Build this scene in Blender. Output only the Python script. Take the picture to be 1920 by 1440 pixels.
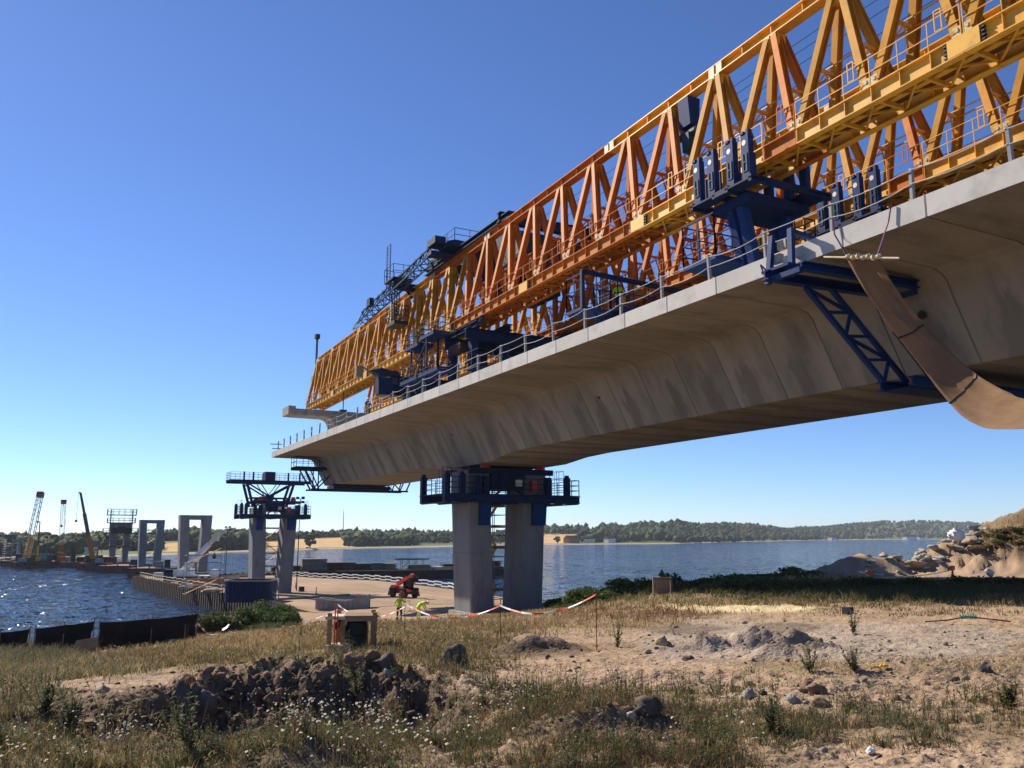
import bpy, math, random
import numpy as np
from mathutils import Vector, Matrix
R = math.radians
for o in list(bpy.data.objects): bpy.data.objects.remove(o)
scene = bpy.context.scene
COL = scene.collection
# ------------------------------------------------------------------ frame
# World: X = across the bridge (n), Y = along the bridge (s), Z up, water at 0.
CAMZ = 11.3
F_PX, PITCH, YAW = 1600.0, math.atan(284 / 1600.0), math.atan2(0.46263845, 0.88654705)
cp, sp, cy, sy = math.cos(PITCH), math.sin(PITCH), math.cos(YAW), math.sin(YAW)
def ray(px, py):
    X = px - 960; U = 720 - py
    f = F_PX * cp - U * sp
    return (X * cy + f * sy, -X * sy + f * cy, U * cp + F_PX * sp)
def at_z(px, py, z):
    r = ray(px, py); k = (z - CAMZ) / r[2]; return Vector((r[0]*k, r[1]*k, z))
def at_n(px, py, n):
    r = ray(px, py); k = n / r[0]; return Vector((n, r[1]*k, CAMZ + r[2]*k))
def at_s(px, py, s):
    r = ray(px, py); k = s / r[1]; return Vector((r[0]*k, s, CAMZ + r[2]*k))
def at_D(px, py, D):
    r = ray(px, py); f = r[0]*sy + r[1]*cy; k = D / f; return Vector((r[0]*k, r[1]*k, CAMZ + r[2]*k))
def L2W(lat, D): return (lat*cy + D*sy, -lat*sy + D*cy)
def W2L(x, y): return (x*cy - y*sy, x*sy + y*cy)

# ------------------------------------------------------------------ camera, sky, sun, exposure
cam = bpy.data.objects.new('camera', bpy.data.cameras.new('camera'))
COL.objects.link(cam); scene.camera = cam
cam.location = (0, 0, CAMZ); cam.rotation_euler = (math.pi/2 + PITCH, 0, -YAW)
cam.data.sensor_width = 36; cam.data.lens = F_PX / 1920 * 36
cam.data.clip_start = 0.1; cam.data.clip_end = 20000
SUN_EL = R(35.1); SX, SYY = -0.336, 0.942          # towards the sun, in plan
sun_az = math.atan2(SX, SYY)
world = bpy.data.worlds.new('World'); scene.world = world; world.use_nodes = True
nt = world.node_tree; bg = nt.nodes['Background']
sky = nt.nodes.new('ShaderNodeTexSky'); sky.sky_type = 'NISHITA'; sky.sun_disc = False
sky.sun_elevation = SUN_EL; sky.sun_rotation = sun_az; sky.air_density = 0.75; sky.dust_density = 0.04; sky.ozone_density = 7.5
hs = nt.nodes.new('ShaderNodeHueSaturation'); hs.inputs['Hue'].default_value = .507; hs.inputs['Saturation'].default_value = 1.03
nt.links.new(sky.outputs[0], hs.inputs['Color']); nt.links.new(hs.outputs[0], bg.inputs[0]); bg.inputs[1].default_value = 0.094
sun = bpy.data.objects.new('sun', bpy.data.lights.new('sun', 'SUN')); COL.objects.link(sun)
sun.data.energy = 5.0; sun.data.angle = R(0.53); sun.data.color = (1.0, 0.90, 0.76)
sd = Vector((SX*math.cos(SUN_EL), SYY*math.cos(SUN_EL), math.sin(SUN_EL)))
sun.rotation_euler = sd.to_track_quat('Z', 'Y').to_euler(); sun.location = (-60, 60, 80)
scene.view_settings.view_transform = 'Standard'; scene.view_settings.look = 'None'
scene.view_settings.exposure = 0.66; scene.view_settings.gamma = 1.0
scene.render.engine = 'CYCLES'
scene.cycles.max_bounces = 5; scene.cycles.transparent_max_bounces = 5

# ------------------------------------------------------------------ object helpers
def tag(o, label=None, cat=None, group=None, kind=None):
    if label: o['label'] = label
    if cat: o['category'] = cat
    if group: o['group'] = group
    if kind: o['kind'] = kind
    return o
def link(o, parent=None):
    COL.objects.link(o)
    if parent is not None: o.parent = parent
    return o
def thing(name, loc, label, cat, group=None, rz=0.0):
    o = bpy.data.objects.new(name, None); o.empty_display_size = 0.3
    link(o); o.location = loc; o.rotation_euler = (0, 0, rz)
    return tag(o, label, cat, group)
def inst(name, me, parent=None, loc=(0,0,0), rot=(0,0,0), scale=(1,1,1)):
    o = bpy.data.objects.new(name, me); link(o, parent)
    o.location = loc; o.rotation_euler = rot; o.scale = scale
    return o
def copy_tree(o, parent=None):
    c = o.copy(); link(c, parent)
    for ch in list(o.children): copy_tree(ch, c)
    return c
def V(a): return Vector(a)
class MB:
    """collects shapes, builds one mesh"""
    def __init__(s): s.v = []; s.f = []; s.m = []; s.cm = 0; s.off = Vector((0,0,0))
    def raw(s, vs, fs):
        b = len(s.v); o = s.off
        s.v += [(x[0]-o[0], x[1]-o[1], x[2]-o[2]) for x in vs]
        for f in fs: s.f.append(tuple(b+i for i in f)); s.m.append(s.cm)
        return s
    def box(s, lo, hi):
        x0,y0,z0 = lo; x1,y1,z1 = hi
        return s.raw([(x0,y0,z0),(x1,y0,z0),(x1,y1,z0),(x0,y1,z0),(x0,y0,z1),(x1,y0,z1),(x1,y1,z1),(x0,y1,z1)],
            [(0,3,2,1),(4,5,6,7),(0,1,5,4),(1,2,6,5),(2,3,7,6),(3,0,4,7)])
    def cbox(s, c, d): return s.box((c[0]-d[0]/2,c[1]-d[1]/2,c[2]-d[2]/2),(c[0]+d[0]/2,c[1]+d[1]/2,c[2]+d[2]/2))
    def frame(s, a, b, up=(0,0,1)):
        a = V(a); b = V(b); t = (b-a).normalized(); u = V(up)
        if abs(t.dot(u)) > .98: u = V((0,1,0)) if abs(t.y) < .9 else V((1,0,0))
        sd_ = t.cross(u).normalized(); return a, b, sd_, sd_.cross(t).normalized()
    def bar(s, a, b, w, h=None, up=(0,0,1), w2=None, h2=None):
        h = w if h is None else h; w2 = w if w2 is None else w2; h2 = h if h2 is None else h2
        a,b,x,z = s.frame(a,b,up)
        vs = [p + x*(i*ww/2) + z*(j*hh/2) for p,ww,hh in ((a,w,h),(b,w2,h2)) for i,j in ((-1,-1),(1,-1),(1,1),(-1,1))]
        return s.raw(vs, [(0,1,2,3),(7,6,5,4),(0,4,5,1),(1,5,6,2),(2,6,7,3),(3,7,4,0)])
    def ibeam(s, a, b, w, h, t=.03, up=(0,0,1)):
        a,b,x,z = s.frame(a,b,up)
        for k in (-1,1): s.bar(a+z*k*(h/2-t/2), b+z*k*(h/2-t/2), w, t, up)
        return s.bar(a, b, t, h-2*t, up)
    def tube(s, a, b, r, n=6, r2=None, caps=True):
        r2 = r if r2 is None else r2
        a,b,x,z = s.frame(a,b)
        vs = [p + (x*math.cos(2*math.pi*i/n) + z*math.sin(2*math.pi*i/n))*rr for p,rr in ((a,r),(b,r2)) for i in range(n)]
        fs = [(i,(i+1)%n,n+(i+1)%n,n+i) for i in range(n)]
        if caps: fs += [tuple(range(n-1,-1,-1)), tuple(range(n,2*n))]
        return s.raw(vs, fs)
    def path(s, pts, r, n=5):
        pts = [V(p) for p in pts]
        for a,b in zip(pts, pts[1:]): s.tube(a,b,r,n)
        return s
    def prism(s, poly, axis, lo, hi):
        """poly of 2-D points extruded along axis 'x','y','z'"""
        def mk(p,t): return (t,p[0],p[1]) if axis=='x' else (p[0],t,p[1]) if axis=='y' else (p[0],p[1],t)
        n = len(poly); vs = [mk(p,lo) for p in poly] + [mk(p,hi) for p in poly]
        return s.raw(vs, [(i,(i+1)%n,n+(i+1)%n,n+i) for i in range(n)] + [tuple(range(n-1,-1,-1)), tuple(range(n,2*n))])
    def lathe(s, c, prof, n=12, axis='z'):
        vs=[]; m=len(prof)
        for i in range(n):
            a = 2*math.pi*i/n
            for r,h in prof:
                p = (r*math.cos(a), r*math.sin(a), h)
                p = p if axis=='z' else (p[2],p[0],p[1]) if axis=='x' else (p[1],p[2],p[0])
                vs.append((c[0]+p[0],c[1]+p[1],c[2]+p[2]))
        fs=[]
        for i in range(n):
            j=(i+1)%n
            for k in range(m-1): fs.append((i*m+k,j*m+k,j*m+k+1,i*m+k+1))
        fs.append(tuple(i*m for i in range(n-1,-1,-1))); fs.append(tuple(i*m+m-1 for i in range(n)))
        return s.raw(vs,fs)
    def mesh(s, name, mats, smooth=False, bevel=0):
        me = bpy.data.meshes.new(name); me.from_pydata(s.v, [], s.f)
        for m in (mats if isinstance(mats,(list,tuple)) else [mats]): me.materials.append(m)
        if any(s.m): me.polygons.foreach_set('material_index', s.m)
        if smooth: me.polygons.foreach_set('use_smooth', [True]*len(s.f))
        me.update()
        import bmesh
        bm = bmesh.new(); bm.from_mesh(me); bmesh.ops.recalc_face_normals(bm, faces=bm.faces)
        if bevel: bmesh.ops.bevel(bm, geom=list(bm.edges), offset=bevel, segments=1, affect='EDGES', clamp_overlap=True)
        bm.to_mesh(me); bm.free()
        return me
    def build(s, name, mats, parent=None, loc=None, smooth=False, bevel=0):
        return inst(name, s.mesh(name, mats, smooth, bevel), parent, loc if loc is not None else tuple(s.off))
def npmesh(name, verts, faces, mat, cols=None, smooth=False, kind=None, mi=None):
    """verts (N,3); faces (M,3|4) ndarray; cols (N,3) -> colour attribute Col"""
    me = bpy.data.meshes.new(name); verts = np.asarray(verts, np.float32); faces = np.asarray(faces, np.int32)
    k = faces.shape[1]; me.vertices.add(len(verts)); me.vertices.foreach_set('co', verts.ravel())
    me.loops.add(faces.size); me.loops.foreach_set('vertex_index', faces.ravel())
    me.polygons.add(len(faces)); me.polygons.foreach_set('loop_start', np.arange(0, faces.size, k, dtype=np.int32))
    if smooth: me.polygons.foreach_set('use_smooth', np.ones(len(faces), bool))
    for m in (mat if isinstance(mat,(list,tuple)) else [mat]): me.materials.append(m)
    if mi is not None: me.polygons.foreach_set('material_index', np.asarray(mi, np.int32))
    if cols is not None:
        at = me.color_attributes.new('Col','FLOAT_COLOR','POINT')
        c4 = np.ones((len(verts),4), np.float32); c4[:,:3] = cols; at.data.foreach_set('color', c4.ravel())
    me.update(calc_edges=True); me.validate()
    return me

# ------------------------------------------------------------------ value noise (numpy)
_rs = np.random.RandomState(7); _tab = _rs.rand(256,256)
def vnoise(x, y):
    x = np.asarray(x, float); y = np.asarray(y, float)
    xi = np.floor(x).astype(int); yi = np.floor(y).astype(int); fx = x-xi; fy = y-yi
    fx = fx*fx*(3-2*fx); fy = fy*fy*(3-2*fy)
    a = _tab[xi&255, yi&255]; b = _tab[(xi+1)&255, yi&255]; c = _tab[xi&255,(yi+1)&255]; d = _tab[(xi+1)&255,(yi+1)&255]
    return (a*(1-fx)+b*fx)*(1-fy)+(c*(1-fx)+d*fx)*fy
def fbm(x, y, oct=4, lac=2.03, g=.5):
    s = 0; a = 1; t = 0
    for i in range(oct):
        s = s + a*vnoise(x+17.3*i, y-9.1*i); t += a; a *= g; x = x*lac; y = y*lac
    return s/t
def sstep(a, b, x): t = np.clip((x-a)/(b-a),0,1); return t*t*(3-2*t)

# ------------------------------------------------------------------ materials
def nodes_of(m): return m.node_tree.nodes, m.node_tree.links
def ramp(N, els):
    r = N.new('ShaderNodeValToRGB'); e = r.color_ramp.elements
    while len(e) > 1: e.remove(e[0])
    e[0].position = els[0][0]; e[0].color = (*els[0][1],1)
    for p,c in els[1:]:
        q = e.new(p); q.color = (*c,1)
    return r
def mat(name, col, rough=.6, var=.12, scale=1.5, metal=0., bump=.0, bscale=20., dirt=None, dirt_amt=.45, dirt_scale=.8, stretch=(1,1,1), rnd=0., spec=.25):
    """base colour varied by noise, optional darker dirt with its own shape, fine relief"""
    m = bpy.data.materials.new(name); m.use_nodes = True; N,L = nodes_of(m); b = N['Principled BSDF']
    b.inputs['Roughness'].default_value = rough; b.inputs['Metallic'].default_value = metal; b.inputs['Specular IOR Level'].default_value = spec
    tc = N.new('ShaderNodeTexCoord'); mp = N.new('ShaderNodeMapping'); mp.inputs['Scale'].default_value = stretch
    L.new(tc.outputs['Object'], mp.inputs[0])
    oi = N.new('ShaderNodeObjectInfo'); ad = N.new('ShaderNodeVectorMath'); ad.operation='MULTIPLY_ADD'
    cx = N.new('ShaderNodeCombineXYZ'); 
    for i in range(3): L.new(oi.outputs['Random'], cx.inputs[i])
    ad.inputs[1].default_value = (37,53,71); L.new(cx.outputs[0], ad.inputs[0]); L.new(mp.outputs[0], ad.inputs[2])
    n1 = N.new('ShaderNodeTexNoise'); n1.inputs['Scale'].default_value = scale; n1.inputs['Detail'].default_value = 6; n1.inputs['Roughness'].default_value = .6
    L.new(ad.outputs[0], n1.inputs['Vector'])
    lo = tuple(max(0,c*(1-var*1.6)) for c in col); hi = tuple(min(1,c*(1+var*1.3)) for c in col)
    r1 = ramp(N, [(.28,lo),(.5,col),(.74,hi)]); L.new(n1.outputs['Fac'], r1.inputs[0]); out = r1.outputs[0]
    if dirt is not None:
        n2 = N.new('ShaderNodeTexNoise'); n2.inputs['Scale'].default_value = dirt_scale; n2.inputs['Detail'].default_value = 8; n2.inputs['Roughness'].default_value=.65
        L.new(ad.outputs[0], n2.inputs['Vector'])
        r2 = ramp(N, [(.5,(0,0,0)),(.72,(dirt_amt,)*3)]); L.new(n2.outputs['Fac'], r2.inputs[0])
        mx = N.new('ShaderNodeMix'); mx.data_type='RGBA'; L.new(r2.outputs[0], mx.inputs['Factor']); L.new(out, mx.inputs['A']); mx.inputs['B'].default_value=(*dirt,1); out = mx.outputs['Result']
    if rnd:
        mr = N.new('ShaderNodeMapRange'); mr.inputs['To Min'].default_value = 1-rnd; mr.inputs['To Max'].default_value = 1+rnd
        L.new(oi.outputs['Random'], mr.inputs['Value'])
        vm = N.new('ShaderNodeVectorMath'); vm.operation='SCALE'; L.new(out, vm.inputs[0]); L.new(mr.outputs[0], vm.inputs['Scale']); out = vm.outputs[0]
    L.new(out, b.inputs['Base Color'])
    if bump:
        n3 = N.new('ShaderNodeTexNoise'); n3.inputs['Scale'].default_value=bscale; n3.inputs['Detail'].default_value=5; L.new(ad.outputs[0], n3.inputs['Vector'])
        bp = N.new('ShaderNodeBump'); bp.inputs['Strength'].default_value=bump; bp.inputs['Distance'].default_value=.02
        L.new(n3.outputs['Fac'], bp.inputs['Height']); L.new(bp.outputs[0], b.inputs['Normal'])
    return m
def vcol_mat(name, rough=.8, trans=0., bump=0., bscale=25, spec=.3, var=.15):
    """colour from the mesh's Col attribute (each leaf / clod its own colour)"""
    m = bpy.data.materials.new(name); m.use_nodes = True; N,L = nodes_of(m); b = N['Principled BSDF']
    b.inputs['Roughness'].default_value = rough; b.inputs['Specular IOR Level'].default_value = spec
    a = N.new('ShaderNodeAttribute'); a.attribute_name='Col'
    tc = N.new('ShaderNodeTexCoord'); n1 = N.new('ShaderNodeTexNoise'); n1.inputs['Scale'].default_value=bscale; n1.inputs['Detail'].default_value=6
    L.new(tc.outputs['Object'], n1.inputs['Vector'])
    mr = N.new('ShaderNodeMapRange'); mr.inputs['From Min'].default_value=.3; mr.inputs['From Max'].default_value=.7; mr.inputs['To Min'].default_value=1-var; mr.inputs['To Max'].default_value=1+var
    L.new(n1.outputs['Fac'], mr.inputs['Value'])
    vm = N.new('ShaderNodeVectorMath'); vm.operation='SCALE'; L.new(a.outputs['Color'], vm.inputs[0]); L.new(mr.outputs[0], vm.inputs['Scale'])
    L.new(vm.outputs[0], b.inputs['Base Color'])
    if bump:
        bp = N.new('ShaderNodeBump'); bp.inputs['Strength'].default_value=bump; bp.inputs['Distance'].default_value=.05
        L.new(n1.outputs['Fac'], bp.inputs['Height']); L.new(bp.outputs[0], b.inputs['Normal'])
    if trans:
        t = N.new('ShaderNodeBsdfTranslucent'); L.new(vm.outputs[0], t.inputs['Color'])
        ms = N.new('ShaderNodeMixShader'); ms.inputs[0].default_value = trans
        L.new(b.outputs[0], ms.inputs[1]); L.new(t.outputs[0], ms.inputs[2]); L.new(ms.outputs[0], N['Material Output'].inputs[0])
    return m
M = {}
M['yellow'] = mat('yellow_paint', (.80,.41,.03), .45, .10, .8, dirt=(.20,.10,.03), dirt_amt=.45, dirt_scale=1.3, rnd=.10, spec=.3)
M['orange'] = mat('orange_paint', (.56,.165,.013), .62, .10, .8, dirt=(.22,.08,.03), dirt_amt=.45, dirt_scale=1.3, rnd=.10, spec=.12)
M['yellow_shade'] = mat('yellow_paint_shade_tone', (.54,.25,.018), .62, .10, .8, dirt=(.17,.085,.025), dirt_amt=.45, dirt_scale=1.3, rnd=.12, spec=.12)  # darker copy of the yellow paint, shade on the diagonals put into the colour
M['underside'] = mat('brown_deck_board', (.13,.06,.02), .8, .2, 1.2, dirt=(.06,.03,.015), dirt_amt=.6)
M['palegusset'] = mat('worn_gusset_paint', (.66,.50,.26), .5, .12, 3, dirt=(.2,.12,.05), dirt_amt=.5, dirt_scale=3)
M['blue'] = mat('blue_paint', (.010,.038,.145), .6, .15, 1.2, dirt=(.03,.03,.035), dirt_amt=.5, dirt_scale=1.6, spec=.1)
M['navy'] = mat('dark_navy_paint', (.009,.023,.075), .6, .15, 1.2, dirt=(.04,.03,.025), dirt_amt=.4, spec=.1)
M['slate'] = mat('slate_blue_paint', (.03,.06,.085), .45, .12, 1.2, spec=.1)
M['rustred'] = mat('red_brown_steel', (.065,.020,.014), .75, .2, 2, dirt=(.03,.015,.012), dirt_amt=.6)
M['rust'] = mat('rusty_sheet_steel', (.048,.027,.020), .85, .25, 1.5, dirt=(.02,.014,.011), dirt_amt=.7, bump=.3, stretch=(1,1,.3))
M['galv'] = mat('galvanised_steel', (.20,.21,.225), .6, .1, 4, metal=.2, dirt=(.2,.2,.2), dirt_amt=.4)
M['steel'] = mat('grey_steel', (.22,.23,.24), .5, .1, 3, metal=.4)
M['dark'] = mat('dark_steel', (.022,.022,.025), .5, .2, 3)
M['black'] = mat('black_plastic', (.012,.013,.015), .4, .2, 3)
M['rubber'] = mat('tyre_rubber', (.02,.02,.02), .85, .2, 6, bump=.4, bscale=30, dirt=(.16,.12,.09), dirt_amt=.6, dirt_scale=3)
M['red'] = mat('red_paint', (.45,.022,.025), .35, .1, 2, dirt=(.15,.06,.04), dirt_amt=.35)
M['redmark'] = mat('red_marker', (.62,.05,.03), .5, .05, 3)
M['orangemark'] = mat('orange_marker', (.75,.10,.02), .5, .05, 3)
M['white'] = mat('white_paint', (.74,.74,.72), .45, .06, 2, dirt=(.35,.33,.30), dirt_amt=.35)
M['cream'] = mat('cream_paint', (.62,.58,.48), .5, .08, 2)
M['timber'] = mat('sawn_timber', (.27,.165,.085), .75, .18, 3, stretch=(1,1,6), dirt=(.16,.11,.07), dirt_amt=.5, rnd=.15)
M['paletimber'] = mat('pale_timber', (.62,.50,.36), .7, .12, 3, dirt=(.3,.22,.15), dirt_amt=.4, rnd=.15)
M['greytimber'] = mat('weathered_timber', (.20,.16,.12), .85, .2, 4, dirt=(.07,.06,.05), dirt_amt=.6, rnd=.2)
M['plywood'] = mat('plywood', (.27,.165,.095), .65, .12, 2.5, stretch=(1,1,4), dirt=(.15,.09,.055), dirt_amt=.4)
M['rope'] = mat('pale_rope', (.55,.55,.52), .8, .1, 5)
M['wire'] = mat('dark_wire', (.05,.05,.055), .5, .1, 5)
M['purple'] = mat('purple_sling', (.13,.035,.14), .8, .1, 5)
M['glassy'] = mat('dark_glass', (.015,.02,.025), .08, .05, 2)
M['hivis'] = mat('lime_hi_vis_cloth', (.50,.75,.02), .75, .08, 5)
M['darkcloth'] = mat('navy_work_cloth', (.015,.018,.03), .85, .15, 5)
M['skin'] = mat('skin', (.42,.22,.15), .55, .05, 5)
M['reflect'] = mat('silver_tape', (.55,.55,.55), .35, .05, 5)
# ================================================================== terrain height
def to_px(x, y, z):
    lat = x*cy - y*sy; D = x*sy + y*cy; h = z - CAMZ
    f = D*cp + h*sp; u = -D*sp + h*cp
    f = np.where(f < .3, .3, f)
    return 960 + F_PX*lat/f, 720 - F_PX*u/f
_cp = []   # control points (lat, D, z)
for px, py, D in [(0,1440,6.9),(480,1440,7.),(960,1440,7.),(1440,1440,7.),(1920,1440,7.),
    (1500,1300,12.2),(1900,1300,12.),(1250,1300,12.6),(960,1300,13.),(1300,1217,19.5),(1700,1220,17.5),(1920,1220,17),(1920,1160,24.5),(1700,1160,26),(1500,1160,27),(1300,1160,31),
    (1920,1140,27.5),(1500,1120,36),(1700,1108,40),(1700,1092,54),(1900,1090,48),(1290,1110,44),(1560,1082,59),(1800,1078,56),(2150,1100,44),(2150,1250,16),
    (960,1217,22.5),(960,1168,36),(1150,1140,41),(1060,1140,52),(750,1173,45),(620,1178,44),(560,1215,26),(660,1217,25),(440,1200,36),(200,1232,36),(20,1236,34),(-250,1240,34),
    (300,1292,16),(60,1292,15.5),(-250,1300,15),(300,1262,22),(650,1250,14.3),(470,1256,14.6),(760,1252,15),
    (560,1168,75),(723,1162,83),(640,1143,98),(480,1132,110),(440,1160,88),(560,1112,137),(700,1090,170),(800,1120,121),(300,1085,190),(420,1085,200),(850,1108,140)]:
    p = at_D(px, py, D); la, dd = W2L(p.x, p.y); _cp.append((la, dd, p.z))
for la in (-14,0,14): _cp += [(la,-9,9.75),(la,1.5,9.62)]
for s_, n_, z_ in [(63,29,5.35),(63,35,5.35),(57,30,5.6),(76,38,4.6),(60,44,5.6),(90,32,3.6),(92,50,3.2),(137,30,2.42),(170,35,2.35),(215,32,2.1),(215,20,2.1),(240,34,2.1)]:
    la, dd = W2L(n_, s_); _cp.append((la, dd, z_))
_cp = np.array(_cp)
def _U(r2): return np.where(r2 > 1e-9, r2*np.log(r2 + 1e-12), 0.)
def _warp(la, D):          # even out distances: work in (bearing-like, log-distance) space
    DD = np.maximum(D + 14, 2.); return np.stack([la/DD*2.2, np.log(DD)*1.6], -1)
def _fit():
    P = _warp(_cp[:,0], _cp[:,1]); n = len(P)
    r2 = ((P[:,None]-P[None])**2).sum(-1); A = np.zeros((n+3,n+3)); A[:n,:n] = _U(r2) + np.eye(n)*.004
    Q = np.c_[np.ones(n), P]; A[:n,n:] = Q; A[n:,:n] = Q.T
    return P, np.linalg.solve(A, np.r_[_cp[:,2], 0,0,0])
_P, _W = _fit()
def h_base(la, D):
    q = _warp(np.asarray(la,float), np.asarray(D,float)); sh = q.shape[:-1]; q = q.reshape(-1,2); out = np.empty(len(q))
    for i in range(0, len(q), 40000):
        c = q[i:i+40000]; r2 = ((c[:,None]-_P[None])**2).sum(-1)
        out[i:i+40000] = _U(r2) @ _W[:len(_P)] + _W[-3] + c @ _W[-2:]
    return out.reshape(sh)
def bump_at(la, D, px, py, Dc, rx, ry, h, rough=.5):
    p = at_D(px, py, Dc); l0, d0 = W2L(p.x, p.y)
    q = np.hypot((la-l0)/rx, (D-d0)/ry); w = np.clip(1-q*(.75+rough*fbm(la*1.3+px, D*1.3, 3)),0,1)
    return h*w*w*(3-2*w)
# outlines of the land and of the causeway (x=n, y=s)
CW_L = [(24.6,100),(24.9,119),(22.5,148),(19.5,180),(16.0,214),(14.6,232)]
CW_R = [(54,93),(56,112),(58.5,134),(56,168),(50.5,208),(47,232)]
def _interp(tab, s): a = np.array(tab); return np.interp(s, a[:,1], a[:,0])
def cw_z(x, y): la, D = W2L(np.asarray(x,float), np.asarray(y,float)); return h_base(la, D)
def height(x, y, detail=True):
    x = np.asarray(x,float); y = np.asarray(y,float); la, D = W2L(x, y); h = h_base(la, D)
    if detail:
        near = 1 - sstep(40, 70, D)
        # dirt bank with its hollow in front
        tn = la/np.maximum(D,1)
        dc = np.interp(tn, [-.62,-.52,-.42,-.37,-.30,-.2,-.1,-.04,.02], [10.2,10.6,11.0,12.6,13.6,13.9,13.6,12.6,12.0]) + .9*(fbm(la*.7, D*.3+3, 3)-.5)
        amp = np.interp(tn, [-.62,-.52,-.40,-.35,-.2,-.1,-.05,.0], [0,.22,.34,.62,.70,.62,.35,0])
        t = (dc - D)/1.35
        face = sstep(0, 1, t + .5*(fbm(la*2.2, D*2.2, 3)-.5)); back = sstep(2.2, 6.0, dc - D)
        h = h - amp*face*(1-back)
        rim = np.exp(-((D-dc-.35)/.55)**2)*amp*.22*(fbm(la*3, D*3, 2)+.2); h = h + rim
        h = h + (bump_at(la,D,1310,1200,19.5,1.8,.9,.34) + bump_at(la,D,1470,1195,19.3,1.7,.8,.34) + bump_at(la,D,1470,1215,17.3,1.2,.6,.25) + bump_at(la,D,1560,1222,16.8,1.2,.6,.18))*(.25+1.5*fbm(la*2.4,D*2.4,4))
        h = h + bump_at(la,D,1000,1214,22,1.5,.8,.40)*(.3+1.4*fbm(la*2.4,D*2.4,4)) + bump_at(la,D,1150,1372,9.2,1.2,.35,.20) + bump_at(la,D,1010,1395,8.5,.7,.3,.08) + bump_at(la,D,1230,1262,14.8,2.8,1.2,.2)
        h = h + bump_at(la,D,560,1430,7.4,.55,.4,.20) + bump_at(la,D,1680,1260,14.2,3.2,1.,.15) + bump_at(la,D,1560,1300,12,1.9,.8,.18)
        h = h + bump_at(la,D,1600,1090,61,4.6,2.8,1.3,.4)*(.6+.8*fbm(la*.9,D*.9,3)) + bump_at(la,D,1720,1088,61,7,2.2,.6,.3) + bump_at(la,D,2035,1090,62,13.5,10,5.2,.25)*(.7+.6*fbm(la*.25,D*.25,4))
        h = h + near*(.22*(fbm(la*.35, D*.35, 3)-.5) + .10*(fbm(la*1.4+5, D*1.4, 4)-.5))
        clod = np.clip(amp*1.3*np.exp(-((D-dc+.6)/1.3)**2), 0, 1) + .30*near
        h = h + clod*.26*(np.abs(fbm(la*4.5, D*4.5, 5)-.5)*2.4 - .35) + clod*.11*(fbm(la*9,D*9,3)-.5) + clod*.10*np.maximum(.32-np.abs(fbm(la*7+3,D*7,3)-.5)*4,0)*-1
    return h
LAND = [(-110,64),(-60,76),(-29,70),(-3.4,57),(6.5,54.5),(12.5,63),(17,85),(21,97),(24.6,103),(24.6,96),(54,97),(53,86),(49,73),(54,62),(62,54),(76,46),(100,38),(150,20),(150,-60),(-130,-60)]
def sdf(poly, x, y):
    """signed distance to polygon: + inside"""
    x = np.asarray(x,float); y = np.asarray(y,float); d = np.full(x.shape, 1e9); ins = np.zeros(x.shape, bool); n = len(poly)
    for i in range(n):
        ax, ay = poly[i]; bx, by = poly[(i+1)%n]; ex, ey = bx-ax, by-ay
        t = np.clip(((x-ax)*ex+(y-ay)*ey)/(ex*ex+ey*ey),0,1); d = np.minimum(d, np.hypot(x-ax-t*ex, y-ay-t*ey))
        c = ((ay > y) != (by > y)) & (x < ex*(y-ay)/(ey if abs(ey) > 1e-9 else 1e-9) + ax); ins ^= c
    return np.where(ins, d, -d)
def ground_z(x, y): return float(grid_z(np.array([x]), np.array([y]))[0])
def on_ground(px, py, D, dz=0.):
    """where the ray through a pixel meets the ground mesh (D: rough distance, used when the spot is hidden)"""
    r = ray(px, py); f = r[0]*sy + r[1]*cy; Ds = np.geomspace(4, 118, 700); xs = r[0]/f*Ds; ys = r[1]/f*Ds; zr = CAMZ + r[2]/f*Ds
    hit = np.where(zr < grid_z(xs, ys))[0]
    Dh = Ds[hit[0]] if len(hit) and .55*D < Ds[hit[0]] < 1.6*D else D
    p = at_D(px, py, Dh); return Vector((p.x, p.y, ground_z(p.x, p.y)+dz))

# ------------------------------------------------------------------ ground zones (own colours of the soil)
SAND = np.array((.36,.255,.17)); TAN = np.array((.25,.18,.11)); SOIL = np.array((.115,.080,.055)); GRAV = np.array((.33,.265,.205)); PLAT = np.array((.36,.258,.17)); DAMP = np.array((.10,.085,.072)); PALE=np.array((.62,.50,.30))
ZONES = [ # px,py,rx,ry,colour,strength
    (250,1300,260,38,SAND,1),(450,1320,360,46,SOIL,.9),(600,1320,260,75,SOIL,.8),(250,1350,160,30,SOIL,.6),
    (1120,1265,260,42,SAND,1),(1650,1180,420,48,SAND,1),(1700,1205,260,34,GRAV,.9),(1350,1195,200,40,GRAV,.9),(1500,1210,170,26,GRAV,.8),
    (1280,1180,90,12,SOIL,.6),(1470,1178,60,10,SOIL,.6),(1480,1205,60,12,SOIL,.5),(1000,1212,110,20,SOIL,.8),(1150,1362,130,34,SOIL,.8),
    (1100,1190,150,18,SAND,.8),(1380,1140,150,8,PALE,.9),(1700,1290,330,36,SAND,.55),(1760,1425,320,40,SAND,.9),(1450,1300,200,40,SAND,.6),
    (560,1410,120,40,SOIL,.7),(1200,1330,140,20,SOIL,.3),(1650,1075,260,18,GRAV,.8),(1880,1060,160,30,SAND,.8),(1930,1000,120,45,TAN*.7,.9)]
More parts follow.
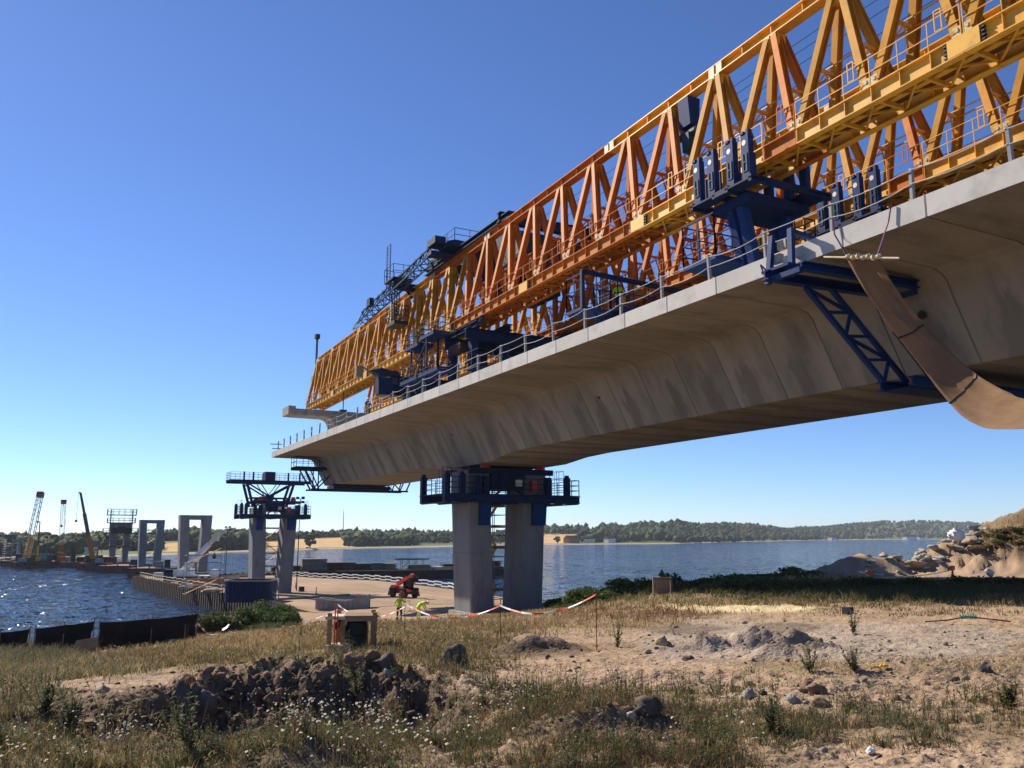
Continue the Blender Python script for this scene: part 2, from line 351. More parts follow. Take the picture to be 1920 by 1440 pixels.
def zone_cols(x, y, z):
    la, D = W2L(x, y); px, py = to_px(x, y, z)
    wob = fbm(la*.55, D*.55, 4); wob2 = fbm(la*2.5+9, D*2.5, 4)
    c = np.broadcast_to(TAN, x.shape+(3,)).copy()
    far = sstep(50, 60, D)[...,None]; c = c*(1-far) + (PLAT*(.82+.3*fbm(la*.12, D*.12, 4))[...,None])*far
    for zx,zy,rx,ry,col,st in ZONES:
        q = np.hypot((px-zx)/rx, (py-zy)/ry) + (wob-.5)*1.1
        w = (st*np.clip((1.15-q)/.35,0,1))[...,None]; c = c*(1-w) + col*w
    return c*(.74+.52*wob2)[...,None]
M['ground'] = vcol_mat('soil_and_sand', .95, bump=.9, bscale=14, spec=.1, var=.22)
rows = np.r_[np.linspace(-2.6,5,24)[:-1], np.geomspace(5,32,400)[:-1], np.geomspace(32,135,130)]
tt = np.linspace(-1.05,1.05,760)
DDg, TTg = np.meshgrid(rows, tt, indexing='ij'); LAg = TTg*(DDg+3)
Xg, Yg = L2W(LAg, DDg); Zg = height(Xg, Yg)
sd_land = sdf(LAND, Xg, Yg); k = sstep(-7, .8, sd_land + 2*(fbm(Xg*.2,Yg*.2,3)-.5)); Zg = Zg*k + (-2.5)*(1-k)
incw = sstep(97, 101, Yg)*(Xg > 5); Zg = Zg*(1-incw) + np.minimum(Zg,-2.5)*incw
Cg = zone_cols(Xg, Yg, Zg)
def grid_z(x, y):
    """height of the ground mesh, read off its own grid"""
    la, D = W2L(np.asarray(x,float), np.asarray(y,float)); i = np.clip(np.searchsorted(rows, D)-1, 0, len(rows)-2); fi = np.clip((D-rows[i])/(rows[i+1]-rows[i]),0,1)
    tq = np.clip((la/(D+3)-tt[0])/(tt[1]-tt[0]), 0, len(tt)-1.001); j = tq.astype(int); fj = tq-j
    return (Zg[i,j]*(1-fj)+Zg[i,j+1]*fj)*(1-fi) + (Zg[i+1,j]*(1-fj)+Zg[i+1,j+1]*fj)*fi
nr, nc = DDg.shape; idx = np.arange(nr*nc).reshape(nr,nc)
F4 = np.stack([idx[:-1,:-1], idx[:-1,1:], idx[1:,1:], idx[1:,:-1]], -1).reshape(-1,4)
g = inst('ground', npmesh('ground', np.stack([Xg,Yg,Zg],-1).reshape(-1,3), F4, M['ground'], Cg.reshape(-1,3), smooth=True)); tag(g, kind='structure')
# causeway: sand-filled work platform between sheet piles
ss = np.linspace(93, 214.5, 170); uu = np.linspace(0,1,70); S2, U2 = np.meshgrid(ss, uu, indexing='ij')
Xc = _interp(CW_L,S2)+.25 + (_interp(CW_R,S2)-_interp(CW_L,S2)-.5)*U2
Zc = cw_z(Xc,S2) + .03 + .10*(fbm(Xc*.25,S2*.25,4)-.5) + .5*np.exp(-((U2)/.03)**2)*0
Zc[0] -= 1.2
Cc = PLAT*(.72+.5*fbm(Xc*.10,S2*.10,4))[...,None]*np.array((1,.98,.95)); Cc *= (.62+.5*fbm(Xc*1.4,S2*.12,4)+.26*fbm(Xc*.3,S2*1.2,3))[...,None]
top = np.stack([Xc,S2,Zc],-1); nr,nc = S2.shape
low = top.copy(); low[...,2] = -3
ring = list(range(0,nc)) + [i*nc+nc-1 for i in range(1,nr)] + [ (nr-1)*nc+j for j in range(nc-2,-1,-1)] + [i*nc for i in range(nr-2,0,-1)]
idx = np.arange(nr*nc).reshape(nr,nc)
F4 = np.stack([idx[:-1,:-1], idx[:-1,1:], idx[1:,1:], idx[1:,:-1]], -1).reshape(-1,4)
tv = top.reshape(-1,3); lv = low.reshape(-1,3)[ring]; b = len(tv); nR = len(ring)
skirt = np.array([(ring[i], ring[(i+1)%nR], b+(i+1)%nR, b+i) for i in range(nR)])
g2 = inst('causeway', npmesh('causeway', np.r_[tv,lv], np.r_[F4,skirt], M['ground'], np.r_[Cc.reshape(-1,3), Cc.reshape(-1,3)[ring]], smooth=False)); tag(g2, kind='structure')
def cw(x, y, dz=0.): return Vector((x, y, float(cw_z(np.array([x]),np.array([y]))[0])+.03+dz))
def cw_px(px, py):
    """where the ray through a pixel meets the causeway"""
    z = 2.4
    for _ in range(30):
        p = at_z(px, py, z); z = float(cw_z(np.array([p.x]),np.array([p.y]))[0])+.03
    return Vector((p.x,p.y,z))

# ------------------------------------------------------------------ water
mw = bpy.data.materials.new('fjord_water'); mw.use_nodes = True; N,L = nodes_of(mw); b = N['Principled BSDF']
b.inputs['Base Color'].default_value = (.018,.052,.105,1); b.inputs['Roughness'].default_value = .07; b.inputs['IOR'].default_value = 1.33; b.inputs['Specular IOR Level'].default_value = .16
tc = N.new('ShaderNodeTexCoord'); 
def wn(scale, det, st=(1,1,1), rot=0.):
    mp = N.new('ShaderNodeMapping'); mp.inputs['Scale'].default_value = st; mp.inputs['Rotation'].default_value = (0,0,rot); L.new(tc.outputs['Object'], mp.inputs[0])
    n = N.new('ShaderNodeTexNoise'); n.inputs['Scale'].default_value = scale; n.inputs['Detail'].default_value = det; n.inputs['Roughness'].default_value=.55; L.new(mp.outputs[0], n.inputs['Vector']); return n.outputs['Fac']
def wcol(scale, det, st=(1,1,1), rot=0.):
    mp = N.new('ShaderNodeMapping'); mp.inputs['Scale'].default_value = st; mp.inputs['Rotation'].default_value = (0,0,rot); L.new(tc.outputs['Object'], mp.inputs[0])
    n = N.new('ShaderNodeTexNoise'); n.inputs['Scale'].default_value = scale; n.inputs['Detail'].default_value = det; n.inputs['Roughness'].default_value=.6; L.new(mp.outputs[0], n.inputs['Vector'])
    su = N.new('ShaderNodeVectorMath'); su.operation='SUBTRACT'; su.inputs[1].default_value=(.5,.5,.5); L.new(n.outputs['Color'], su.inputs[0]); return su.outputs[0]
w1 = wcol(.45,3,(1,.6,1),-.5); w2 = wcol(2.2,3,(1,.7,1),.4); w3 = wn(.030,4,(1,.35,1),-.9)
mr = N.new('ShaderNodeMapRange'); mr.inputs['From Min'].default_value=.35; mr.inputs['From Max'].default_value=.65; mr.inputs['To Min'].default_value=.60; mr.inputs['To Max'].default_value=1.15; L.new(w3, mr.inputs['Value'])
va = N.new('ShaderNodeVectorMath'); va.operation='ADD'; L.new(w1, va.inputs[0]); L.new(w2, va.inputs[1])
vs_ = N.new('ShaderNodeVectorMath'); vs_.operation='SCALE'; L.new(va.outputs[0], vs_.inputs[0]); L.new(mr.outputs[0], vs_.inputs['Scale'])
vm_ = N.new('ShaderNodeVectorMath'); vm_.operation='MULTIPLY_ADD'; vm_.inputs[1].default_value=(2.1,2.1,0); vm_.inputs[2].default_value=(0,0,1); L.new(vs_.outputs[0], vm_.inputs[0])
vn_ = N.new('ShaderNodeVectorMath'); vn_.operation='NORMALIZE'; L.new(vm_.outputs[0], vn_.inputs[0]); L.new(vn_.outputs[0], b.inputs['Normal'])
r3 = ramp(N, [(.35,(.004,.015,.040)),(.65,(.008,.026,.058))]); L.new(w3, r3.inputs[0]); L.new(r3.outputs[0], b.inputs['Base Color'])
wv=[]; 
for D in (-300,40,200,800,2500,5100):
    for la in (-4100,-600,-100,100,600,4100):
        x,y = L2W(la, D); wv.append((x,y,0))
wf = [(i*6+j,i*6+j+1,(i+1)*6+j+1,(i+1)*6+j) for i in range(5) for j in range(5)]
o = inst('water', MB().raw(wv,wf).mesh('water', mw)); tag(o, kind='structure')

# ------------------------------------------------------------------ far shore
SH = [(-500,330),(-200,390),(0,430),(120,435),(200,450),(330,520),(440,580),(600,700),(850,880),(1020,1060),(1260,1150),(1330,1350),(1440,1650),(1560,2150),(1750,2500),(1900,2700),(2400,2900)]
# ground height behind the shore: (px, height at back in m)
BK = [(-500,3),(0,3),(200,4),(330,6),(480,5),(600,8),(700,10),(850,9),(1020,17),(1150,20),(1300,32),(1400,34),(1480,26),(1560,38),(1650,58),(1720,66),(1850,60),(2000,52),(2400,30)]
shx = np.array(SH,float); bkx = np.array(BK,float)
pxs = np.arange(-500,2401,12.); us = np.linspace(0,1,26)
PX, UU = np.meshgrid(pxs, us, indexing='ij')
D0 = np.interp(PX, shx[:,0], shx[:,1])*(1+.05*(fbm(PX*.012, PX*0,3)-.5)); depth = 120 + D0*.55
Df = D0 + depth*UU; Zf = np.where(UU>0, .8 + np.interp(PX,bkx[:,0],bkx[:,1])*sstep(.05,.85,UU)*(1-.3*sstep(.85,1,UU)) + 2.*(fbm(PX*.02,UU*3,3)-.5)*UU, -1.)
lat = (PX-960)/1625.*Df; Xf, Yf = L2W(lat, Df)
FIELD = np.array((.52,.34,.15)); GRASS = np.array((.11,.14,.055)); BEACH=np.array((.36,.31,.22)); MEADOW=np.array((.16,.19,.07))
cf = np.broadcast_to(GRASS, PX.shape+(3,)).copy()
def zone(mask, col): cf[mask] = col
zone((PX>290)&(PX<350)&(UU>.12)&(UU<.6), FIELD); zone((PX>500)&(PX<665)&(UU>.08)&(UU<.7), FIELD); zone((PX>225)&(PX<262)&(UU>.3)&(UU<.7), FIELD)
zone((PX>940)&(PX<1080)&(UU>.10)&(UU<.6), FIELD); zone((PX>1190)&(PX<1240)&(UU>.35), FIELD); zone((PX>60)&(PX<240)&(UU>0)&(UU<.16), MEADOW); zone((PX>700)&(PX<860)&(UU>0)&(UU<.12), MEADOW)
zone((UU<=.04), BEACH)
idx = np.arange(PX.size).reshape(PX.shape); F4 = np.stack([idx[:-1,:-1], idx[:-1,1:], idx[1:,1:], idx[1:,:-1]], -1).reshape(-1,4)
M['land'] = vcol_mat('far_fields', .95, spec=.1, bscale=.05, var=.2)
o = inst('far_shore', npmesh('far_shore', np.stack([Xf,Yf,Zf],-1).reshape(-1,3), F4, M['land'], cf.reshape(-1,3), smooth=True)); tag(o, kind='structure')
def shore(px, u):
    D0 = float(np.interp(px, shx[:,0], shx[:,1])*(1+.05*(fbm(np.array(px*.012),np.array(0.),3)-.5))); D = D0 + (120+D0*.55)*u
    z = .8 + float(np.interp(px,bkx[:,0],bkx[:,1])*sstep(.05,.85,u)*(1-.3*sstep(.85,1,u)))
    x,y = L2W((px-960)/1625.*D, D); return x,y,z,D
# woods: many single uneven crowns, one mass per bay
def ico(sub):
    import bmesh
    bm = bmesh.new(); bmesh.ops.create_icosphere(bm, subdivisions=sub, radius=1)
    v = np.array([x.co[:] for x in bm.verts]); f = np.array([[q.index for q in p.verts] for p in bm.faces]); bm.free(); return v,f
IV1, IF1 = ico(1); IV2, IF2 = ico(2); IV3, IF3 = ico(3)
rng = np.random.RandomState(3)
TS = lambda px: .80 if px < 480 else .68 if px < 700 else .62 if px < 960 else .66 if px < 1290 else .5
M['wood'] = vcol_mat('far_foliage', .9, spec=.1, bscale=.8, var=.5, bump=.6)
def woods(name, label, spec):
    vs=[]; fs=[]; cs=[]; b=0
    for px0,px1,u0,u1,cnt,hmin,hmax,kind in spec:
        for _ in range(int(cnt*1.9)):
            px = rng.uniform(px0,px1); u = rng.uniform(u0,u1); x,y,z,D = shore(px,u)
            h = TS(px)*rng.uniform(hmin,hmax)*(.75+.5*float(fbm(np.array(px*.05),np.array(u*4.),2))); con = rng.rand() < kind; w = h*(rng.uniform(.22,.3) if con else rng.uniform(.40,.62))
            IVx,IFx = (IV2,IF2) if px < 480 else (IV1,IF1); v = IVx.copy(); nz = .50 + 1.0*rng.rand(len(v),1)**1.3; v = v*nz
            if con: v[:,:2] *= (1.15 - .55*(v[:,2:3]+1)*.5*1.3)
            v = v*np.array((w,w,h*.55)); a = rng.uniform(0,6.28); c,s_ = math.cos(a),math.sin(a); v = v@np.array(((c,-s_,0),(s_,c,0),(0,0,1)))
            v += np.array((x,y,z+h*.48)); vs.append(v); fs.append(IFx+b); b += len(v)
            base = np.array((.030,.042,.020)) if con else np.array((.042,.060,.024))
            cs.append(np.repeat((base*rng.uniform(.65,1.5)*np.array((rng.uniform(.85,1.25),1,rng.uniform(.8,1.2))))[None], len(v), 0)*(.8+.4*rng.rand(len(v),1)))
    o = inst(name, npmesh(name, np.concatenate(vs), np.concatenate(fs), M['wood'], np.concatenate(cs)))
    tag(o, label, 'woodland', kind='stuff')
woods('woodland','belt of trees behind the cranes on the far left shore',[(-450,150,.06,.5,420,7,12,.15),(150,260,.35,.9,90,7,12,.2),(240,300,.2,.6,60,6,11,.2),(290,345,.75,1,60,8,14,.1),(350,480,.12,.7,260,8,15,.35)])
woods('woodland','low tree belt behind the stubble field across the fjord',[(480,700,.72,1,200,7,13,.1),(650,780,.1,.6,170,9,18,.3),(700,870,.25,.7,260,8,17,.45),(870,960,.2,.6,90,9,18,.4)])
woods('woodland','tree belt round the village across the fjord',[(955,1100,.55,1,130,11,20,.3),(1090,1290,.16,.6,330,10,22,.2),(1120,1260,.6,1,130,12,22,.15)])
woods('woodland','dense forest covering the far ridge across the fjord',[(1270,1420,.02,.9,330,13,22,.1),(1400,1620,.05,.95,430,15,24,.12),(1560,2200,.10,.95,900,16,26,.15)])
def house(px,u,w,d_,h,rz,wall,roof,label):
    x,y,z,D = shore(px,u); t = thing('house',(x,y,z-.2),label,'house','houses on the far shore',rz)
    MB().box((-w/2,-d_/2,0),(w/2,d_/2,h)).build('wall',wall,t)
    MB().prism([(-d_/2-.4,h-.1),(d_/2+.4,h-.1),(0,h+d_*.42)],'x',-w/2-.3,w/2+.3).build('roof',roof,t)
    wm = MB().box((-.5,-.05,-.6),(.5,.05,.6)).mesh('window',M['glassy'])
    for i in range(max(2,int(w/3.5))): inst('window',wm,t,(-w/2+1.6+i*(w-3.2)/max(1,int(w/3.5)-1),-d_/2-.02,h*.55))
rt = mat('red_roof_tile',(.25,.075,.04),.8); rg = mat('grey_roof',(.10,.10,.11),.8); wb = mat('brick_house_wall',(.30,.13,.08),.85)
for a in [(157,.16,14,9,4,.5,M['white'],rg,'white house with grey roof at the edge of the far left wood'),(700,.22,22,9,5,.4,M['white'],rg,'long white farmhouse among trees left of the bridge pier'),
          (770,.20,16,8,4.5,.3,M['white'],rt,'white house with red roof by the far meadow'),(735,.14,12,8,4,.6,wb,rt,'small brick house with red roof by the far meadow'),
          (1072,.13,22,10,6,.3,wb,rt,'brick house with red roof right behind the far beach'),(1105,.15,16,9,5,.5,M['cream'],rg,'cream house with grey roof in the far village'),
          (1143,.12,14,9,6,.2,M['white'],rt,'white house with red roof under the village chimney'),(1128,.2,14,9,6,.7,wb,rg,'brick house with grey roof in the far village'),
          (1170,.25,26,11,7,.3,wb,rt,'long brick building beside the village chimney'),(1705,.05,60,14,7,.2,M['white'],rg,'long white building at the foot of the forest ridge'),
          (1725,.06,30,14,6,.1,M['cream'],rg,'low cream hall beside the long white building'),(1560,.03,22,12,6,.2,M['white'],rg,'lone white house at the waterside below the forest')]: house(*a)
x,y,z,D = shore(1155,.22); t = thing('chimney',(x,y,z),'tall brick factory chimney rising above the far village','chimney')
MB().tube((0,0,0),(0,0,27),1.6,10,1.1).build('stack',wb,t); MB().tube((0,0,26.5),(0,0,27.6),1.35,10).build('rim',M['dark'],t)
x,y,z,D = shore(643,.8); t = thing('radio_mast',(x,y,z),'thin lattice radio mast behind the far tree belt','mast')
m=MB(); H=34
for i in range(3):
    a=2.094*i; m.bar((math.cos(a)*.6,math.sin(a)*.6,0),(math.cos(a)*.25,math.sin(a)*.25,H),.3)
for j in range(14):
    for i in range(3):
        a=2.094*i;c_=2.094*(i+1);r0=.6-.35*j/14; m.bar((math.cos(a)*r0,math.sin(a)*r0,j*H/14),(math.cos(c_)*r0,math.sin(c_)*r0,(j+1)*H/14),.15)
m.build('lattice',M['steel'],t); MB().tube((0,0,H),(0,0,H+6),.12).build('aerial',M['steel'],t)
def far_tree(px,u,h,label):
    x,y,z,D = shore(px,u); t = thing('tree',(x,y,z),label,'tree')
    MB().tube((0,0,-.3),(0,0,h*.45),h*.05,7,h*.03).build('trunk',M['greytimber'],t)
    vs=[];fs=[];cs=[];b=0
    for i in range(26):
        c=rng.randn(3)*np.array((.2,.2,.22))*h+np.array((0,0,h*.62)); v=IV1*(.55+.8*rng.rand(len(IV1),1))*h*rng.uniform(.10,.2)+c; vs.append(v);fs.append(IF1+b);b+=len(v)
        cs.append(np.repeat((np.array((.04,.058,.022))*rng.uniform(.6,1.5))[None],len(v),0))
    inst('crown',npmesh('crown',np.concatenate(vs),np.concatenate(fs),M['wood'],np.concatenate(cs)),t)
far_tree(582,.06,13,'lone round tree in front of the stubble field'); far_tree(212,.12,12,'lone tree on the far meadow behind the formwork pier')
far_tree(960-22,.06,14,'tree on the far beach seen between the pier legs'); far_tree(1045,.05,9,'small tree standing on the far beach')
for px,D,l_,lab in [(1565,1500,11,'white motor cruiser leaving a wake on the fjord'),(1642,1900,8,'small white sailing boat far out on the fjord')]:
    x,y = L2W((px-960)/1625*D, D); t = thing('boat',(x,y,0),lab,'boat',rz=.4)
    MB().prism([(-l_/2,0),(l_/2*.8,0),(l_/2,1.3),(-l_/2,1.2)],'y',-1.5,1.5).build('hull',M['white'],t)
    MB().prism([(-l_*.2,1.2),(l_*.25,1.2),(l_*.12,2.8),(-l_*.18,2.8)],'y',-1.1,1.1).build('cabin',M['white'],t)
    MB().tube((0,0,2.6),(0,0,7.5 if l_<10 else 4.5),.12).build('mast',M['white'],t)
# ================================================================== bridge deck
NC, ZT = 31.87, CAMZ + 9.87
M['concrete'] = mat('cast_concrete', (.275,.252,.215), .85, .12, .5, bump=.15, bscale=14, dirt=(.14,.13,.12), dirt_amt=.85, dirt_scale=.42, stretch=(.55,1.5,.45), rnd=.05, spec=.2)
M['pierconc'] = mat('pier_concrete', (.19,.19,.19), .85, .10, .7, bump=.15, bscale=14, dirt=(.10,.10,.10), dirt_amt=.75, dirt_scale=.9, stretch=(1,1,.35), rnd=.04, spec=.2)
M['litedgeconc'] = mat('edge_concrete_lit_tone', (.56,.525,.47), .7, .08, .8, bump=.12, bscale=14, dirt=(.30,.285,.26), dirt_amt=.6, dirt_scale=.9, rnd=.06, spec=.2)  # box concrete in a paler tone, sunlight on the deck edge put into the colour
M['roughconc'] = mat('rough_concrete', (.30,.28,.25), .9, .18, 1.5, bump=.5, bscale=8, dirt=(.14,.13,.12), dirt_amt=.6)
SEG = 3.055
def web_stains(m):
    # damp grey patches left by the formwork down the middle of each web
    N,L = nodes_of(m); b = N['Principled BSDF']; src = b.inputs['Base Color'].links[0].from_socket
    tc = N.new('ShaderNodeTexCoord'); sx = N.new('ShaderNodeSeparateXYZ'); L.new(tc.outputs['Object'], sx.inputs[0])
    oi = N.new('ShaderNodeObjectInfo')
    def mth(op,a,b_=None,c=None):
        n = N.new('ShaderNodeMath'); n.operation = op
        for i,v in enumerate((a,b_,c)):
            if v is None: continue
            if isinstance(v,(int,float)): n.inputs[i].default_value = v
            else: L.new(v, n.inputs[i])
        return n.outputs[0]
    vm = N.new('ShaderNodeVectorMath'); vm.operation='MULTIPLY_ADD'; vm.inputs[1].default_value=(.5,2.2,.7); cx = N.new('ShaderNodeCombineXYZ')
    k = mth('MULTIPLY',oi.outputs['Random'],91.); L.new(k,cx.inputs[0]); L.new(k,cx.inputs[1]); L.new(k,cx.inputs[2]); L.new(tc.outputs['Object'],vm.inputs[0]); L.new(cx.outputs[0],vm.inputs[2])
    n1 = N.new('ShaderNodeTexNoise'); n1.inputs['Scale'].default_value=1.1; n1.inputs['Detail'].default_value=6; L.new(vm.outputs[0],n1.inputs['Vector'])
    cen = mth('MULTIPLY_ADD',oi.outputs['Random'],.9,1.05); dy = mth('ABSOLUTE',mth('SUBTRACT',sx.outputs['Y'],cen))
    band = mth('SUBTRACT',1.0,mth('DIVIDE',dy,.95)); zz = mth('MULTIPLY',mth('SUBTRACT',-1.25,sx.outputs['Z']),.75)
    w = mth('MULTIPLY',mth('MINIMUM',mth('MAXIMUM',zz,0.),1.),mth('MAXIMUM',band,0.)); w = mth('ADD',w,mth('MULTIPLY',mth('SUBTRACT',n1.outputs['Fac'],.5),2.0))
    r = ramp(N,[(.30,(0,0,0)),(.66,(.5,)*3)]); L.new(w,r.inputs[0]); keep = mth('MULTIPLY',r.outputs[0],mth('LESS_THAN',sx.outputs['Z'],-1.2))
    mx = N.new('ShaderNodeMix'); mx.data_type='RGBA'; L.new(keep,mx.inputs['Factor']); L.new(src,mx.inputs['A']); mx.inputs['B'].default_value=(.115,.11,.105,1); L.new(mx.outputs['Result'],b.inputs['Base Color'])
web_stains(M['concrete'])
def section(db=-3.87):
    half = [(-10.12,0),(-10.12,-.68),(-5.75,-.72),(-5.30,-.84),(-5.02,-1.08),(-4.80,-1.55),(-3.52+ (db+3.87)*-.57*-1*0, db)]
    k = (-1.55-db)/2.32; half[-1] = (-4.80+1.28*k, db)
    return half + [(-x,z) for x,z in half[::-1]]
def seg_mesh(d0, d1, name='deck_segment'):
    vs=[]; rings=[(0,.07,d0),(.035,0,d0),(SEG-.035,0,d1),(SEG,.07,d1)]
    for y,ins,db in rings:
        P = section(db); cz = -1.2
        for x,z in P:
            f = 1-ins/10.12 if abs(x)>9 else 1-ins/5.
            vs.append((x*f, y, z - ins if z>-.01 else z + (ins if z < -.5 else 0)))
    n = 14; fs=[]
    for r in range(3):
        for i in range(n): fs.append((r*n+i, r*n+(i+1)%n, (r+1)*n+(i+1)%n, (r+1)*n+i))
    # closed ends (split into wings and box so that faces stay planar)
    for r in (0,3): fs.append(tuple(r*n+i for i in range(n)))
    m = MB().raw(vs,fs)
    for r in range(3):      # fascia and deck top painted paler to carry sunlight, same concrete as the box
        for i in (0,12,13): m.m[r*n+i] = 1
    return m.mesh(name, [M['concrete'], M['litedgeconc']])
bridge = thing('bridge_deck', (NC,0,ZT), 'pale concrete box girder bridge deck cantilevered past the twin-legged pier', 'bridge')
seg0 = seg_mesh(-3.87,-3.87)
def haunch(s): return -3.87 - .48*float(sstep(9.5,4.0,abs(s-63.)))
holes = MB().lathe((0,0,0),[(.13,0),(.13,.02)],10).mesh('drain_hole', M['dark'])
for k in range(-11,25):
    s0 = 27.66 + SEG*k - .15*0; a, b_ = haunch(s0), haunch(s0+SEG)
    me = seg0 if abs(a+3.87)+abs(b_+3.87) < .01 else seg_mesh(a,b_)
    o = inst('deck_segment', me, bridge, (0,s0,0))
    if k in (-3,4,11,16,-8): # small round vents in the web
        e = inst('vent_hole', holes, o, (-4.62,SEG*.45,-1.95), (0,R(-90-30),0), (1.3 if k==-3 else .7,)*2+(1,))
TIP = 27.66+SEG*25
# ------------------------------------------------------------------ edge railing
rail = thing('safety_railing', (NC-9.93,0,ZT), 'galvanised posts with two sagging ropes along the sunlit deck edge', 'railing')
post = MB().box((-.06,-.05,-.06),(.06,.05,1.08)).box((-.10,-.09,-.03),(.10,.09,.012)).mesh('post', M['galv'], bevel=0)
ps = [28.2+SEG*k for k in range(-11,25)]
rr = random.Random(2)
for s_ in ps: inst('post', post, rail, (0,s_,0), (rr.uniform(-.02,.02),rr.uniform(-.03,.03),0))
for z0 in (.55,1.0):
    for a,b_ in zip(ps,ps[1:]):
        sag = rr.uniform(.05,.16); pts=[(-.07, a+(b_-a)*t, z0+.03*math.sin(a) - sag*4*t*(1-t)) for t in (0,.2,.4,.6,.8,1)]
        MB().path(pts,.017,4).build('rope', M['rope'], rail)
t = thing('tip_railing',(NC-9.9,102.6,ZT),'short timber crossbar fixed to posts at the deck tip','railing')
MB().bar((-.3,.9,.35),(1.6,.2,.42),.06,.1).build('crossbar',M['greytimber'],t); MB().bar((-.5,1.0,.9),(.9,.9,.92),.06,.1).build('crossbar',M['greytimber'],t)
# ------------------------------------------------------------------ piers
def pier(n, s, zb, zt, cap, label, rz=0., to=3.6, bo=3.15, wid=2.0, dep=3.3):
    t = thing('bridge_pier', (n,s,zb), label, 'bridge pier', 'concrete bridge piers', rz); H = zt-zb
    for sg in (-1,1):
        def xo(z): return bo+(to-bo)*z/H
        m = MB(); lifts = [0,H*.42,H]
        for a,b_ in zip(lifts,lifts[1:]):
            b2 = b_-.03 if b_<H else b_
            ch=.12; vs=[]
            for z in (a,b2):
                x1=sg*xo(z); x0=sg*(xo(z)-wid); lo_,hi_=min(x0,x1),max(x0,x1)
                vs += [(lo_+ch,-dep/2,z),(hi_-ch,-dep/2,z),(hi_,-dep/2+ch,z),(hi_,dep/2-ch,z),(hi_-ch,dep/2,z),(lo_+ch,dep/2,z),(lo_,dep/2-ch,z),(lo_,-dep/2+ch,z)]
            m.raw(vs,[(i,(i+1)%8,8+(i+1)%8,8+i) for i in range(8)]+[tuple(range(7,-1,-1)),tuple(range(8,16))])
        z=H*.42; x1=sg*xo(z); x0=sg*(xo(z)-wid); m.box((min(x0,x1)+.05,-dep/2+.05,z-.2),(max(x0,x1)-.05,dep/2-.05,z+.1))
        m.build('leg', M['pierconc'], t)
    if cap: MB().prism([(-to+wid-.03,H-1.0),(to-wid+.03,H-1.0),(to-wid+.03,H-.004),(-to+wid-.03,H-.004)],'y',-dep/2+.1,dep/2-.1).build('crossbeam',M['pierconc'],t)
    MB().box((-bo-.35,-dep/2-.3,-.6),(bo+.35,dep/2+.3,.12)).build('plinth',M['roughconc'],t)
    return t
Z1 = 5.30
p1 = pier(31.7, 63.15, Z1, ZT-4.75, False, 'twin-legged grey concrete pier carrying the finished bridge deck')
p2 = pier(29.7, 138.6, 2.40, CAMZ+4.2, False, 'twin-legged grey pier with blue bracing frame, standing beside the navy tank', to=3.45, bo=3.0)
pier(26.6, 204., 2.2, CAMZ+4.45, True, 'bare grey portal pier behind the white telescopic crane', .05, 3.4, 2.85, 1.9, 3.)
pier(23.8, 275., -1.5, CAMZ+4.5, True, 'bare grey portal pier with a stair scaffold, standing on the red barge', .06, 3.4, 2.85, 1.9, 3.)
pier(19.3, 343., -1.5, CAMZ+4.3, True, 'grey pier wrapped in red formwork platforms out in the water', .07, 3.4, 2.85, 1.9, 3.)
px6 = L2W((46-960)/1625*425, 425); pier(px6[0], px6[1], -1.5, CAMZ-1.2, True, 'small dark portal pier beside the yellow lattice crane barge', .2, 2.9, 2.5, 1.4, 2.4)
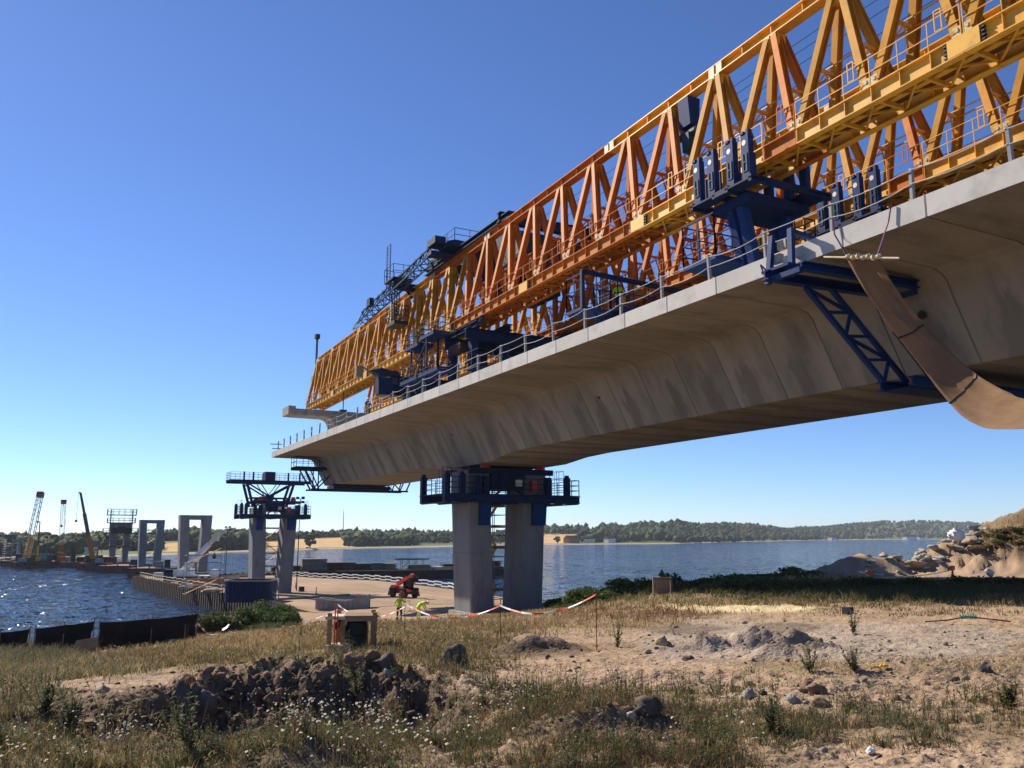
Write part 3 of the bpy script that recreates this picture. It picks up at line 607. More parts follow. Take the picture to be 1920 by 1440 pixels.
# ------------------------------------------------------------------ railings helper (steel handrail round a rectangle)
def handrail(m, pts, h=1.1, step=1.3, r=.03, rails=(1.,.55), closed=False, kick=False):
    pts = [V(p) for p in pts]; pts2 = pts+[pts[0]] if closed else pts
    for a,b_ in zip(pts2,pts2[1:]):
        L_=(b_-a).length; n=max(1,round(L_/step))
        for i in range(n+1):
            p=a+(b_-a)*i/n; m.bar(p, p+V((0,0,h)), r*1.5)
        for f in rails: m.bar(a+V((0,0,h*f)), b_+V((0,0,h*f)), r*1.4)
        if kick: m.bar(a+V((0,0,.10)), b_+V((0,0,.10)), .02,.16)
    return m
def rect(x0,x1,y0,y1,z): return [(x0,y0,z),(x1,y0,z),(x1,y1,z),(x0,y1,z)]
def pier_platform(t_n, s, z, label, W=6.3):
    """blue working platform clamped round a pier head"""
    t = thing('pier_platform', (t_n,s,z), label, 'work platform', 'blue work platforms round pier heads')
    f = MB()
    for y in (-2.75,-1.95,1.95,2.75): f.ibeam((-W,y,-.3),(W,y,-.3),.3,.55,.05)
    for x in (-W+.15,-4.3,-.2,.2,4.3,W-.15): f.bar((x,-2.7,-.62),(x,2.7,-.62),.22,.1)
    f.build('main_beam', M['navy'], t)
    MB().box((-W,-2.9,.0),(W,-1.85,.06)).box((-W,1.85,.0),(W,2.9,.06)).box((-W,-1.85,0),(-4.0,1.85,.06)).box((4.0,-1.85,0),(W,1.85,.06)).build('walkway', M['navy'], t)
    handrail(MB(), rect(-W+.1,W-.1,-2.85,2.85,.06), 1.25, 1.25, .035, (1.,.66,.33), True).build('railing', M['navy'], t)
    for x,y in ((-W+.15,-2.4),(-W+.15,2.4),(-4.6,-2.6),(W-.75,-2.0),(W-.75,2.2)):
        MB().box((x-.22,y-.22,-.6),(x+.22,y+.22,1.55)).box((x-.14,y-.14,1.55),(x+.14,y+.14,1.75)).build('post_box', M['navy'], t)
    # clamped shoes on the faces of the legs
    for sg,xa,xb in ((-1,-2.75,-1.72),(1,2.0,3.3)):
        MB().prism([(xa,-2.35),(xb-.12,-2.35),(xb,-.55),(xa,-.55)],'y',-1.98,-1.70).build('clamp_shoe', M['blue'], t)
        MB().prism([(xa,-2.35),(xb-.12,-2.35),(xb,-.55),(xa,-.55)],'y',1.70,1.98).build('clamp_shoe', M['blue'], t)
    c = MB().box((-1.55,-1.55,.5),(1.55,1.55,1.9)); c.box((-.9,-1.8,.75),(-.5,-1.55,1.6)).box((.6,-1.8,.75),(1.0,-1.55,1.6)).box((-3.7,-2.0,1.7),(3.9,-1.66,2.15)).box((-3.7,1.66,1.7),(3.9,2.0,2.15))
    for x in (-1.2,0,1.2): c.bar((x,-1.6,.06),(x*.5,-1.6,.55),.16)
    c.build('cross_beam', M['navy'], t)
    for x,y in ((-2.3,-1.9),(2.7,-1.9),(-2.3,1.9),(2.7,1.9)):
        MB().lathe((x,y,2.15),[(.42,0),(.42,.35),(.30,.4),(.30,.62)],12).build('jack', M['red'], t)
    MB().box((1.7,-2.35,.3),(2.35,-1.95,1.2)).build('pump_box', M['red'], t)
    for x in (-3.2,-2.4,3.2): MB().box((x-.25,-2.5,.06),(x+.25,-2.05,1.5)).build('pump_box', M['navy'], t)
    MB().box((.3,-2.3,.75),(.85,-2.1,1.25)).build('pump_box', M['cream'], t)
    for x0,x1 in ((-5.7,-4.9),(4.0,5.4)):
        handrail(MB(), [(x0,-1.2,.06),(x1,-1.2,.06),(x1,1.2,.06)], 2.1, .7, .02, (1.,.72,.45)).build('ladder_cage', M['navy'], t)
    return t
pier_platform(31.85, 63.15, CAMZ+3.15, 'dark blue work platform clamped under the bridge deck on the nearest pier', 5.95)
pier_platform(29.6, 138.6, CAMZ+3.2, 'blue work platform on the pier without a deck, below the V-frame', 5.4)
# V-frame on pier 2
t = thing('bracing_frame', (28.75,138.6,CAMZ+4.4), 'blue V-shaped bracing frame with a railed top walkway above the pier head', 'steel frame')
for y in (-1.6,1.6):
    m = MB()
    for sg in (-1,1):
        m.bar((sg*2.55,y,0),(sg*3.6,y,3.6),.38,.3,(0,1,0)); m.bar((sg*.3,y,1.75),(sg*3.3,y,3.5),.22); m.bar((sg*.2,y,1.75),(sg*1.5,y,3.6),.12); m.bar((sg*.2,y,1.7),(sg*2.2,y,.05),.22); m.bar((sg*.3,y,1.4),(sg*3.0,y,1.4),.16)
    m.bar((0,y,1.4),(0,y,0),.14); m.build('strut', M['navy'], t)
MB().box((-.55,-1.8,1.05),(.55,1.8,1.85)).build('hub_box', M['navy'], t)
m = MB()
for y in (-1.9,1.9): m.ibeam((-6.2,y,3.85),(6.2,y,3.85),.28,.4,.05)
m.box((-6.3,-2.1,4.05),(6.3,2.1,4.12)); m.build('top_beam', M['navy'], t)
handrail(MB(), rect(-6.2,6.2,-2.05,2.05,4.12), 1.15, 1.4, .03, (1.,.66,.33), True).build('railing', M['navy'], t)
MB().box((-.8,-1.2,4.12),(.75,1.2,5.5)).build('cabin', M['navy'], t)
m = MB()
for x in (-4.2,-2.8,2.6,4.4): m.box((x-.12,-2.1,4.12),(x+.12,-1.9,5.35))
m.build('post_box', M['navy'], t)
# ------------------------------------------------------------------ stair scaffolds
def scaffold(x, y, z, w, d, H, label, lift=2.0, deck=M['timber'], rz=0., r=.035, decks=(1,2,3,4,5,6,7)):
    t = thing('scaffold_tower',(x,y,z),label,'scaffolding','scaffold towers at the piers',rz)
    for sx in (-1,1):
        for sy_ in (-1,1): MB().tube((sx*w/2,sy_*d/2,0),(sx*w/2,sy_*d/2,H),r,6).build('standard',M['steel'],t)
    n=int(H/lift); m=MB(); q=MB()
    for i in range(n*2+1):
        zz=i*lift/2+.15
        if zz>H: break
        for sy_ in (-1,1): m.tube((-w/2,sy_*d/2,zz),(w/2,sy_*d/2,zz),r*.9,5)
        for sx in (-1,1): m.tube((sx*w/2,-d/2,zz),(sx*w/2,d/2,zz),r*.9,5)
    m.build('ledger',M['steel'],t)
    for i in range(1,n+1):
        if i in decks: MB().box((-w/2,-d/2-.05,i*lift-.06),(w/2,d/2*.2,i*lift+.10)).build('deck_board',deck,t)
        f=MB(); sg=1 if i%2 else -1
        f.bar((-sg*w/2*.9,d*.3,(i-1)*lift+.1),(sg*w/2*.9,d*.3,i*lift),.5,.06); f.build('stair_flight',deck,t)
    return t
M['scafboard'] = mat('orange_scaffold_board',(.42,.22,.06),.7,.15,3)
scaffold(33.15, 67.0, Z1-.3, 1.25, 2.2, 10.4, 'grey stair scaffold with orange boards between the legs of the nearest pier', 1.75, M['scafboard'])
scaffold(30.5, 142.6, 2.4, 2.9, 2.6, 11.2, 'stair scaffold with orange boards between the legs of the V-frame pier', 2.0, M['scafboard'])
scaffold(24.4, 277.5, .8, 3.1, 2.6, 13., 'stair scaffold between the legs of the pier on the red barge', 2.0, M['steel'], .06, .06)
scaffold(20.2, 141.5, 2.4, 5.5, 2.6, 7.0, 'low open scaffold standing on the sand left of the V-frame pier', 2.3, M['scafboard'], decks=(1,))
# formwork platforms on pier 5
t = thing('formwork_platform',(19.4,343.,CAMZ-.6),'red-brown tiered formwork scaffold round the head of a pier in the water','scaffolding')
def tier(z,w,d,h=1.6):
    m=MB().box((-w,-d,z-.25),(w,d,z)); m.build('deck_board',M['rustred'],t)
    handrail(MB(),rect(-w,w,-d,d,z),h,1.8,.07,(1.,.5),True).build('railing',M['rustred'],t)
tier(1.5,5.8,3.6); tier(-3.0,4.4,3.2,1.5); tier(5.2,4.6,3.); tier(8.0,4.8,3.,2.)
m=MB()
for x in (-3.6,3.6):
    for y in (-2,2): m.bar((x,y,1.5),(x,y,9.8),.22)
for y in (-2.4,2.4):
    for sg in (-1,1): m.bar((sg*5.4,y,1.4),(sg*3.4,y,-1.5),.2); m.bar((sg*3.6,y,1.5),(sg*2.,y,5.2),.12)
m.box((-1.3,-1.2,3.0),(1.8,1.2,4.9)); m.build('frame',M['rustred'],t)
MB().box((-3.3,-1.8,1.5),(3.4,1.8,3.4)).build('form_panel',M['dark'],t)
# ================================================================== launching gantry (two parallel trusses)
def E(z): return CAMZ + z
PAN = 3.96; NODE0 = 20.8
def nd(k): return NODE0 + PAN*k
BW, BD, TH = .92, .74, 7.05      # half spacing of the bottom chords, chord depth, total height
def is_orange(k): return 4 <= k < 11 or 1 <= k < 1.5
def chord_mesh(sg, k0, k1, col):
    a, b_ = nd(k0)+.012, nd(k1)-.012; m = MB(); m.off = V((0,a,0)); x = sg*BW
    m.box((x-.17,a,0),(x+.17,b_,.045)).box((x-.17,a,BD-.045),(x+.17,b_,BD)).box((x-.018,a,.045),(x+.018,b_,BD-.045))
    n = max(1,round((b_-a)/1.32))
    for i in range(n+1):
        y = min(max(a+(b_-a)*i/n, a+.02), b_-.02); m.box((x-.145,y-.014,.045),(x-.018,y+.014,BD-.045)).box((x+.018,y-.014,.045),(x+.145,y+.014,BD-.045))
    return m
def gantry_truss(loc, label):
    t = thing('gantry_truss', loc, label, 'truss girder', 'yellow launching gantry trusses'); t.rotation_euler = (.003,0,-.02)
    bnd = [-9,-6,-3.5,-1,1,1.5,4,7.5,11,14,17,20.5,24]
    for k0,k1 in zip(bnd,bnd[1:]):
        mt = M['orange'] if is_orange(k0) else M['yellow']
        for sg in (-1,1): chord_mesh(sg,k0,k1,mt).build('bottom_chord', mt, t)
        # handrail along both sides
        for sg in (-1,1):
            m = MB(); m.off = V((0,nd(k0),0)); a,b_ = nd(k0)+.05, nd(k1)-.05
            handrail(m, [(sg*(BW+.15),a,BD),(sg*(BW+.15),b_,BD)], 1.15, 1.32, .022, (1.,.5))
            kk = math.ceil(k0)
            while kk < k1:      # hooped gate beside each node
                y = nd(kk)+.75; m.bar((sg*(BW+.15),y,BD+.62),(sg*(BW+.15),y,BD+1.42),.04); m.bar((sg*(BW+.15),y+.28,BD+.62),(sg*(BW+.15),y+.28,BD+1.42),.04); m.bar((sg*(BW+.15),y,BD+1.42),(sg*(BW+.15),y+.28,BD+1.42),.04); m.bar((sg*(BW+.15),y,BD+.62),(sg*(BW+.15),y+.28,BD+.62),.04); kk += 1
            m.build('handrail', mt, t)
    for k in (-6,-1,4,7.5,11,17,20.5):
        for sg in (-1,1):
            y = nd(k); m = MB(); m.off = V((0,y,0)); x = sg*(BW+.18)
            m.box((min(x,x-sg*.03),y-.62,.05),(max(x,x-sg*.03),y+.62,BD-.05))
            sp_ = m.build('splice_plate', M['yellow'], t)
            q = MB(); q.off = V((0,y,0))
            for i in range(4):
                for e in (-.72,.72): q.cbox((x-sg*.1,y+e,.14+i*.155),(.16,.13,.06))
            q2 = q.build('bolt_row', M['dark'], sp_, loc=(0,0,0)); q2['kind']='stuff'
    # top chord in lengths
    tb = [-8.5,-4.5,-2.5,.5,2.5,5.0,9.5,12.5,15.5,18.5,21.5,23.5]
    for k0,k1 in zip(tb,tb[1:]):
        mt = M['orange'] if 4.8 <= k0 < 9.6 else M['yellow']; a,b_ = nd(k0)+.01, nd(k1)-.01; m = MB(); m.off = V((0,a,0))
        m.box((-.27,a,TH-.05),(.27,b_,TH)).box((-.30,a,TH-.62),(.30,b_,TH-.565)).box((-.025,a,TH-.565),(.025,b_,TH-.05))
        n = round((b_-a)/1.98)
        for i in range(1,n):
            y=a+(b_-a)*i/n
            for s_ in (-1,1): m.box((min(s_*.025,s_*.22),y-.015,TH-.565),(max(s_*.025,s_*.22),y+.015,TH-.05))
        m.build('top_chord', mt, t)
        for dy,w in ((-.5,.42),(.08,.42)):
            y=b_+dy; MB().box((-.26,y-.0,TH-.56),(-.24,y+w,TH-.055)).build('splice_plate', M['palegusset'], t)
    # web diagonals
    dm = {}
    for col in ('yellow','orange'):
        for sg in (-1,1):
            for dr in (-1,1):
                m = MB(); a = V((sg*BW,dr*.26,BD+.12)); b_ = V((sg*.17,dr*(PAN/2-.24),TH-.72))
                m.ibeam(a,b_,.34,.36,.04,(1,0,0)); dm[col,sg,dr] = m.mesh('diagonal', M['yellow_shade' if col=='yellow' else col])
    gus = MB()
    for e in (-.2,.2): gus.box((-.16,e-.16,BD),(-.12,e+.16,BD+.36)).box((.12,e-.16,BD),(.16,e+.16,BD+.36)); gus.lathe((-.19,e,BD+.2),[(.07,0),(.07,.38)],8,'x')
    gm = gus.mesh('gusset', M['palegusset'])
    tg = MB()
    for e in (-.2,.2): tg.box((-.30,e-.15,TH-1.0),(-.26,e+.15,TH-.62)).box((.26,e-.15,TH-1.0),(.30,e+.15,TH-.62))
    tg.box((-.26,-.42,TH-1.25),(.26,.42,TH-.66)); tgm = {c: tg.mesh('top_gusset', M[c]) for c in ('yellow','orange')}
    tie = {}
    for c in ('yellow','orange'):
        m = MB(); f=.42; x=BW+(.17-BW)*f; z=BD+.12+(TH-.72-BD-.12)*f; y=.26+(PAN/2-.5)*f
        for dr in (-1,1):
            m.bar((-x+.12,dr*y,z),(x-.12,dr*y,z),.12,.14); m.bar((-x*1.3,dr*y*.55,z-1.25),(0,dr*y,z),.07); m.bar((x*1.3,dr*y*.55,z-1.25),(0,dr*y,z),.07)
        m.bar((x,-PAN/2,z+.05),(x,PAN/2,z+.05),.06); m.bar((-x*.2,-PAN/2,z+.02),(-x*.2,-y,z+.02),.05); m.bar((-x*.2,y,z+.02),(-x*.2,PAN/2,z+.02),.05)
        # ladder-like lacing on the far face
        for i in range(6): m.bar((x*.8-.1,y-.05+i*.02,z-.2-i*.28),(x*.8+.16,y-.05+i*.02,z-.2-i*.28),.04)
        tie[c] = m.mesh('cross_tie', M[c])
    br = {}
    for c in ('yellow','orange'):
        m = MB()
        for y in (0,PAN/2): m.bar((-BW+.03,y,.22),(BW-.03,y,.22),.12,.16)
        for y in (0,PAN/2):
            m.bar((-BW+.1,y+.08,.16),(BW-.1,y+PAN/2-.08,.16),.08,.08); m.bar((BW-.1,y+.08,.25),(-BW+.1,y+PAN/2-.08,.25),.08,.08)
        m.bar((0,.02,.36),(0,PAN-.02,.36),.26,.12)
        br[c] = m.mesh('bottom_bracing', M[c]); 
        m = MB().box((-BW+.20,.01,.46),(BW-.20,PAN-.01,.50)); dk = m.mesh('floor_plate', M['underside']); br[c+'f'] = dk
    for k in range(-9,25):
        c = 'orange' if 4 <= k < 11 else 'yellow'; y = nd(k)
        for sg in (-1,1):
            inst('gusset', gm, t, (sg*BW,y,0))
            for dr in (-1,1):
                if (k==24 and dr>0) or (k==-9 and dr<0): continue
                cc = c if not (k in (-2,3,1) and dr>0) else 'orange'
                inst('diagonal', dm[cc,sg,dr], t, (0,y,0))
        if k < 24:
            inst('top_gusset', tgm[c], t, (0,y+PAN/2,0)); inst('cross_tie', tie[c], t, (0,y,0)); inst('bottom_bracing', br[c], t, (0,y,0))
            inst('floor_plate', br[c+'f'], t, (0,y,0))
    return t
TL = gantry_truss((27.3,0,E(16.5)), 'yellow and orange lattice truss hanging above the sunlit deck edge')
TR = copy_tree(TL); TR.location = (35.55,0,E(16.5)); TR['label'] = 'yellow and orange lattice truss behind, above the shaded side of the deck'
for i,(x,z,c) in enumerate([(.9,6.1,0),(1.15,5.8,0),(1.4,5.35,0),(1.4,4.4,0),(1.2,3.7,0)]):
    m=MB(); m.path([(x,-16+j*13.,z-.12*math.sin(math.pi*((j%2)))) for j in range(11)],.018,4); m.build('hoist_cable', M['wire'], TL)
# ------------------------------------------------------------------ blue clamp supports under the trusses
def clamp_support(dx, label, cage=True):
    t = thing('gantry_support',(27.9+dx,28.5,ZT),label,'steel support','blue clamp supports under the trusses'); o = V((27.9+dx,28.5,ZT))
    zb = E(15.6)-ZT; zt = E(17.75)-ZT
    for i,y in enumerate((-1.62,-.62,.68,1.70)):
        for x,h in ((-1.98,zt),(1.5,zt-.35),(-1.45+.0,zt-.55)):
            m = MB(); w=.17
            if x < -1.5:
                m.box((x-.16,y-.23,zb),(x-.10,y+.23,h)).box((x+.10,y-.23,zb),(x+.16,y+.23,h)).box((x-.10,y+.15,zb),(x+.10,y+.23,h)).box((x-.10,y-.23,zb),(x+.10,y-.15,h)).box((x-.10,y-.15,h-.75),(x+.10,y+.15,h))
                m.box((x-.2,y+.02,h),(x+.2,y+.22,h+.12)).box((x-.12,y-.2,h),(x+.12,y-.05,h+.2))
            elif x < 0: m.box((x+.25-.06,y+.35,zb+.3),(x+.25+.06,y+.55,h))
            else: m.box((x-.15,y-.2,zb),(x+.15,y+.2,h))
            p_ = m.build('clamp_post', M['blue'], t)
            if x < -1.5:
                MB().lathe((x-.17,y+.03,h-.42),[(.13,0),(.13,.06)],12,'x').build('pin', M['white'], p_)
                q = MB()
                for yy in (-.11,.11): q.box((x-.19,y+yy-.025,zb+.35),(x-.162,y+yy+.025,h-.95))
                for zz in (zb+.35,(zb+h)/2-.3): q.box((x-.19,y-.09,zz),(x-.162,y+.09,zz+.05))
                q.build('slot_edge', M['slate'], p_)
    m = MB()
    for y0,y1 in ((-2.05,-.35),(.35,2.1)): m.box((-2.25,y0,zb-.22),(2.7,y0+.18,zb+.10)).box((-2.25,y1-.18,zb-.22),(2.7,y1,zb+.10)).box((-2.25,y0,zb-.10),(-1.5,y1,zb-.02)).box((1.2,y0,zb-.10),(2.7,y1,zb-.02))
    m.box((-2.25,-.35,zb-.2),(-1.85,.35,zb+.05)).box((1.2,-.35,zb-.2),(1.6,.35,zb+.05)); m.build('saddle_beam', M['navy'], t)
    m = MB().box((-1.6,-1.2,zb-.72),(2.1,1.2,zb-.28)); m.build('cross_head', M['navy'], t)
    for xa,xb in ((-1.25,-.05),(1.6,.65)):
        m = MB()
        for y in (-.55,.55): m.bar((xa,y,zb-.5),(xb,y,0),.42,.5,(0,1,0)) if False else m.bar((xa,y*.6,zb-.5),(xb,y*.6,0.),.45,.42,(0,1,0))
        m.build('leg', M['blue'], t)
    m = MB().bar((-.75,0,zb*.52),(1.3,0,zb*.52),.3,.3).bar((-.45,0,zb*.3),(1.05,0,zb*.3),.25,.25).bar((-.6,.2,zb*.5),(.8,.2,zb*.1),.12); m.box((-.7,-1.1,0),(1.3,1.1,.28)); m.build('tie_beam', M['navy'], t)
    if cage:
        m = MB(); zf = E(12.55)-ZT; m.box((-2.4,.3,zf-.08),(-.3,2.6,zf+.12)); m.build('cage_floor', M['blue'], t)
        handrail(MB(), rect(-2.38,-.32,.32,2.58,zf+.12), 2.0, 1.05, .035, (1.,.75,.5,.25), True).build('cage_railing', M['blue'], t)
    handrail(MB(), [(.9,-1.4,zb-2.2),(2.2,-1.4,zb-2.2),(2.2,1.2,zb-2.2)], 1.1, .6, .03, (1.,.5)).build('railing', M['navy'], t)
    return t
clamp_support(0,'blue clamped V-legged support holding the sunlit truss, with railed cage')
clamp_support(8.25,'blue clamped V-legged support holding the truss behind, half hidden by the deck edge', False)
# red-brown rails and packing along the deck under the trusses
for dx,lab in ((-.1,'red-brown steel slide rail lying on the deck under the sunlit truss'),(8.2,'red-brown steel slide rail lying on the deck under the truss behind')):
    t = thing('slide_rail',(27.9+dx,0,ZT),lab,'steel rail','slide rails on the deck')
    for k in range(9):
        m=MB(); m.off=V((0,-10+k*12,0)); y0,y1=-9.99+k*12,1.97+k*12
        for x in (-.75,.75): m.ibeam((x,y0,.55),(x,y1,.55),.4,.7,.05)
        m.build('rail_length', M['rustred'], t)
    sl=MB().box((-1.3,-.12,0),(1.3,.12,.195)).mesh('sleeper',M['greytimber'])
    for k in range(40): inst('sleeper',sl,t,(0,-9+k*2.7,0))
# ------------------------------------------------------------------ access platform in mid deck
t = thing('access_platform',(25.4,40.9,ZT),'blue railed twin-cage platform standing on the deck under the orange truss','work platform')
zf = E(12.9)-ZT
MB().box((0,-.9,zf-.18),(2.0,.9,zf)).build('cage_floor',M['blue'],t); MB().box((2.4,-1.0,zf+.12),(5.8,1.0,zf+.3)).build('cage_floor',M['blue'],t)
handrail(MB(),rect(.03,1.97,-.87,.87,zf),2.0,.95,.035,(1.,.55),True).build('cage_railing',M['blue'],t)
handrail(MB(),rect(2.43,5.77,-.97,.97,zf+.3),1.5,1.1,.035,(1.,.55),True).build('cage_railing',M['blue'],t)
MB().bar((-.05,-.95,zf+2.05),(9.0,-.95,zf+1.75),.22,.24).bar((0,-.95,zf-.1),(0,-.95,zf+2.1),.2).build('top_beam',M['navy'],t)
m=MB()
for xa,xb,y in ((1.0,1.8,-.6),(3.2,2.4,-.6),(4.6,5.2,-.6),(3.2,3.2,.6)): m.bar((xa,y,zf),(xb,y,0),.16)
m.build('leg',M['blue'],t)
MB().bar((2.0,0,zf-.3),(6.,0,zf-.2),.9,.25).build('carriage',M['navy'],t)
# ------------------------------------------------------------------ transverse launching beam
t = thing('cross_girder',(32,72.3,ZT),'deep dark blue plate girder lying across the deck, end poking past the railing','steel girder')
z0,z1 = E(12.4)-ZT, E(14.2)-ZT
MB().ibeam((-6.6,0,(z0+z1)/2),(7.8,0,(z0+z1)/2),.7,z1-z0,.06).build('girder',M['navy'],t)
m=MB(); 
for x in (-5.2,-3.6,-2.,0,2,4,6): m.box((x-.02,-.34,z0+.06),(x+.02,.34,z1-.06))
m.build('stiffener',M['navy'],t)
e=MB().box((-7.9,-.45,z0+.02),(-6.62,.45,z1-.25)).build('end_box',M['navy'],t)
q=MB()
for i in range(3):
    for j in range(4): q.cbox((-6.5+i*.16,-.38,z1-.75+j*.16),(.07,.04,.07))
q.build('bolt_row',M['steel'],t)['kind']='stuff'
MB().prism([(-8.6,z1+.3),(-7.6,z1-.1),(-5.9,z1+.02),(-6.1,z1+.42),(-6.8,z1+.38),(-7.6,z1+.62)],'y',-.4,.4).build('end_bracket',M['navy'],t)
MB().box((-9.9,-.2,z1-.35),(-9.3,.2,z1+.65)).bar((-9.3,0,z1+.62),(-8.0,0,z1-.2),.12).build('stop_plate',M['greytimber'],t)
MB().box((-7.8,-.5,z0-.12),(-3.,.5,z0-.01)).build('packing',M['greytimber'],t)
for x in (-4.4,4.4): MB().box((x-.9,-.6,0),(x+.9,.6,z0-.13)).build('pedestal',M['navy'],t)
# ------------------------------------------------------------------ front tower above pier 1
t = thing('gantry_tower',(28.6,63,ZT),'dark blue tower of stacked beams and railed platforms carrying the trusses above the pier','steel tower')
zb=E(16.45)-ZT
for x in (-1.2,1.5):
    for y in (-4.,0.): MB().box((x-.3,y-.35,0),(x+.3,y+.35,zb-1.3)).build('column',M['navy'],t)
for x in (7.3,9.8):
    for y in (-4.,0.): MB().box((x-.3,y-.35,0),(x+.3,y+.35,zb-1.3)).build('column',M['navy'],t)
m=MB()
for y in (-4.,0.): m.ibeam((-1.9,y,zb-1.0),(11.,y,zb-1.0),.7,.9,.06)
for x in (-1.2,1.5,7.3,9.8): m.ibeam((x,-5,zb-.3),(x,1.4,zb-.3),.5,.5,.06)
m.build('head_beam',M['navy'],t)
MB().ibeam((-1.9,-2,1.2),(11,-2,1.2),1.6,1.7,.1).build('base_beam',M['navy'],t)
m=MB()
for y in (-4,0): m.bar((-1.2,y,.3),(1.5,y,2.9),.16); m.bar((1.5,y,.3),(-1.2,y,2.9),.16)
m.build('bracing',M['navy'],t)
for y in (-5.4,-3.6,-.4,1.2,): MB().lathe((-1.15,y,zb-.30),[(.26,0),(.26,.18),(.18,.22),(.18,.5)],10).build('jack',M['slate'],t)
MB().box((-2.0,-3.2,zb-2.3),(-1.5,-.9,zb-1.5)).build('pump_box',M['rustred'],t)
for i,(y0,y1,z,x0,x1) in enumerate([(-2.0,2.2,E(12.95)-ZT,-3.4,-1.9),(2.5,6.6,E(12.95)-ZT,-3.4,-1.9),(-.6,2.6,E(16.2)-ZT,-3.2,-1.7),(2.9,6.0,E(15.9)-ZT,-3.2,-1.7)]):
    MB().box((x0,y0,z-.14),(x1,y1,z)).build('platform_floor',M['blue'],t)
    handrail(MB(),rect(x0+.04,x1-.04,y0+.04,y1-.04,z),1.35,1.0,.03,(1.,.66,.33),True,True).build('platform_railing',M['navy'],t)
for x,y in ((-3.1,1.),(-3.1,4.6),(-2.1,1.),(-2.1,4.6),(-2.6,5.9)): MB().bar((x,y,.0),(x,y,E(16.2)-ZT),.13).build('post',M['navy'],t)
m=MB()
for a,b_ in (((-3.1,1,3.2),(-3.1,4.6,6.)),((-3.1,4.6,3.2),(-3.1,1,6.)),((-3.1,1,.2),(-3.1,4.6,2.9))): m.bar(a,b_,.07)
m.build('brace',M['navy'],t)
m=MB()
for y in (2.45,2.95): m.bar((-2.7,y,0),(-2.7,y,6.5),.05)
for i in range(20): m.bar((-2.7,2.45,.2+i*.32),(-2.7,2.95,.2+i*.32),.03)
m.build('ladder',M['slate'],t)
handrail(MB(),rect(-2.4,2.6,-7.4,-5.2,E(12.4)-ZT),1.2,1.2,.03,(1.,.5),True).build('platform_railing',M['dark'],t)
MB().box((-2.4,-7.4,E(12.25)-ZT),(2.6,-5.2,E(12.38)-ZT)).build('platform_floor',M['navy'],t)
# small dark clamp blocks further along the rear truss
t = thing('clamp_block',(33.6,48.5,ZT),'row of dark blue clamp boxes on the deck beneath the rear truss','clamp')
for i in range(4): MB().box((-.3,-.9*i-.3,0),(.35,-.9*i+.25,4.2+.3*(i%2))).build('clamp_box',M['navy'],t)
# ------------------------------------------------------------------ winch trolley, boom, basket
t = thing('winch_trolley',(32.6,63.,E(23.75)),'dark blue winch trolley with railed roof riding on both truss tops','winch')
m=MB()
for y in (-7.,6.5): m.ibeam((-4.6,y,.45),(4.6,y,.45),.6,.8,.06)
for x in (-4.2,4.2): m.ibeam((x,-8.5,.25),(x,8.5,.25),.6,.5,.06)
m.build('frame',M['navy'],t)
for y in (-3.2,-.6): MB().box((-2.4,y-1.05,-4.2),(2.6,y+1.05,.85)).build('winch_house',M['navy'],t)
MB().box((-2.6,-7.0,-3.3),(2.9,-4.6,-.4)).build('winch_house',M['dark'],t)
m=MB()
for x in (-3.9,-2.2): m.bar((x,4.4,.3),(x,4.4,.75),.3); m.bar((x,1.6,.3),(x,1.6,.75),.3)
m.build('stanchion',M['navy'],t)
MB().prism([(-5.2,.65),(1.2,.65),(1.2,1.1),(-4.6,1.25),(-5.2,1.05)],'y',1.2,4.8).build('roof_beam',M['navy'],t)
handrail(MB(),rect(-4.6,1.1,1.3,4.7,1.2),1.15,1.4,.03,(1.,.5),True).build('railing',M['navy'],t)
MB().prism([(-.2,1.2),(1.,1.2),(1.,2.),(.4,2.25),(-.2,2.)],'y',2.,3.2).build('motor_cover',M['dark'],t)
MB().box((-4.5,5.4,.3),(-3.6,7.6,1.1)).build('panel_box',M['blue'],t)
for x in (-1.6,1.6): MB().tube((x,-2,-4.2),(x,-2,-7.5),.03,5).build('hoist_rope',M['wire'],t)
MB().box((-2.1,-2.6,-8.3),(2.1,-1.4,-7.5)).build('lifting_beam',M['navy'],t)
def lattice(m, a, b_, w, h, n, r, tri=True):
    a=V(a);b_=V(b_); _,_,x,z=m.frame(a,b_)
    c=[x*(-w/2),x*(w/2),z*h] if tri else [x*(-w/2)-z*(h/2),x*(w/2)-z*(h/2),x*(w/2)+z*(h/2),x*(-w/2)+z*(h/2)]
    for q in c: m.bar(a+q,b_+q,r*2)
    for i in range(n):
        p=a+(b_-a)*i/n; p2=a+(b_-a)*(i+1)/n
        for j in range(len(c)):
            u,v=c[j],c[(j+1)%len(c)]
            m.bar(p+u,p2+v,r*1.1) if i%2 else m.bar(p+v,p2+u,r*1.1)
    return m
t = thing('service_boom',(26.9,66,E(23.9)),'grey-green lattice service boom slung along the outer face of the truss top','boom')
m=MB(); lattice(m,(0,0,0),(0,20.5,-1.45),.9,1.2,24,.06); m.build('lattice',M['slate'],t)
m=MB(); lattice(m,(0,20.5,-1.3),(0,23.2,-1.55),.4,.5,3,.03); m.lathe((-.05,23.3,-1.4),[(.22,0),(.22,.1)],10,'x'); m.build('boom_tip',M['galv'],t)
m=MB()
for i in range(13): 
    y=1+i*1.5; z=.95-.07*y; m.path([(0,y,z),(0,y+.35,z+.35),(0,y+.8,z+.38),(0,y+1.2,z)],.03,4)
m.build('cable_loops',M['wire'],t)
MB().box((-.6,-.6,-.1),(1.3,.4,.25)).box((-.5,-1.2,.8),(.5,.6,1.4)).build('mount',M['navy'],t); MB().box((.2,9.5,-.4),(2.2,10.3,.2)).build('mount',M['navy'],t); MB().box((-.3,17.0,-.3),(.2,18.,.5)).build('mount',M['navy'],t)
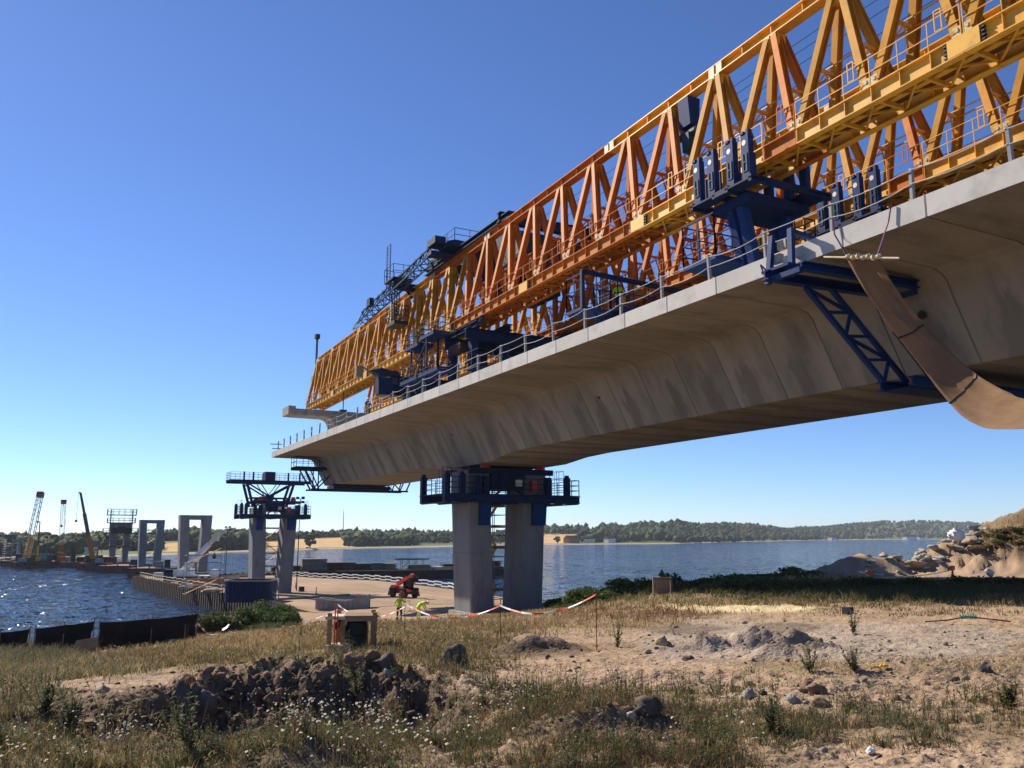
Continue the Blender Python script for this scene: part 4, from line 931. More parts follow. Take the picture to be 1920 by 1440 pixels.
t = thing('ladder_platform',(27.3,76.6,E(23.4)),'railed ladder platform with tall ladder sticking up above the truss','platform')
MB().box((-.9,-1.3,1.0),(1.2,1.3,1.15)).build('floor',M['navy'],t); handrail(MB(),rect(-.88,1.18,-1.28,1.28,1.15),1.3,1.0,.03,(1.,.5),True).build('railing',M['navy'],t)
m=MB()
for y in (-.1,.9): m.bar((-.8,y,-.9),(-.8,y,4.8),.07)
for i in range(13): m.bar((-.8,-.1,.9+i*.32),(-.8,.9,.9+i*.32),.04)
m.build('ladder',M['navy'],t); MB().bar((.4,0,1.0),(1.6,0,-.4),.2).bar((-.6,0,1.),(.8,-2.2,.1),.1).build('bracket',M['navy'],t)
t = thing('inspection_basket',(26.9,75.2,E(19.6)),'dark inspection basket hanging from a ladder mast beside the truss','basket')
MB().box((-.7,-1.1,0),(.7,1.1,.35)).build('floor',M['dark'],t); handrail(MB(),rect(-.68,.68,-1.08,1.08,.3),1.55,.7,.035,(1.,.7,.4),True).build('railing',M['dark'],t)
m=MB()
for x in (-.25,.25):
    for y in (.3,1.0): m.bar((x,y,.3),(x,y,4.5),.07)
for i in range(13):
    z=.6+i*.32
    for x in (-.25,.25): m.bar((x,.3,z),(x,1.,z),.04)
    for y in (.3,1.): m.bar((-.25,y,z),(.25,y,z),.04)
m.build('mast',M['dark'],t); MB().lathe((0,.6,3.9),[(.35,0),(.45,.2),(.45,.6),(.3,.75)],10).build('hoist_drum',M['dark'],t); MB().bar((0,1.,2.),(0,2.4,4.2),.09).build('stay',M['navy'],t)
# ------------------------------------------------------------------ small hoist under the top chord
t = thing('chain_hoist',(28.0,33.2,E(20.1)),'blue chain hoist hanging under the yellow truss top chord','hoist')
MB().prism([(-.30,1.3),(.30,1.3),(.42,2.85),(-.42,2.85)],'y',-.42,.42).build('hanger_box',M['blue'],t)
MB().lathe((0,-.75,.95),[(.20,0),(.24,.15),(.24,1.35),(.2,1.5)],10,'y').build('motor',M['slate'],t); MB().prism([(-.3,-.1),(.3,-.1),(.34,.9),(-.34,.9)],'y',-.28,.28).build('gear_case',M['slate'],t)
MB().tube((-.1,.35,.9),(-.1,.35,-1.3),.03).build('chain',M['dark'],t); MB().box((-.2,.2,-1.75),(.05,.5,-1.3)).build('hook_block',M['dark'],t)
# ------------------------------------------------------------------ light mast and end pulley at the gantry front
t = thing('ladder_mast',(29.5,115.,E(23.2)),'short blue ladder mast with lamp at the front end of the truss','mast')
m=MB()
for y in (-.3,.3): m.bar((0,y,0),(0,y,3.9),.12)
for i in range(6): m.bar((0,-.3,.6+i*.6),(0,.3,.6+i*.6),.08)
m.build('ladder',M['navy'],t); MB().box((-.3,-.4,3.7),(.3,.4,4.3)).build('lamp_box',M['dark'],t)
t = thing('end_pulley',(29.6,116.3,E(21.2)),'rusty round pulley fixed to the front end of the truss','pulley')
MB().lathe((-.2,0,0),[(.7,0),(.6,.15),(.7,.3)],14,'x').build('wheel',M['rustred'],t); MB().box((-.3,-2.2,-.3),(.3,0,.3)).build('bracket',M['orange'],t); MB().tube((-.1,.65,0),(-.1,.4,-4.2),.05,5).build('rope',M['wire'],t)
# ------------------------------------------------------------------ hanging deck segment
t = thing('hanging_segment',(NC,96.2,E(14.2)),'grey precast deck segment hanging crosswise under the gantry front','deck segment')
inst('shell', seg0.copy(), t); t.children[0].data.materials[0] = M['roughconc']; t.children[0].data.materials[1] = M['roughconc']
MB().box((-10.12,.0,.005),(-9.3,SEG,.28)).box((9.3,0,.005),(10.12,SEG,.28)).build('kerb',M['roughconc'],t)
m=MB()
for i in range(24):
    if i not in (9,10): m.lathe((-6.2+i*.36,-.012,-.33),[(.055,0),(.055,.03)],8,'y')
m.build('duct_hole',M['dark'],t)
for x in (-3.4,4.): 
    MB().tube((x,1.5,0),(x,1.5,2.6),.06,6).build('hanger_rod',M['dark'],t); MB().box((x-.4,1.2,0),(x+.4,1.8,.4)).build('lifting_lug',M['dark'],t)
# ------------------------------------------------------------------ travellers under the deck
def lat_leg(m, a, b_, dx, y, n=4):
    a=V((a[0],y,a[1])); b_=V((b_[0],y,b_[1])); d_=V((dx,0,.12))
    m.bar(a,b_,.16); m.bar(a+d_,b_+d_,.16)
    for i in range(n):
        p=a+(b_-a)*i/n; q=a+(b_-a)*(i+1)/n
        m.bar(q,q+d_,.10); m.bar(p+d_*(i%2==0)*0+d_*(1 if i%2 else 0), q+d_*(0 if i%2 else 1),.10)
def B(z): return E(z)
t = thing('under_deck_traveller',(0,20.8,0),'blue lattice traveller hooked over the deck edge beside the hanging brown sheet','traveller','travellers slung under the deck'); 
y=0.
m=MB(); m.ibeam((20.55,y,B(8.72)),(27.0,y,B(8.88)),.3,.34,.05); m.build('top_beam',M['blue'],t)
m=MB(); m.ibeam((20.9,y-1.3,B(8.74)),(26.6,y-1.3,B(8.88)),.25,.3,.05); m.build('top_beam',M['blue'],t)
m=MB(); lat_leg(m,(22.45,B(8.55)),(26.1,B(5.45)),1.25,y); m.build('lattice_leg',M['blue'],t)
for yy in (0.,-1.3): MB().ibeam((25.9,yy,B(5.32)),(38.4,yy,B(5.32)),.3,.36,.05).build('bottom_beam',M['blue'],t)
m=MB(); lat_leg(m,(38.2,B(5.45)),(41.0,B(8.5)),-1.1,y); m.build('lattice_leg',M['blue'],t)
MB().prism([(25.2,B(7.0)),(25.5,B(7.0)),(28.4,B(5.5)),(26.9,B(5.5))],'y',-1.45,-1.2).build('corner_plate',M['navy'],t)
for dy in (-.65,.45): MB().bar((21.15,y+dy,B(8.6)),(21.35,y+dy*.8,B(10.35)),.16,.2).build('edge_bracket',M['blue'],t)
MB().bar((21.3,y-.5,B(10.3)),(22.6,y-.5,B(10.15)),.14).build('hook_arm',M['blue'],t); MB().box((20.95,y-.7,B(8.96)),(21.6,y+.55,B(9.06))).build('bracket_plate',M['blue'],t)
MB().box((25.9,-1.2,B(5.09)),(38.4,-.1,B(5.13))).build('walkway',M['navy'],t)
for x in (20.8,26.4): MB().bar((x,-1.4,B(8.58)),(x,.05,B(8.58)),.18).build('end_beam',M['blue'],t)
for i,(x,y,z) in enumerate(((21.5,.0,9.95),(21.45,.25,9.5),(21.52,-.2,9.35))): MB().cbox((x,y,B(z)),(.2,.4,.3)).build('timber_wedge',M['paletimber'],t)
m=MB(); m.path([(20.55,-.05,B(8.9)),(20.5,.1,B(9.1)),(20.6,.2,B(9.12)),(20.62,.1,B(8.8)),(20.55,-.05,B(8.55))],.03); m.build('sling',M['purple'],t)
t = thing('under_deck_traveller',(0,101,0),'blue railed traveller slung under the box girder at the deck tip','traveller','travellers slung under the deck')
for y in (-1.2,1.2):
    m=MB(); m.ibeam((23.7,y,B(7.75)),(28.2,y,B(7.75)),.25,.3,.05); m.bar((24.8,y,B(7.6)),(26.1,y,B(5.4)),.16); m.bar((25.4,y,B(7.6)),(26.5,y,B(5.4)),.12); m.bar((26.4,y,B(7.6)),(26.4,y,B(5.4)),.12); m.bar((26.3,y,B(5.4)),(28.,y,B(7.2)),.14)
    m.bar((35.4,y,B(6.6)),(36.6,y,B(5.4)),.12); m.bar((36.4,y,B(5.4)),(36.9,y,B(7.)),.12); m.bar((37.4,y,B(5.4)),(38.2,y,B(7.2)),.14)
    m.bar((25.6,y,B(5.32)),(37.6,y,B(5.32)),.2,.2); m.build('frame',M['navy'],t)
MB().box((28.2,-1.4,B(5.45)),(35.3,1.4,B(5.85))).build('walkway',M['navy'],t); MB().box((23.7,-1.3,B(7.9)),(28.0,1.3,B(7.95))).build('walkway',M['navy'],t)
handrail(MB(),rect(23.75,27.9,-1.25,1.25,B(7.95)),1.15,1.2,.035,(1.,.5),True).build('railing',M['navy'],t)
handrail(MB(),[(28.2,-1.4,B(5.8)),(35.4,-1.4,B(5.8))],.9,1.6,.03,(1.,.5)).build('railing',M['navy'],t)
# ------------------------------------------------------------------ hanging brown sheet
mc = mat('brown_mesh_cloth',(.30,.185,.10),.9,.12,6,stretch=(1,1,3),dirt=(.19,.115,.065),dirt_amt=.5,dirt_scale=1.2)
N,L = nodes_of(mc); tr = N.new('ShaderNodeBsdfTranslucent'); tr.inputs[0].default_value=(.45,.27,.15,1); ms=N.new('ShaderNodeMixShader'); ms.inputs[0].default_value=.35
L.new(N['Principled BSDF'].outputs[0],ms.inputs[1]); L.new(tr.outputs[0],ms.inputs[2])
tp = N.new('ShaderNodeBsdfTransparent'); ms2 = N.new('ShaderNodeMixShader'); ms2.inputs[0].default_value=.10; L.new(ms.outputs[0],ms2.inputs[1]); L.new(tp.outputs[0],ms2.inputs[2]); L.new(ms2.outputs[0],N['Material Output'].inputs[0])
LE = [(1588,486,21.15),(1612,530,21.3),(1640,572,21.4),(1695,645,21.5),(1740,705,21.5),(1775,750,21.4),(1800,776,21.2),(1825,794,21.0),(1850,803,20.8),(1885,805,20.5),(1930,803,20.2),(1990,790,19.8),(2080,755,19.4),(2180,700,19.2)]
RE = [(1648,482,21.15),(1668,520,21.5),(1692,556,21.8),(1738,618,22.1),(1785,663,22.2),(1825,697,22.1),(1860,720,21.9),(1890,735,21.6),(1915,746,21.4),(1950,750,21.1),(2000,745,20.8),(2060,728,20.4),(2130,700,20.),(2200,650,19.8)]
def cr(P,n):
    P=[np.array(at_n(*p)) for p in P]; out=[]
    for i in range(len(P)-1):
        a=P[max(i-1,0)];b_=P[i];c=P[i+1];d_=P[min(i+2,len(P)-1)]
        for j in range(n):
            u=j/n; out.append(.5*(2*b_+(c-a)*u+(2*a-5*b_+4*c-d_)*u*u+(3*b_-a-3*c+d_)*u**3))
    out.append(P[-1]); return np.array(out)
A_=cr(LE,6); B_=cr(RE,6); nu=14; G=[]
for i in range(len(A_)):
    for j in range(nu+1):
        w=j/nu; p=A_[i]*(1-w)+B_[i]*w; fold=.014*math.sin(w*9+i*.10)+.012*math.sin(w*23-i*.31)+.006*math.sin(w*47+i*.9)+ .03*(float(vnoise(np.array(i*.3),np.array(w*5.)))-.5)
        p=p+np.array((-1,.25,0))*(fold*(.4+.6*min(1,i/8))-.10*math.sin(math.pi*w)); G.append(p)
n_=len(A_); Fc=[(i*(nu+1)+j,i*(nu+1)+j+1,(i+1)*(nu+1)+j+1,(i+1)*(nu+1)+j) for i in range(n_-1) for j in range(nu)]
t = thing('hanging_sheet',tuple(at_n(1617,483,21.15)),'long brown mesh sheet hung from a timber pole below the deck edge','fabric sheet')
o0=np.array(t.location)
sh = inst('sheet', npmesh('sheet', np.array(G)-o0, np.array(Fc), mc, smooth=True), t)
md = sh.modifiers.new('thick','SOLIDIFY'); md.thickness=.006
a=np.array(at_n(1545,482,21.12))-o0; b_=np.array(at_n(1686,484,21.12))-o0; MB().tube(a,b_,.032,8).build('pole',M['paletimber'],t)
m=MB()
for i in range(7):
    p=np.array(at_n(1590+i*9.5,481+2*(i%2),21.13))-o0; m.lathe(p,[(.05,-.10),(.085+.015*(i%3),-.03),(.08,.05),(.04,.08)],7,'y')
m.build('sheet_roll',mat('pale_cloth',(.55,.44,.27),.9),t)
for (ax,ay),(bx,by) in (((1561,408),(1588,480)),((1671,384),(1645,478))):
    m=MB(); p=np.array(at_n(ax,ay,21.68))-o0; p2=np.array(at_n(ax+ (4 if ax<1600 else -5),ay+32,21.66))-o0; q=np.array(at_n(bx,by,21.13))-o0; m.bar(p,p2,.045,.02); m.bar(p2,q,.045,.02); m.build('strap',M['purple'],t)
for i0 in (17,31):
    m=MB(); pts=[np.array(G[i0*(nu+1)+j])-o0+np.array((-.02,0,-.01)) for j in range(nu+1)]; m.path(pts,.022,4); m.build('seam_cord',M['dark'],t)
# ================================================================== work platform edges
def poly_pts(tab, s0, s1, step):
    out=[]; s=s0
    while s<=s1: out.append((float(_interp(tab,s)),s)); s+=step
    return out
t = thing('sheet_pile_wall',(24.9,119,0),'rusty brown sheet pile wall holding the sandy causeway above the water','retaining wall')
pl = MB().box((-.05,-.72,-1.5),(.05,.72,2.6)).prism([(-.75,-.30),(-.75,.30),(-.05,.34),(-.05,-.34)],'z',-1.5,2.75).box((-.80,-.36,-1.5),(-.752,.36,2.8)).mesh('sheet_pile', M['rust'])
rp = random.Random(5)
for x,y in poly_pts(CW_L,104,214,1.45):
    zt_ = float(cw_z(np.array([x]),np.array([y]))[0])
    a=.09; o=inst('sheet_pile',pl,t,(x-24.9,y-119,zt_-2.55+rp.uniform(-.12,.15)),(0,0,a))
t2 = thing('sheet_pile_wall',(48.9,215,0),'rusty sheet pile wall closing the far end of the causeway','retaining wall')
for i in range(23):
    inst('sheet_pile',pl,t2,(-32.3+i*1.45,.1,-.35),(0,0,R(-90)))
t3 = thing('sheet_pile_wall',(60,134,0),'sheet pile wall under the white barrier on the far side of the causeway','retaining wall')
for x,y in poly_pts(CW_R,104,214,1.45):
    zt_ = float(cw_z(np.array([x]),np.array([y]))[0]); inst('sheet_pile',pl,t3,(x-60,y-134,zt_-2.7),(0,0,math.pi-.1))
def board_fence(name, label, pts, post_h, rails, pm, bm_, w=.16, alt=0., th=.05):
    t = thing(name, tuple(pts[0]), label, 'barrier'); o0 = V(pts[0])
    pm_ = MB().box((-.05,-.05,-.2),(.05,.05,post_h)).mesh('post',pm)
    for p in pts: inst('post',pm_,t,tuple(V(p)-o0),(0,0,rp.uniform(-.2,.2)))
    for i,(a,b_) in enumerate(zip(pts,pts[1:])):
        for h in rails:
            z = h + (alt if i%2 else 0) + rp.uniform(-.04,.04)
            MB().bar(V(a)-o0+V((-.06,-.1,z)), V(b_)-o0+V((-.06,.1,z+rp.uniform(-.05,.05))), th, w).build('board',bm_,t)
    return t
board_fence('timber_railing','pale timber railing along the top of the sheet pile wall',[cw(x+.35,y) for x,y in poly_pts(CW_L,112,213,2.2)],1.15,(.5,1.05),M['greytimber'],M['paletimber'],.13,.06)
board_fence('board_barrier','zigzag white board barrier along the far edge of the sandy causeway',[cw(x-.6,y) for x,y in poly_pts(CW_R,118,213,2.6)],1.0,(.35,.9),M['greytimber'],M['white'],.17,.14,.06)
# ------------------------------------------------------------------ navy tank
p = cw_px(470,1127); t = thing('steel_tank',tuple(p),'open navy ribbed steel tank standing by the left pier leg','tank',rz=-YAW)
def rrect(w,d,r,n=4):
    pts=[]
    for cx_,cy_,a0 in ((w/2-r,d/2-r,0),(-w/2+r,d/2-r,90),(-w/2+r,-d/2+r,180),(w/2-r,-d/2+r,270)):
        for i in range(n+1): a=R(a0+90*i/n); pts.append((cx_+r*math.cos(a),cy_+r*math.sin(a)))
    return pts
w_,d_,h_ = 5.9,5.0,2.75; po=rrect(w_,d_,1.1); pi_=rrect(w_-.16,d_-.16,1.02); n=len(po)
m=MB(); m.raw([(x,y,0) for x,y in po]+[(x,y,h_) for x,y in po]+[(x,y,h_) for x,y in pi_]+[(x,y,.1) for x,y in pi_],[(i,(i+1)%n,n+(i+1)%n,n+i) for i in range(n)]+[(n+i,n+(i+1)%n,2*n+(i+1)%n,2*n+i) for i in range(n)]+[(2*n+i,2*n+(i+1)%n,3*n+(i+1)%n,3*n+i) for i in range(n)]+[tuple(range(3*n,4*n)),tuple(range(n-1,-1,-1))]); m.build('shell',M['navy'],t)
for i in range(9): MB().box((-1.9+i*.475-.06,-d_/2-.10,.05),(-1.9+i*.475+.06,-d_/2+.02,h_-.15)).build('rib',M['navy'],t)
for i in range(7): MB().box((-w_/2-.10,-1.4+i*.46-.06,.05),(-w_/2+.02,-1.4+i*.46+.06,h_-.15)).build('rib',M['navy'],t)
m=MB(); po2=rrect(w_+.22,d_+.22,1.15); m.raw([(x,y,h_-.14) for x,y in po2]+[(x,y,h_+.03) for x,y in po2]+[(x,y,h_+.03) for x,y in pi_]+[(x,y,h_-.14) for x,y in pi_],[(i,(i+1)%n,n+(i+1)%n,n+i) for i in range(n)]+[(n+i,n+(i+1)%n,2*n+(i+1)%n,2*n+i) for i in range(n)]+[(2*n+i,2*n+(i+1)%n,3*n+(i+1)%n,3*n+i) for i in range(n)]); m.build('rim',M['steel'],t)
# ------------------------------------------------------------------ precast trough
p = cw_px(643,1142); t = thing('precast_trough',tuple(p),'ribbed grey precast concrete trough with a raised end lying on the gravel','concrete block',rz=-YAW-.06)
m=MB(); prof=[(-2.85,0),(-2.85,1.25),(-2.3,1.28),(-1.2,1.05),(.2,.95),(1.2,1.1),(1.75,1.35),(1.8,1.55),(2.85,1.65),(2.85,0)]
m.prism(prof,'y',-1.0,-.72); m.build('side_wall',M['roughconc'],t); m=MB(); m.prism([(x,z*.97) for x,z in prof],'y',.72,1.0); m.build('side_wall',M['roughconc'],t)
MB().box((-2.8,-.72,0),(2.8,.72,.35)).build('floor',M['roughconc'],t); MB().box((2.55,-.72,.35),(2.8,.72,1.55)).build('end_wall',M['roughconc'],t); MB().box((-2.8,-.72,.35),(-2.6,.72,1.2)).build('end_wall',M['roughconc'],t)
for i in range(9):
    x=-2.5+i*.55; MB().box((x-.04,-1.06,.02),(x+.04,-.995,.88)).build('rib',M['roughconc'],t)
for x,y in ((-2,0),(2,0)): MB().box((x-.15,-1.1,-.14),(x+.15,1.1,-.004)).build('bearer',M['greytimber'],t)
# ------------------------------------------------------------------ telehandler
p = cw_px(757,1120.5); t = thing('telehandler',tuple(p),'red telescopic handler with raised boom parked on the sandy causeway','telehandler',rz=-YAW-.95)
def wheel(m_parent, x, y, r, w):
    m=MB(); m.lathe((x,y-w/2,r),[(r*.55,0),(r*.93,.02),(r,.08),(r,w-.08),(r*.93,w-.02),(r*.55,w)],18,'y')
    for i in range(16):
        a=2*math.pi*i/16; m.cbox((x+math.cos(a)*r*1.0,y,r+math.sin(a)*r*1.0),(.09,w*.9,.09))
    q=m.build('wheel',M['rubber'],m_parent); MB().lathe((x,y-w/2-.01,r),[(r*.2,-.01),(r*.5,.0),(r*.56,.04),(r*.56,w-.04),(r*.5,w+.02),(r*.2,w+.03)],14,'y').build('rim',M['rustred'],q)
for x in (-1.35,1.35):
    for y in (-.95,.95): wheel(t,x,y,.62,.45)
MB().prism([(-2.0,.55),(2.0,.55),(2.05,.95),(1.2,1.15),(-1.0,1.15),(-2.1,1.45),(-2.2,.8)],'y',-.62,.62).build('chassis',M['red'],t)
MB().prism([(-2.05,.95),(-.75,.95),(-.75,1.5),(-1.2,1.7),(-2.05,1.6)],'y',-1.0,-.30).build('engine_cover',M['red'],t)
m=MB()
for x in (-.6,.75):
    for y in (.25,1.05): m.bar((x,y,1.0),(x*.85,y,2.35),.09)
m.box((-.6,.2,2.32),(.72,1.1,2.42)).box((-.62,.2,1.0),(.78,1.1,1.12)); cb=m.build('cab',M['dark'],t)
MB().box((-.52,.27,1.12),(.62,1.04,2.3)).build('glass',M['glassy'],cb)
for x in (-1.35,1.35):
    for y in (-.95,.95): MB().prism([(x-.75,.95),(x-.55,1.35),(x+.55,1.35),(x+.75,.95),(x+.66,.95),(x+.5,1.27),(x-.5,1.27),(x-.66,.95)],'y',y-.26,y+.26).build('mudguard',M['dark'],t)
b1=MB().bar((-1.7,-.05,1.75),(1.4,-.05,2.75),.42,.48).build('boom',M['red'],t); MB().bar((1.3,-.05,2.72),(2.3,-.05,3.04),.32,.36).build('boom_extension',M['red'],b1)
MB().prism([(2.1,2.3),(2.6,2.3),(2.75,3.2),(2.2,3.3)],'y',-.25,.15).build('boom_head',M['redmark'],b1)
m=MB(); m.box((2.75,-.75,2.15),(2.85,.65,2.75))
for y in (-.6,-.3,.1,.5): m.box((2.72,y-.03,2.1),(2.9,y+.03,3.1))
m.build('fork_carriage',M['dark'],t)
for y in (-.5,.4): MB().box((2.85,y-.06,2.1),(4.0,y+.06,2.16)).build('fork',M['dark'],t)
for x in (-2.15,2.1):
    MB().bar((x,-.9,.75),(x,.9,.75),.3,.3).build('axle_beam',M['dark'],t)
    for y in (-1.05,1.05): MB().bar((x,y,.9),(x+.1*(1 if x>0 else -1),y*1.12,.25),.2,.22).build('stabiliser_leg',M['red'],t)
# ------------------------------------------------------------------ people
def person(p, rz, label, pose, top, legs, helmet, sc=1.0):
    t = thing('person',tuple(p),label,'person',rz=rz); t.scale=(sc,)*3
    J = pose; bm_v=[V(J[k]) for k in J]; ix={k:i for i,k in enumerate(J)}
    rad = dict(pel=.155,spine=.15,chest=.17,neck=.06,head0=.085,head=.10,ls=.075,le=.05,lw=.036,lh=.035,rs=.075,re=.05,rw=.036,rh=.035,lhip=.10,lk=.068,la=.048,lf=.042,rhip=.10,rk=.068,ra=.048,rf=.042)
    ed=[('pel','spine'),('spine','chest'),('chest','neck'),('neck','head0'),('head0','head'),('chest','ls'),('ls','le'),('le','lw'),('lw','lh'),('chest','rs'),('rs','re'),('re','rw'),('rw','rh'),('pel','lhip'),('lhip','lk'),('lk','la'),('la','lf'),('pel','rhip'),('rhip','rk'),('rk','ra'),('ra','rf')]
    me=bpy.data.meshes.new('body'); me.from_pydata(bm_v,[(ix[a],ix[b_]) for a,b_ in ed],[]); o=inst('body',me,t)
    sk=o.modifiers.new('skin','SKIN'); 
    for k,i in ix.items():
        d_=me.skin_vertices[0].data[i]; r_=rad[k]; d_.radius=(r_,r_); d_.use_root=(k=='pel')
    sb=o.modifiers.new('sub','SUBSURF'); sb.levels=2; sb.render_levels=2
    dg=bpy.context.evaluated_depsgraph_get(); ev=bpy.data.meshes.new_from_object(o.evaluated_get(dg)); o.modifiers.clear(); o.data=ev
    for mm in (top,legs,M['skin'],M['reflect'],M['black']): ev.materials.append(mm)
    hd=V(J['head0']); pel=V(J['pel']); up=(V(J['chest'])-pel).normalized()
    for f in ev.polygons:
        c=f.center; f.use_smooth=True
        dh=min((c-V(J['lh'])).length,(c-V(J['rh'])).length)
        if (c-hd).length<.17 or dh<.075: f.material_index=2
        elif min((c-V(J['lf'])).length,(c-V(J['rf'])).length)<.14: f.material_index=4
        elif (c-pel).dot(up) > -.02 : f.material_index=0
        else: f.material_index=1
        if f.material_index==0 and .06<(c-pel).dot(up)<.11 and (c-pel-up*.08).length<.24: f.material_index=3
        if f.material_index==1:
            for k_,a_ in (('lk','la'),('rk','ra')):
                q=V(J[k_])*.6+V(J[a_])*.4
                if abs((c-q).dot((V(J[k_])-V(J[a_])).normalized()))<.03: f.material_index=3
    hdir=(V(J['head'])-V(J['head0'])).normalized(); m=MB(); m.lathe((0,0,0),[(.145,0),(.14,.015),(.125,.03),(.12,.07),(.09,.115),(.03,.135)],12); hm=m.build('helmet',helmet,t,smooth=True); hm.location=hd+hdir*.055; hm.rotation_euler=hdir.to_track_quat('Z','Y').to_euler()
    # hands: five fingers each
    fm=MB()
    for h,w in (('lh','lw'),('rh','rw')):
        d_=(V(J[h])-V(J[w])).normalized(); s_=d_.cross(V((0,0,1))); s_=s_.normalized() if s_.length>.1 else V((1,0,0))
        for i,L_ in enumerate((.075,.085,.08,.06)):
            a=V(J[h])+s_*(-.03+.02*i); fm.tube(a,a+d_*L_*.6,.0095,5); fm.tube(a+d_*L_*.6,a+d_*L_+V((0,0,-.02)),.008,5)
        a=V(J[w])*.4+V(J[h])*.6-s_*.03; fm.tube(a,a+d_*.05-s_*.03,.010,5)
    fm.build('fingers',M['skin'],t)
    e=MB(); side=V((1,0,0)); fwd=hdir.cross(side).normalized()*-1
    e.lathe(tuple(hd+V((0,-.105,.0))),[(.012,0),(.02,.01),(.016,.04),(.006,.06)],6); e.build('nose',M['skin'],t)
    return t
stand=dict(pel=(0,0,.95),spine=(0,.01,1.15),chest=(0,.02,1.36),neck=(0,.01,1.52),head0=(0,-.01,1.64),head=(0,-.01,1.72),ls=(-.19,.02,1.42),le=(-.33,-.02,1.22),lw=(-.27,-.20,1.10),lh=(-.22,-.27,1.08),rs=(.19,.02,1.42),re=(.30,.0,1.20),rw=(.25,-.18,1.08),rh=(.20,-.25,1.06),lhip=(-.10,0,.90),lk=(-.12,-.02,.50),la=(-.13,.03,.09),lf=(-.15,-.12,.045),rhip=(.10,0,.90),rk=(.12,-.04,.50),ra=(.14,.02,.09),rf=(.17,-.13,.045))
bend=dict(pel=(0,.12,.88),spine=(0,-.03,1.02),chest=(0,-.22,1.12),neck=(0,-.37,1.14),head0=(0,-.47,1.10),head=(0,-.54,1.09),ls=(-.19,-.25,1.12),le=(-.24,-.33,.88),lw=(-.20,-.42,.66),lh=(-.18,-.44,.59),rs=(.19,-.25,1.12),re=(.24,-.30,.86),rw=(.20,-.40,.64),rh=(.18,-.42,.57),lhip=(-.10,.12,.84),lk=(-.14,-.02,.48),la=(-.15,.10,.09),lf=(-.17,-.05,.045),rhip=(.10,.12,.84),rk=(.16,.05,.47),ra=(.17,.16,.09),rf=(.2,.02,.045))
def figure_at(px, py_head, D, h):
    p=at_D(px,py_head,D); return Vector((p.x,p.y,p.z-h))
HV=M['hivis']
q=figure_at(749,1140,58,1.8); gz=ground_z(q.x,q.y); person((q.x,q.y,gz),-YAW+math.pi+.2,'worker in lime hi-vis jacket standing with back turned by the tape post',stand,HV,M['darkcloth'],M['redmark'])
q=figure_at(787,1154,60,1.2); gz=ground_z(q.x,q.y); person((q.x,q.y,gz),-YAW+1.9,'worker in lime hi-vis jacket bending over beside the standing worker',bend,HV,HV,M['white'])
q=at_n(690,768,22.6); person((22.6,q.y,ZT),-YAW+.8,'worker in dark clothes and white helmet standing at the deck edge',stand,M['darkcloth'],M['darkcloth'],M['white'])
person((28.6,41.0,E(12.9)+.31),2.5,'worker in lime jacket standing in the blue platform cage on deck',stand,HV,M['darkcloth'],M['white'])
# ------------------------------------------------------------------ timber frame with black tank
p = on_ground(660,1215,25.); t = thing('timber_stand',tuple(p),'rough timber stand with flat top standing over a black tank','timber stand',rz=-YAW+.12)
for x,y in ((-.60,-.42),(.62,-.35),(-.42,.45),(.55,.5)): MB().box((x-.06,y-.06,-.1),(x+.06,y+.06,.98)).build('post',M['timber'],t)
MB().box((-.22,-.48,.86),(.72,.6,.90)).box((-.2,-.46,.75),(.7,-.40,.86)).build('top_board',M['plywood'],t); MB().box((-.72,-.5,.80),(-.18,-.40,.89)).box((-.72,-.38,.84),(-.2,.4,.89)).build('side_board',M['paletimber'],t)
MB().box((-.30,-.45,.0),(-.18,-.33,.86)).build('post',M['timber'],t)
for i in range(3): MB().box((-.66,-.62+i*.22,.10),(.0,-.46+i*.22,.14)).build('pallet_board',M['paletimber'],t)
for x in (-.6,-.32,-.06): MB().box((x-.05,-.6,-.02),(x+.05,.0,.098)).build('pallet_block',M['paletimber'],t)
m=MB()
for y in (.18,.34): m.tube((-.42,y-.6,.0),(-.40,y-.6,.75),.012,5)
m.path([(-.42,-.45,.72),(-.30,-.5,.80),(-.34,-.5,.62),(-.44,-.48,.55),(-.42,-.47,.72)],.022,6); m.build('hose_coil',M['black'],t)
MB().tube((-.45,-.52,0),(-.45,-.52,1.25),.018,6).build('marker_stake',M['redmark'],t); MB().tube((-.38,-.52,.1),(-.38,-.52,1.12),.014,6).build('marker_stake',M['redmark'],t)
tk = thing('water_tank',tuple(V(p)+V((.12*cy,-.12*sy,0))),'black plastic tank sitting under the timber stand','tank',rz=-YAW+.12)
pt=rrect(.62,.62,.13,4); n=len(pt); zs=[(0,.96),(.05,1.),(.33,1.),(.35,.97),(.38,1.),(.62,1.),(.70,.93),(.73,.75)]; vs=[(x*f,y*f,z) for z,f in zs for x,y in pt]
MB().raw(vs,[(k*n+i,k*n+(i+1)%n,(k+1)*n+(i+1)%n,(k+1)*n+i) for k in range(len(zs)-1) for i in range(n)]+[tuple(range(n-1,-1,-1)),tuple(range((len(zs)-1)*n,len(zs)*n))]).build('body',M['black'],tk)
MB().lathe((0,0,.725),[(.09,0),(.09,.05),(.07,.06)],10).build('cap',M['dark'],tk); MB().box((-.33,-.26,.25),(-.312,-.10,.6)).build('side_label',mat('blue_label',(.12,.2,.42),.5),tk)
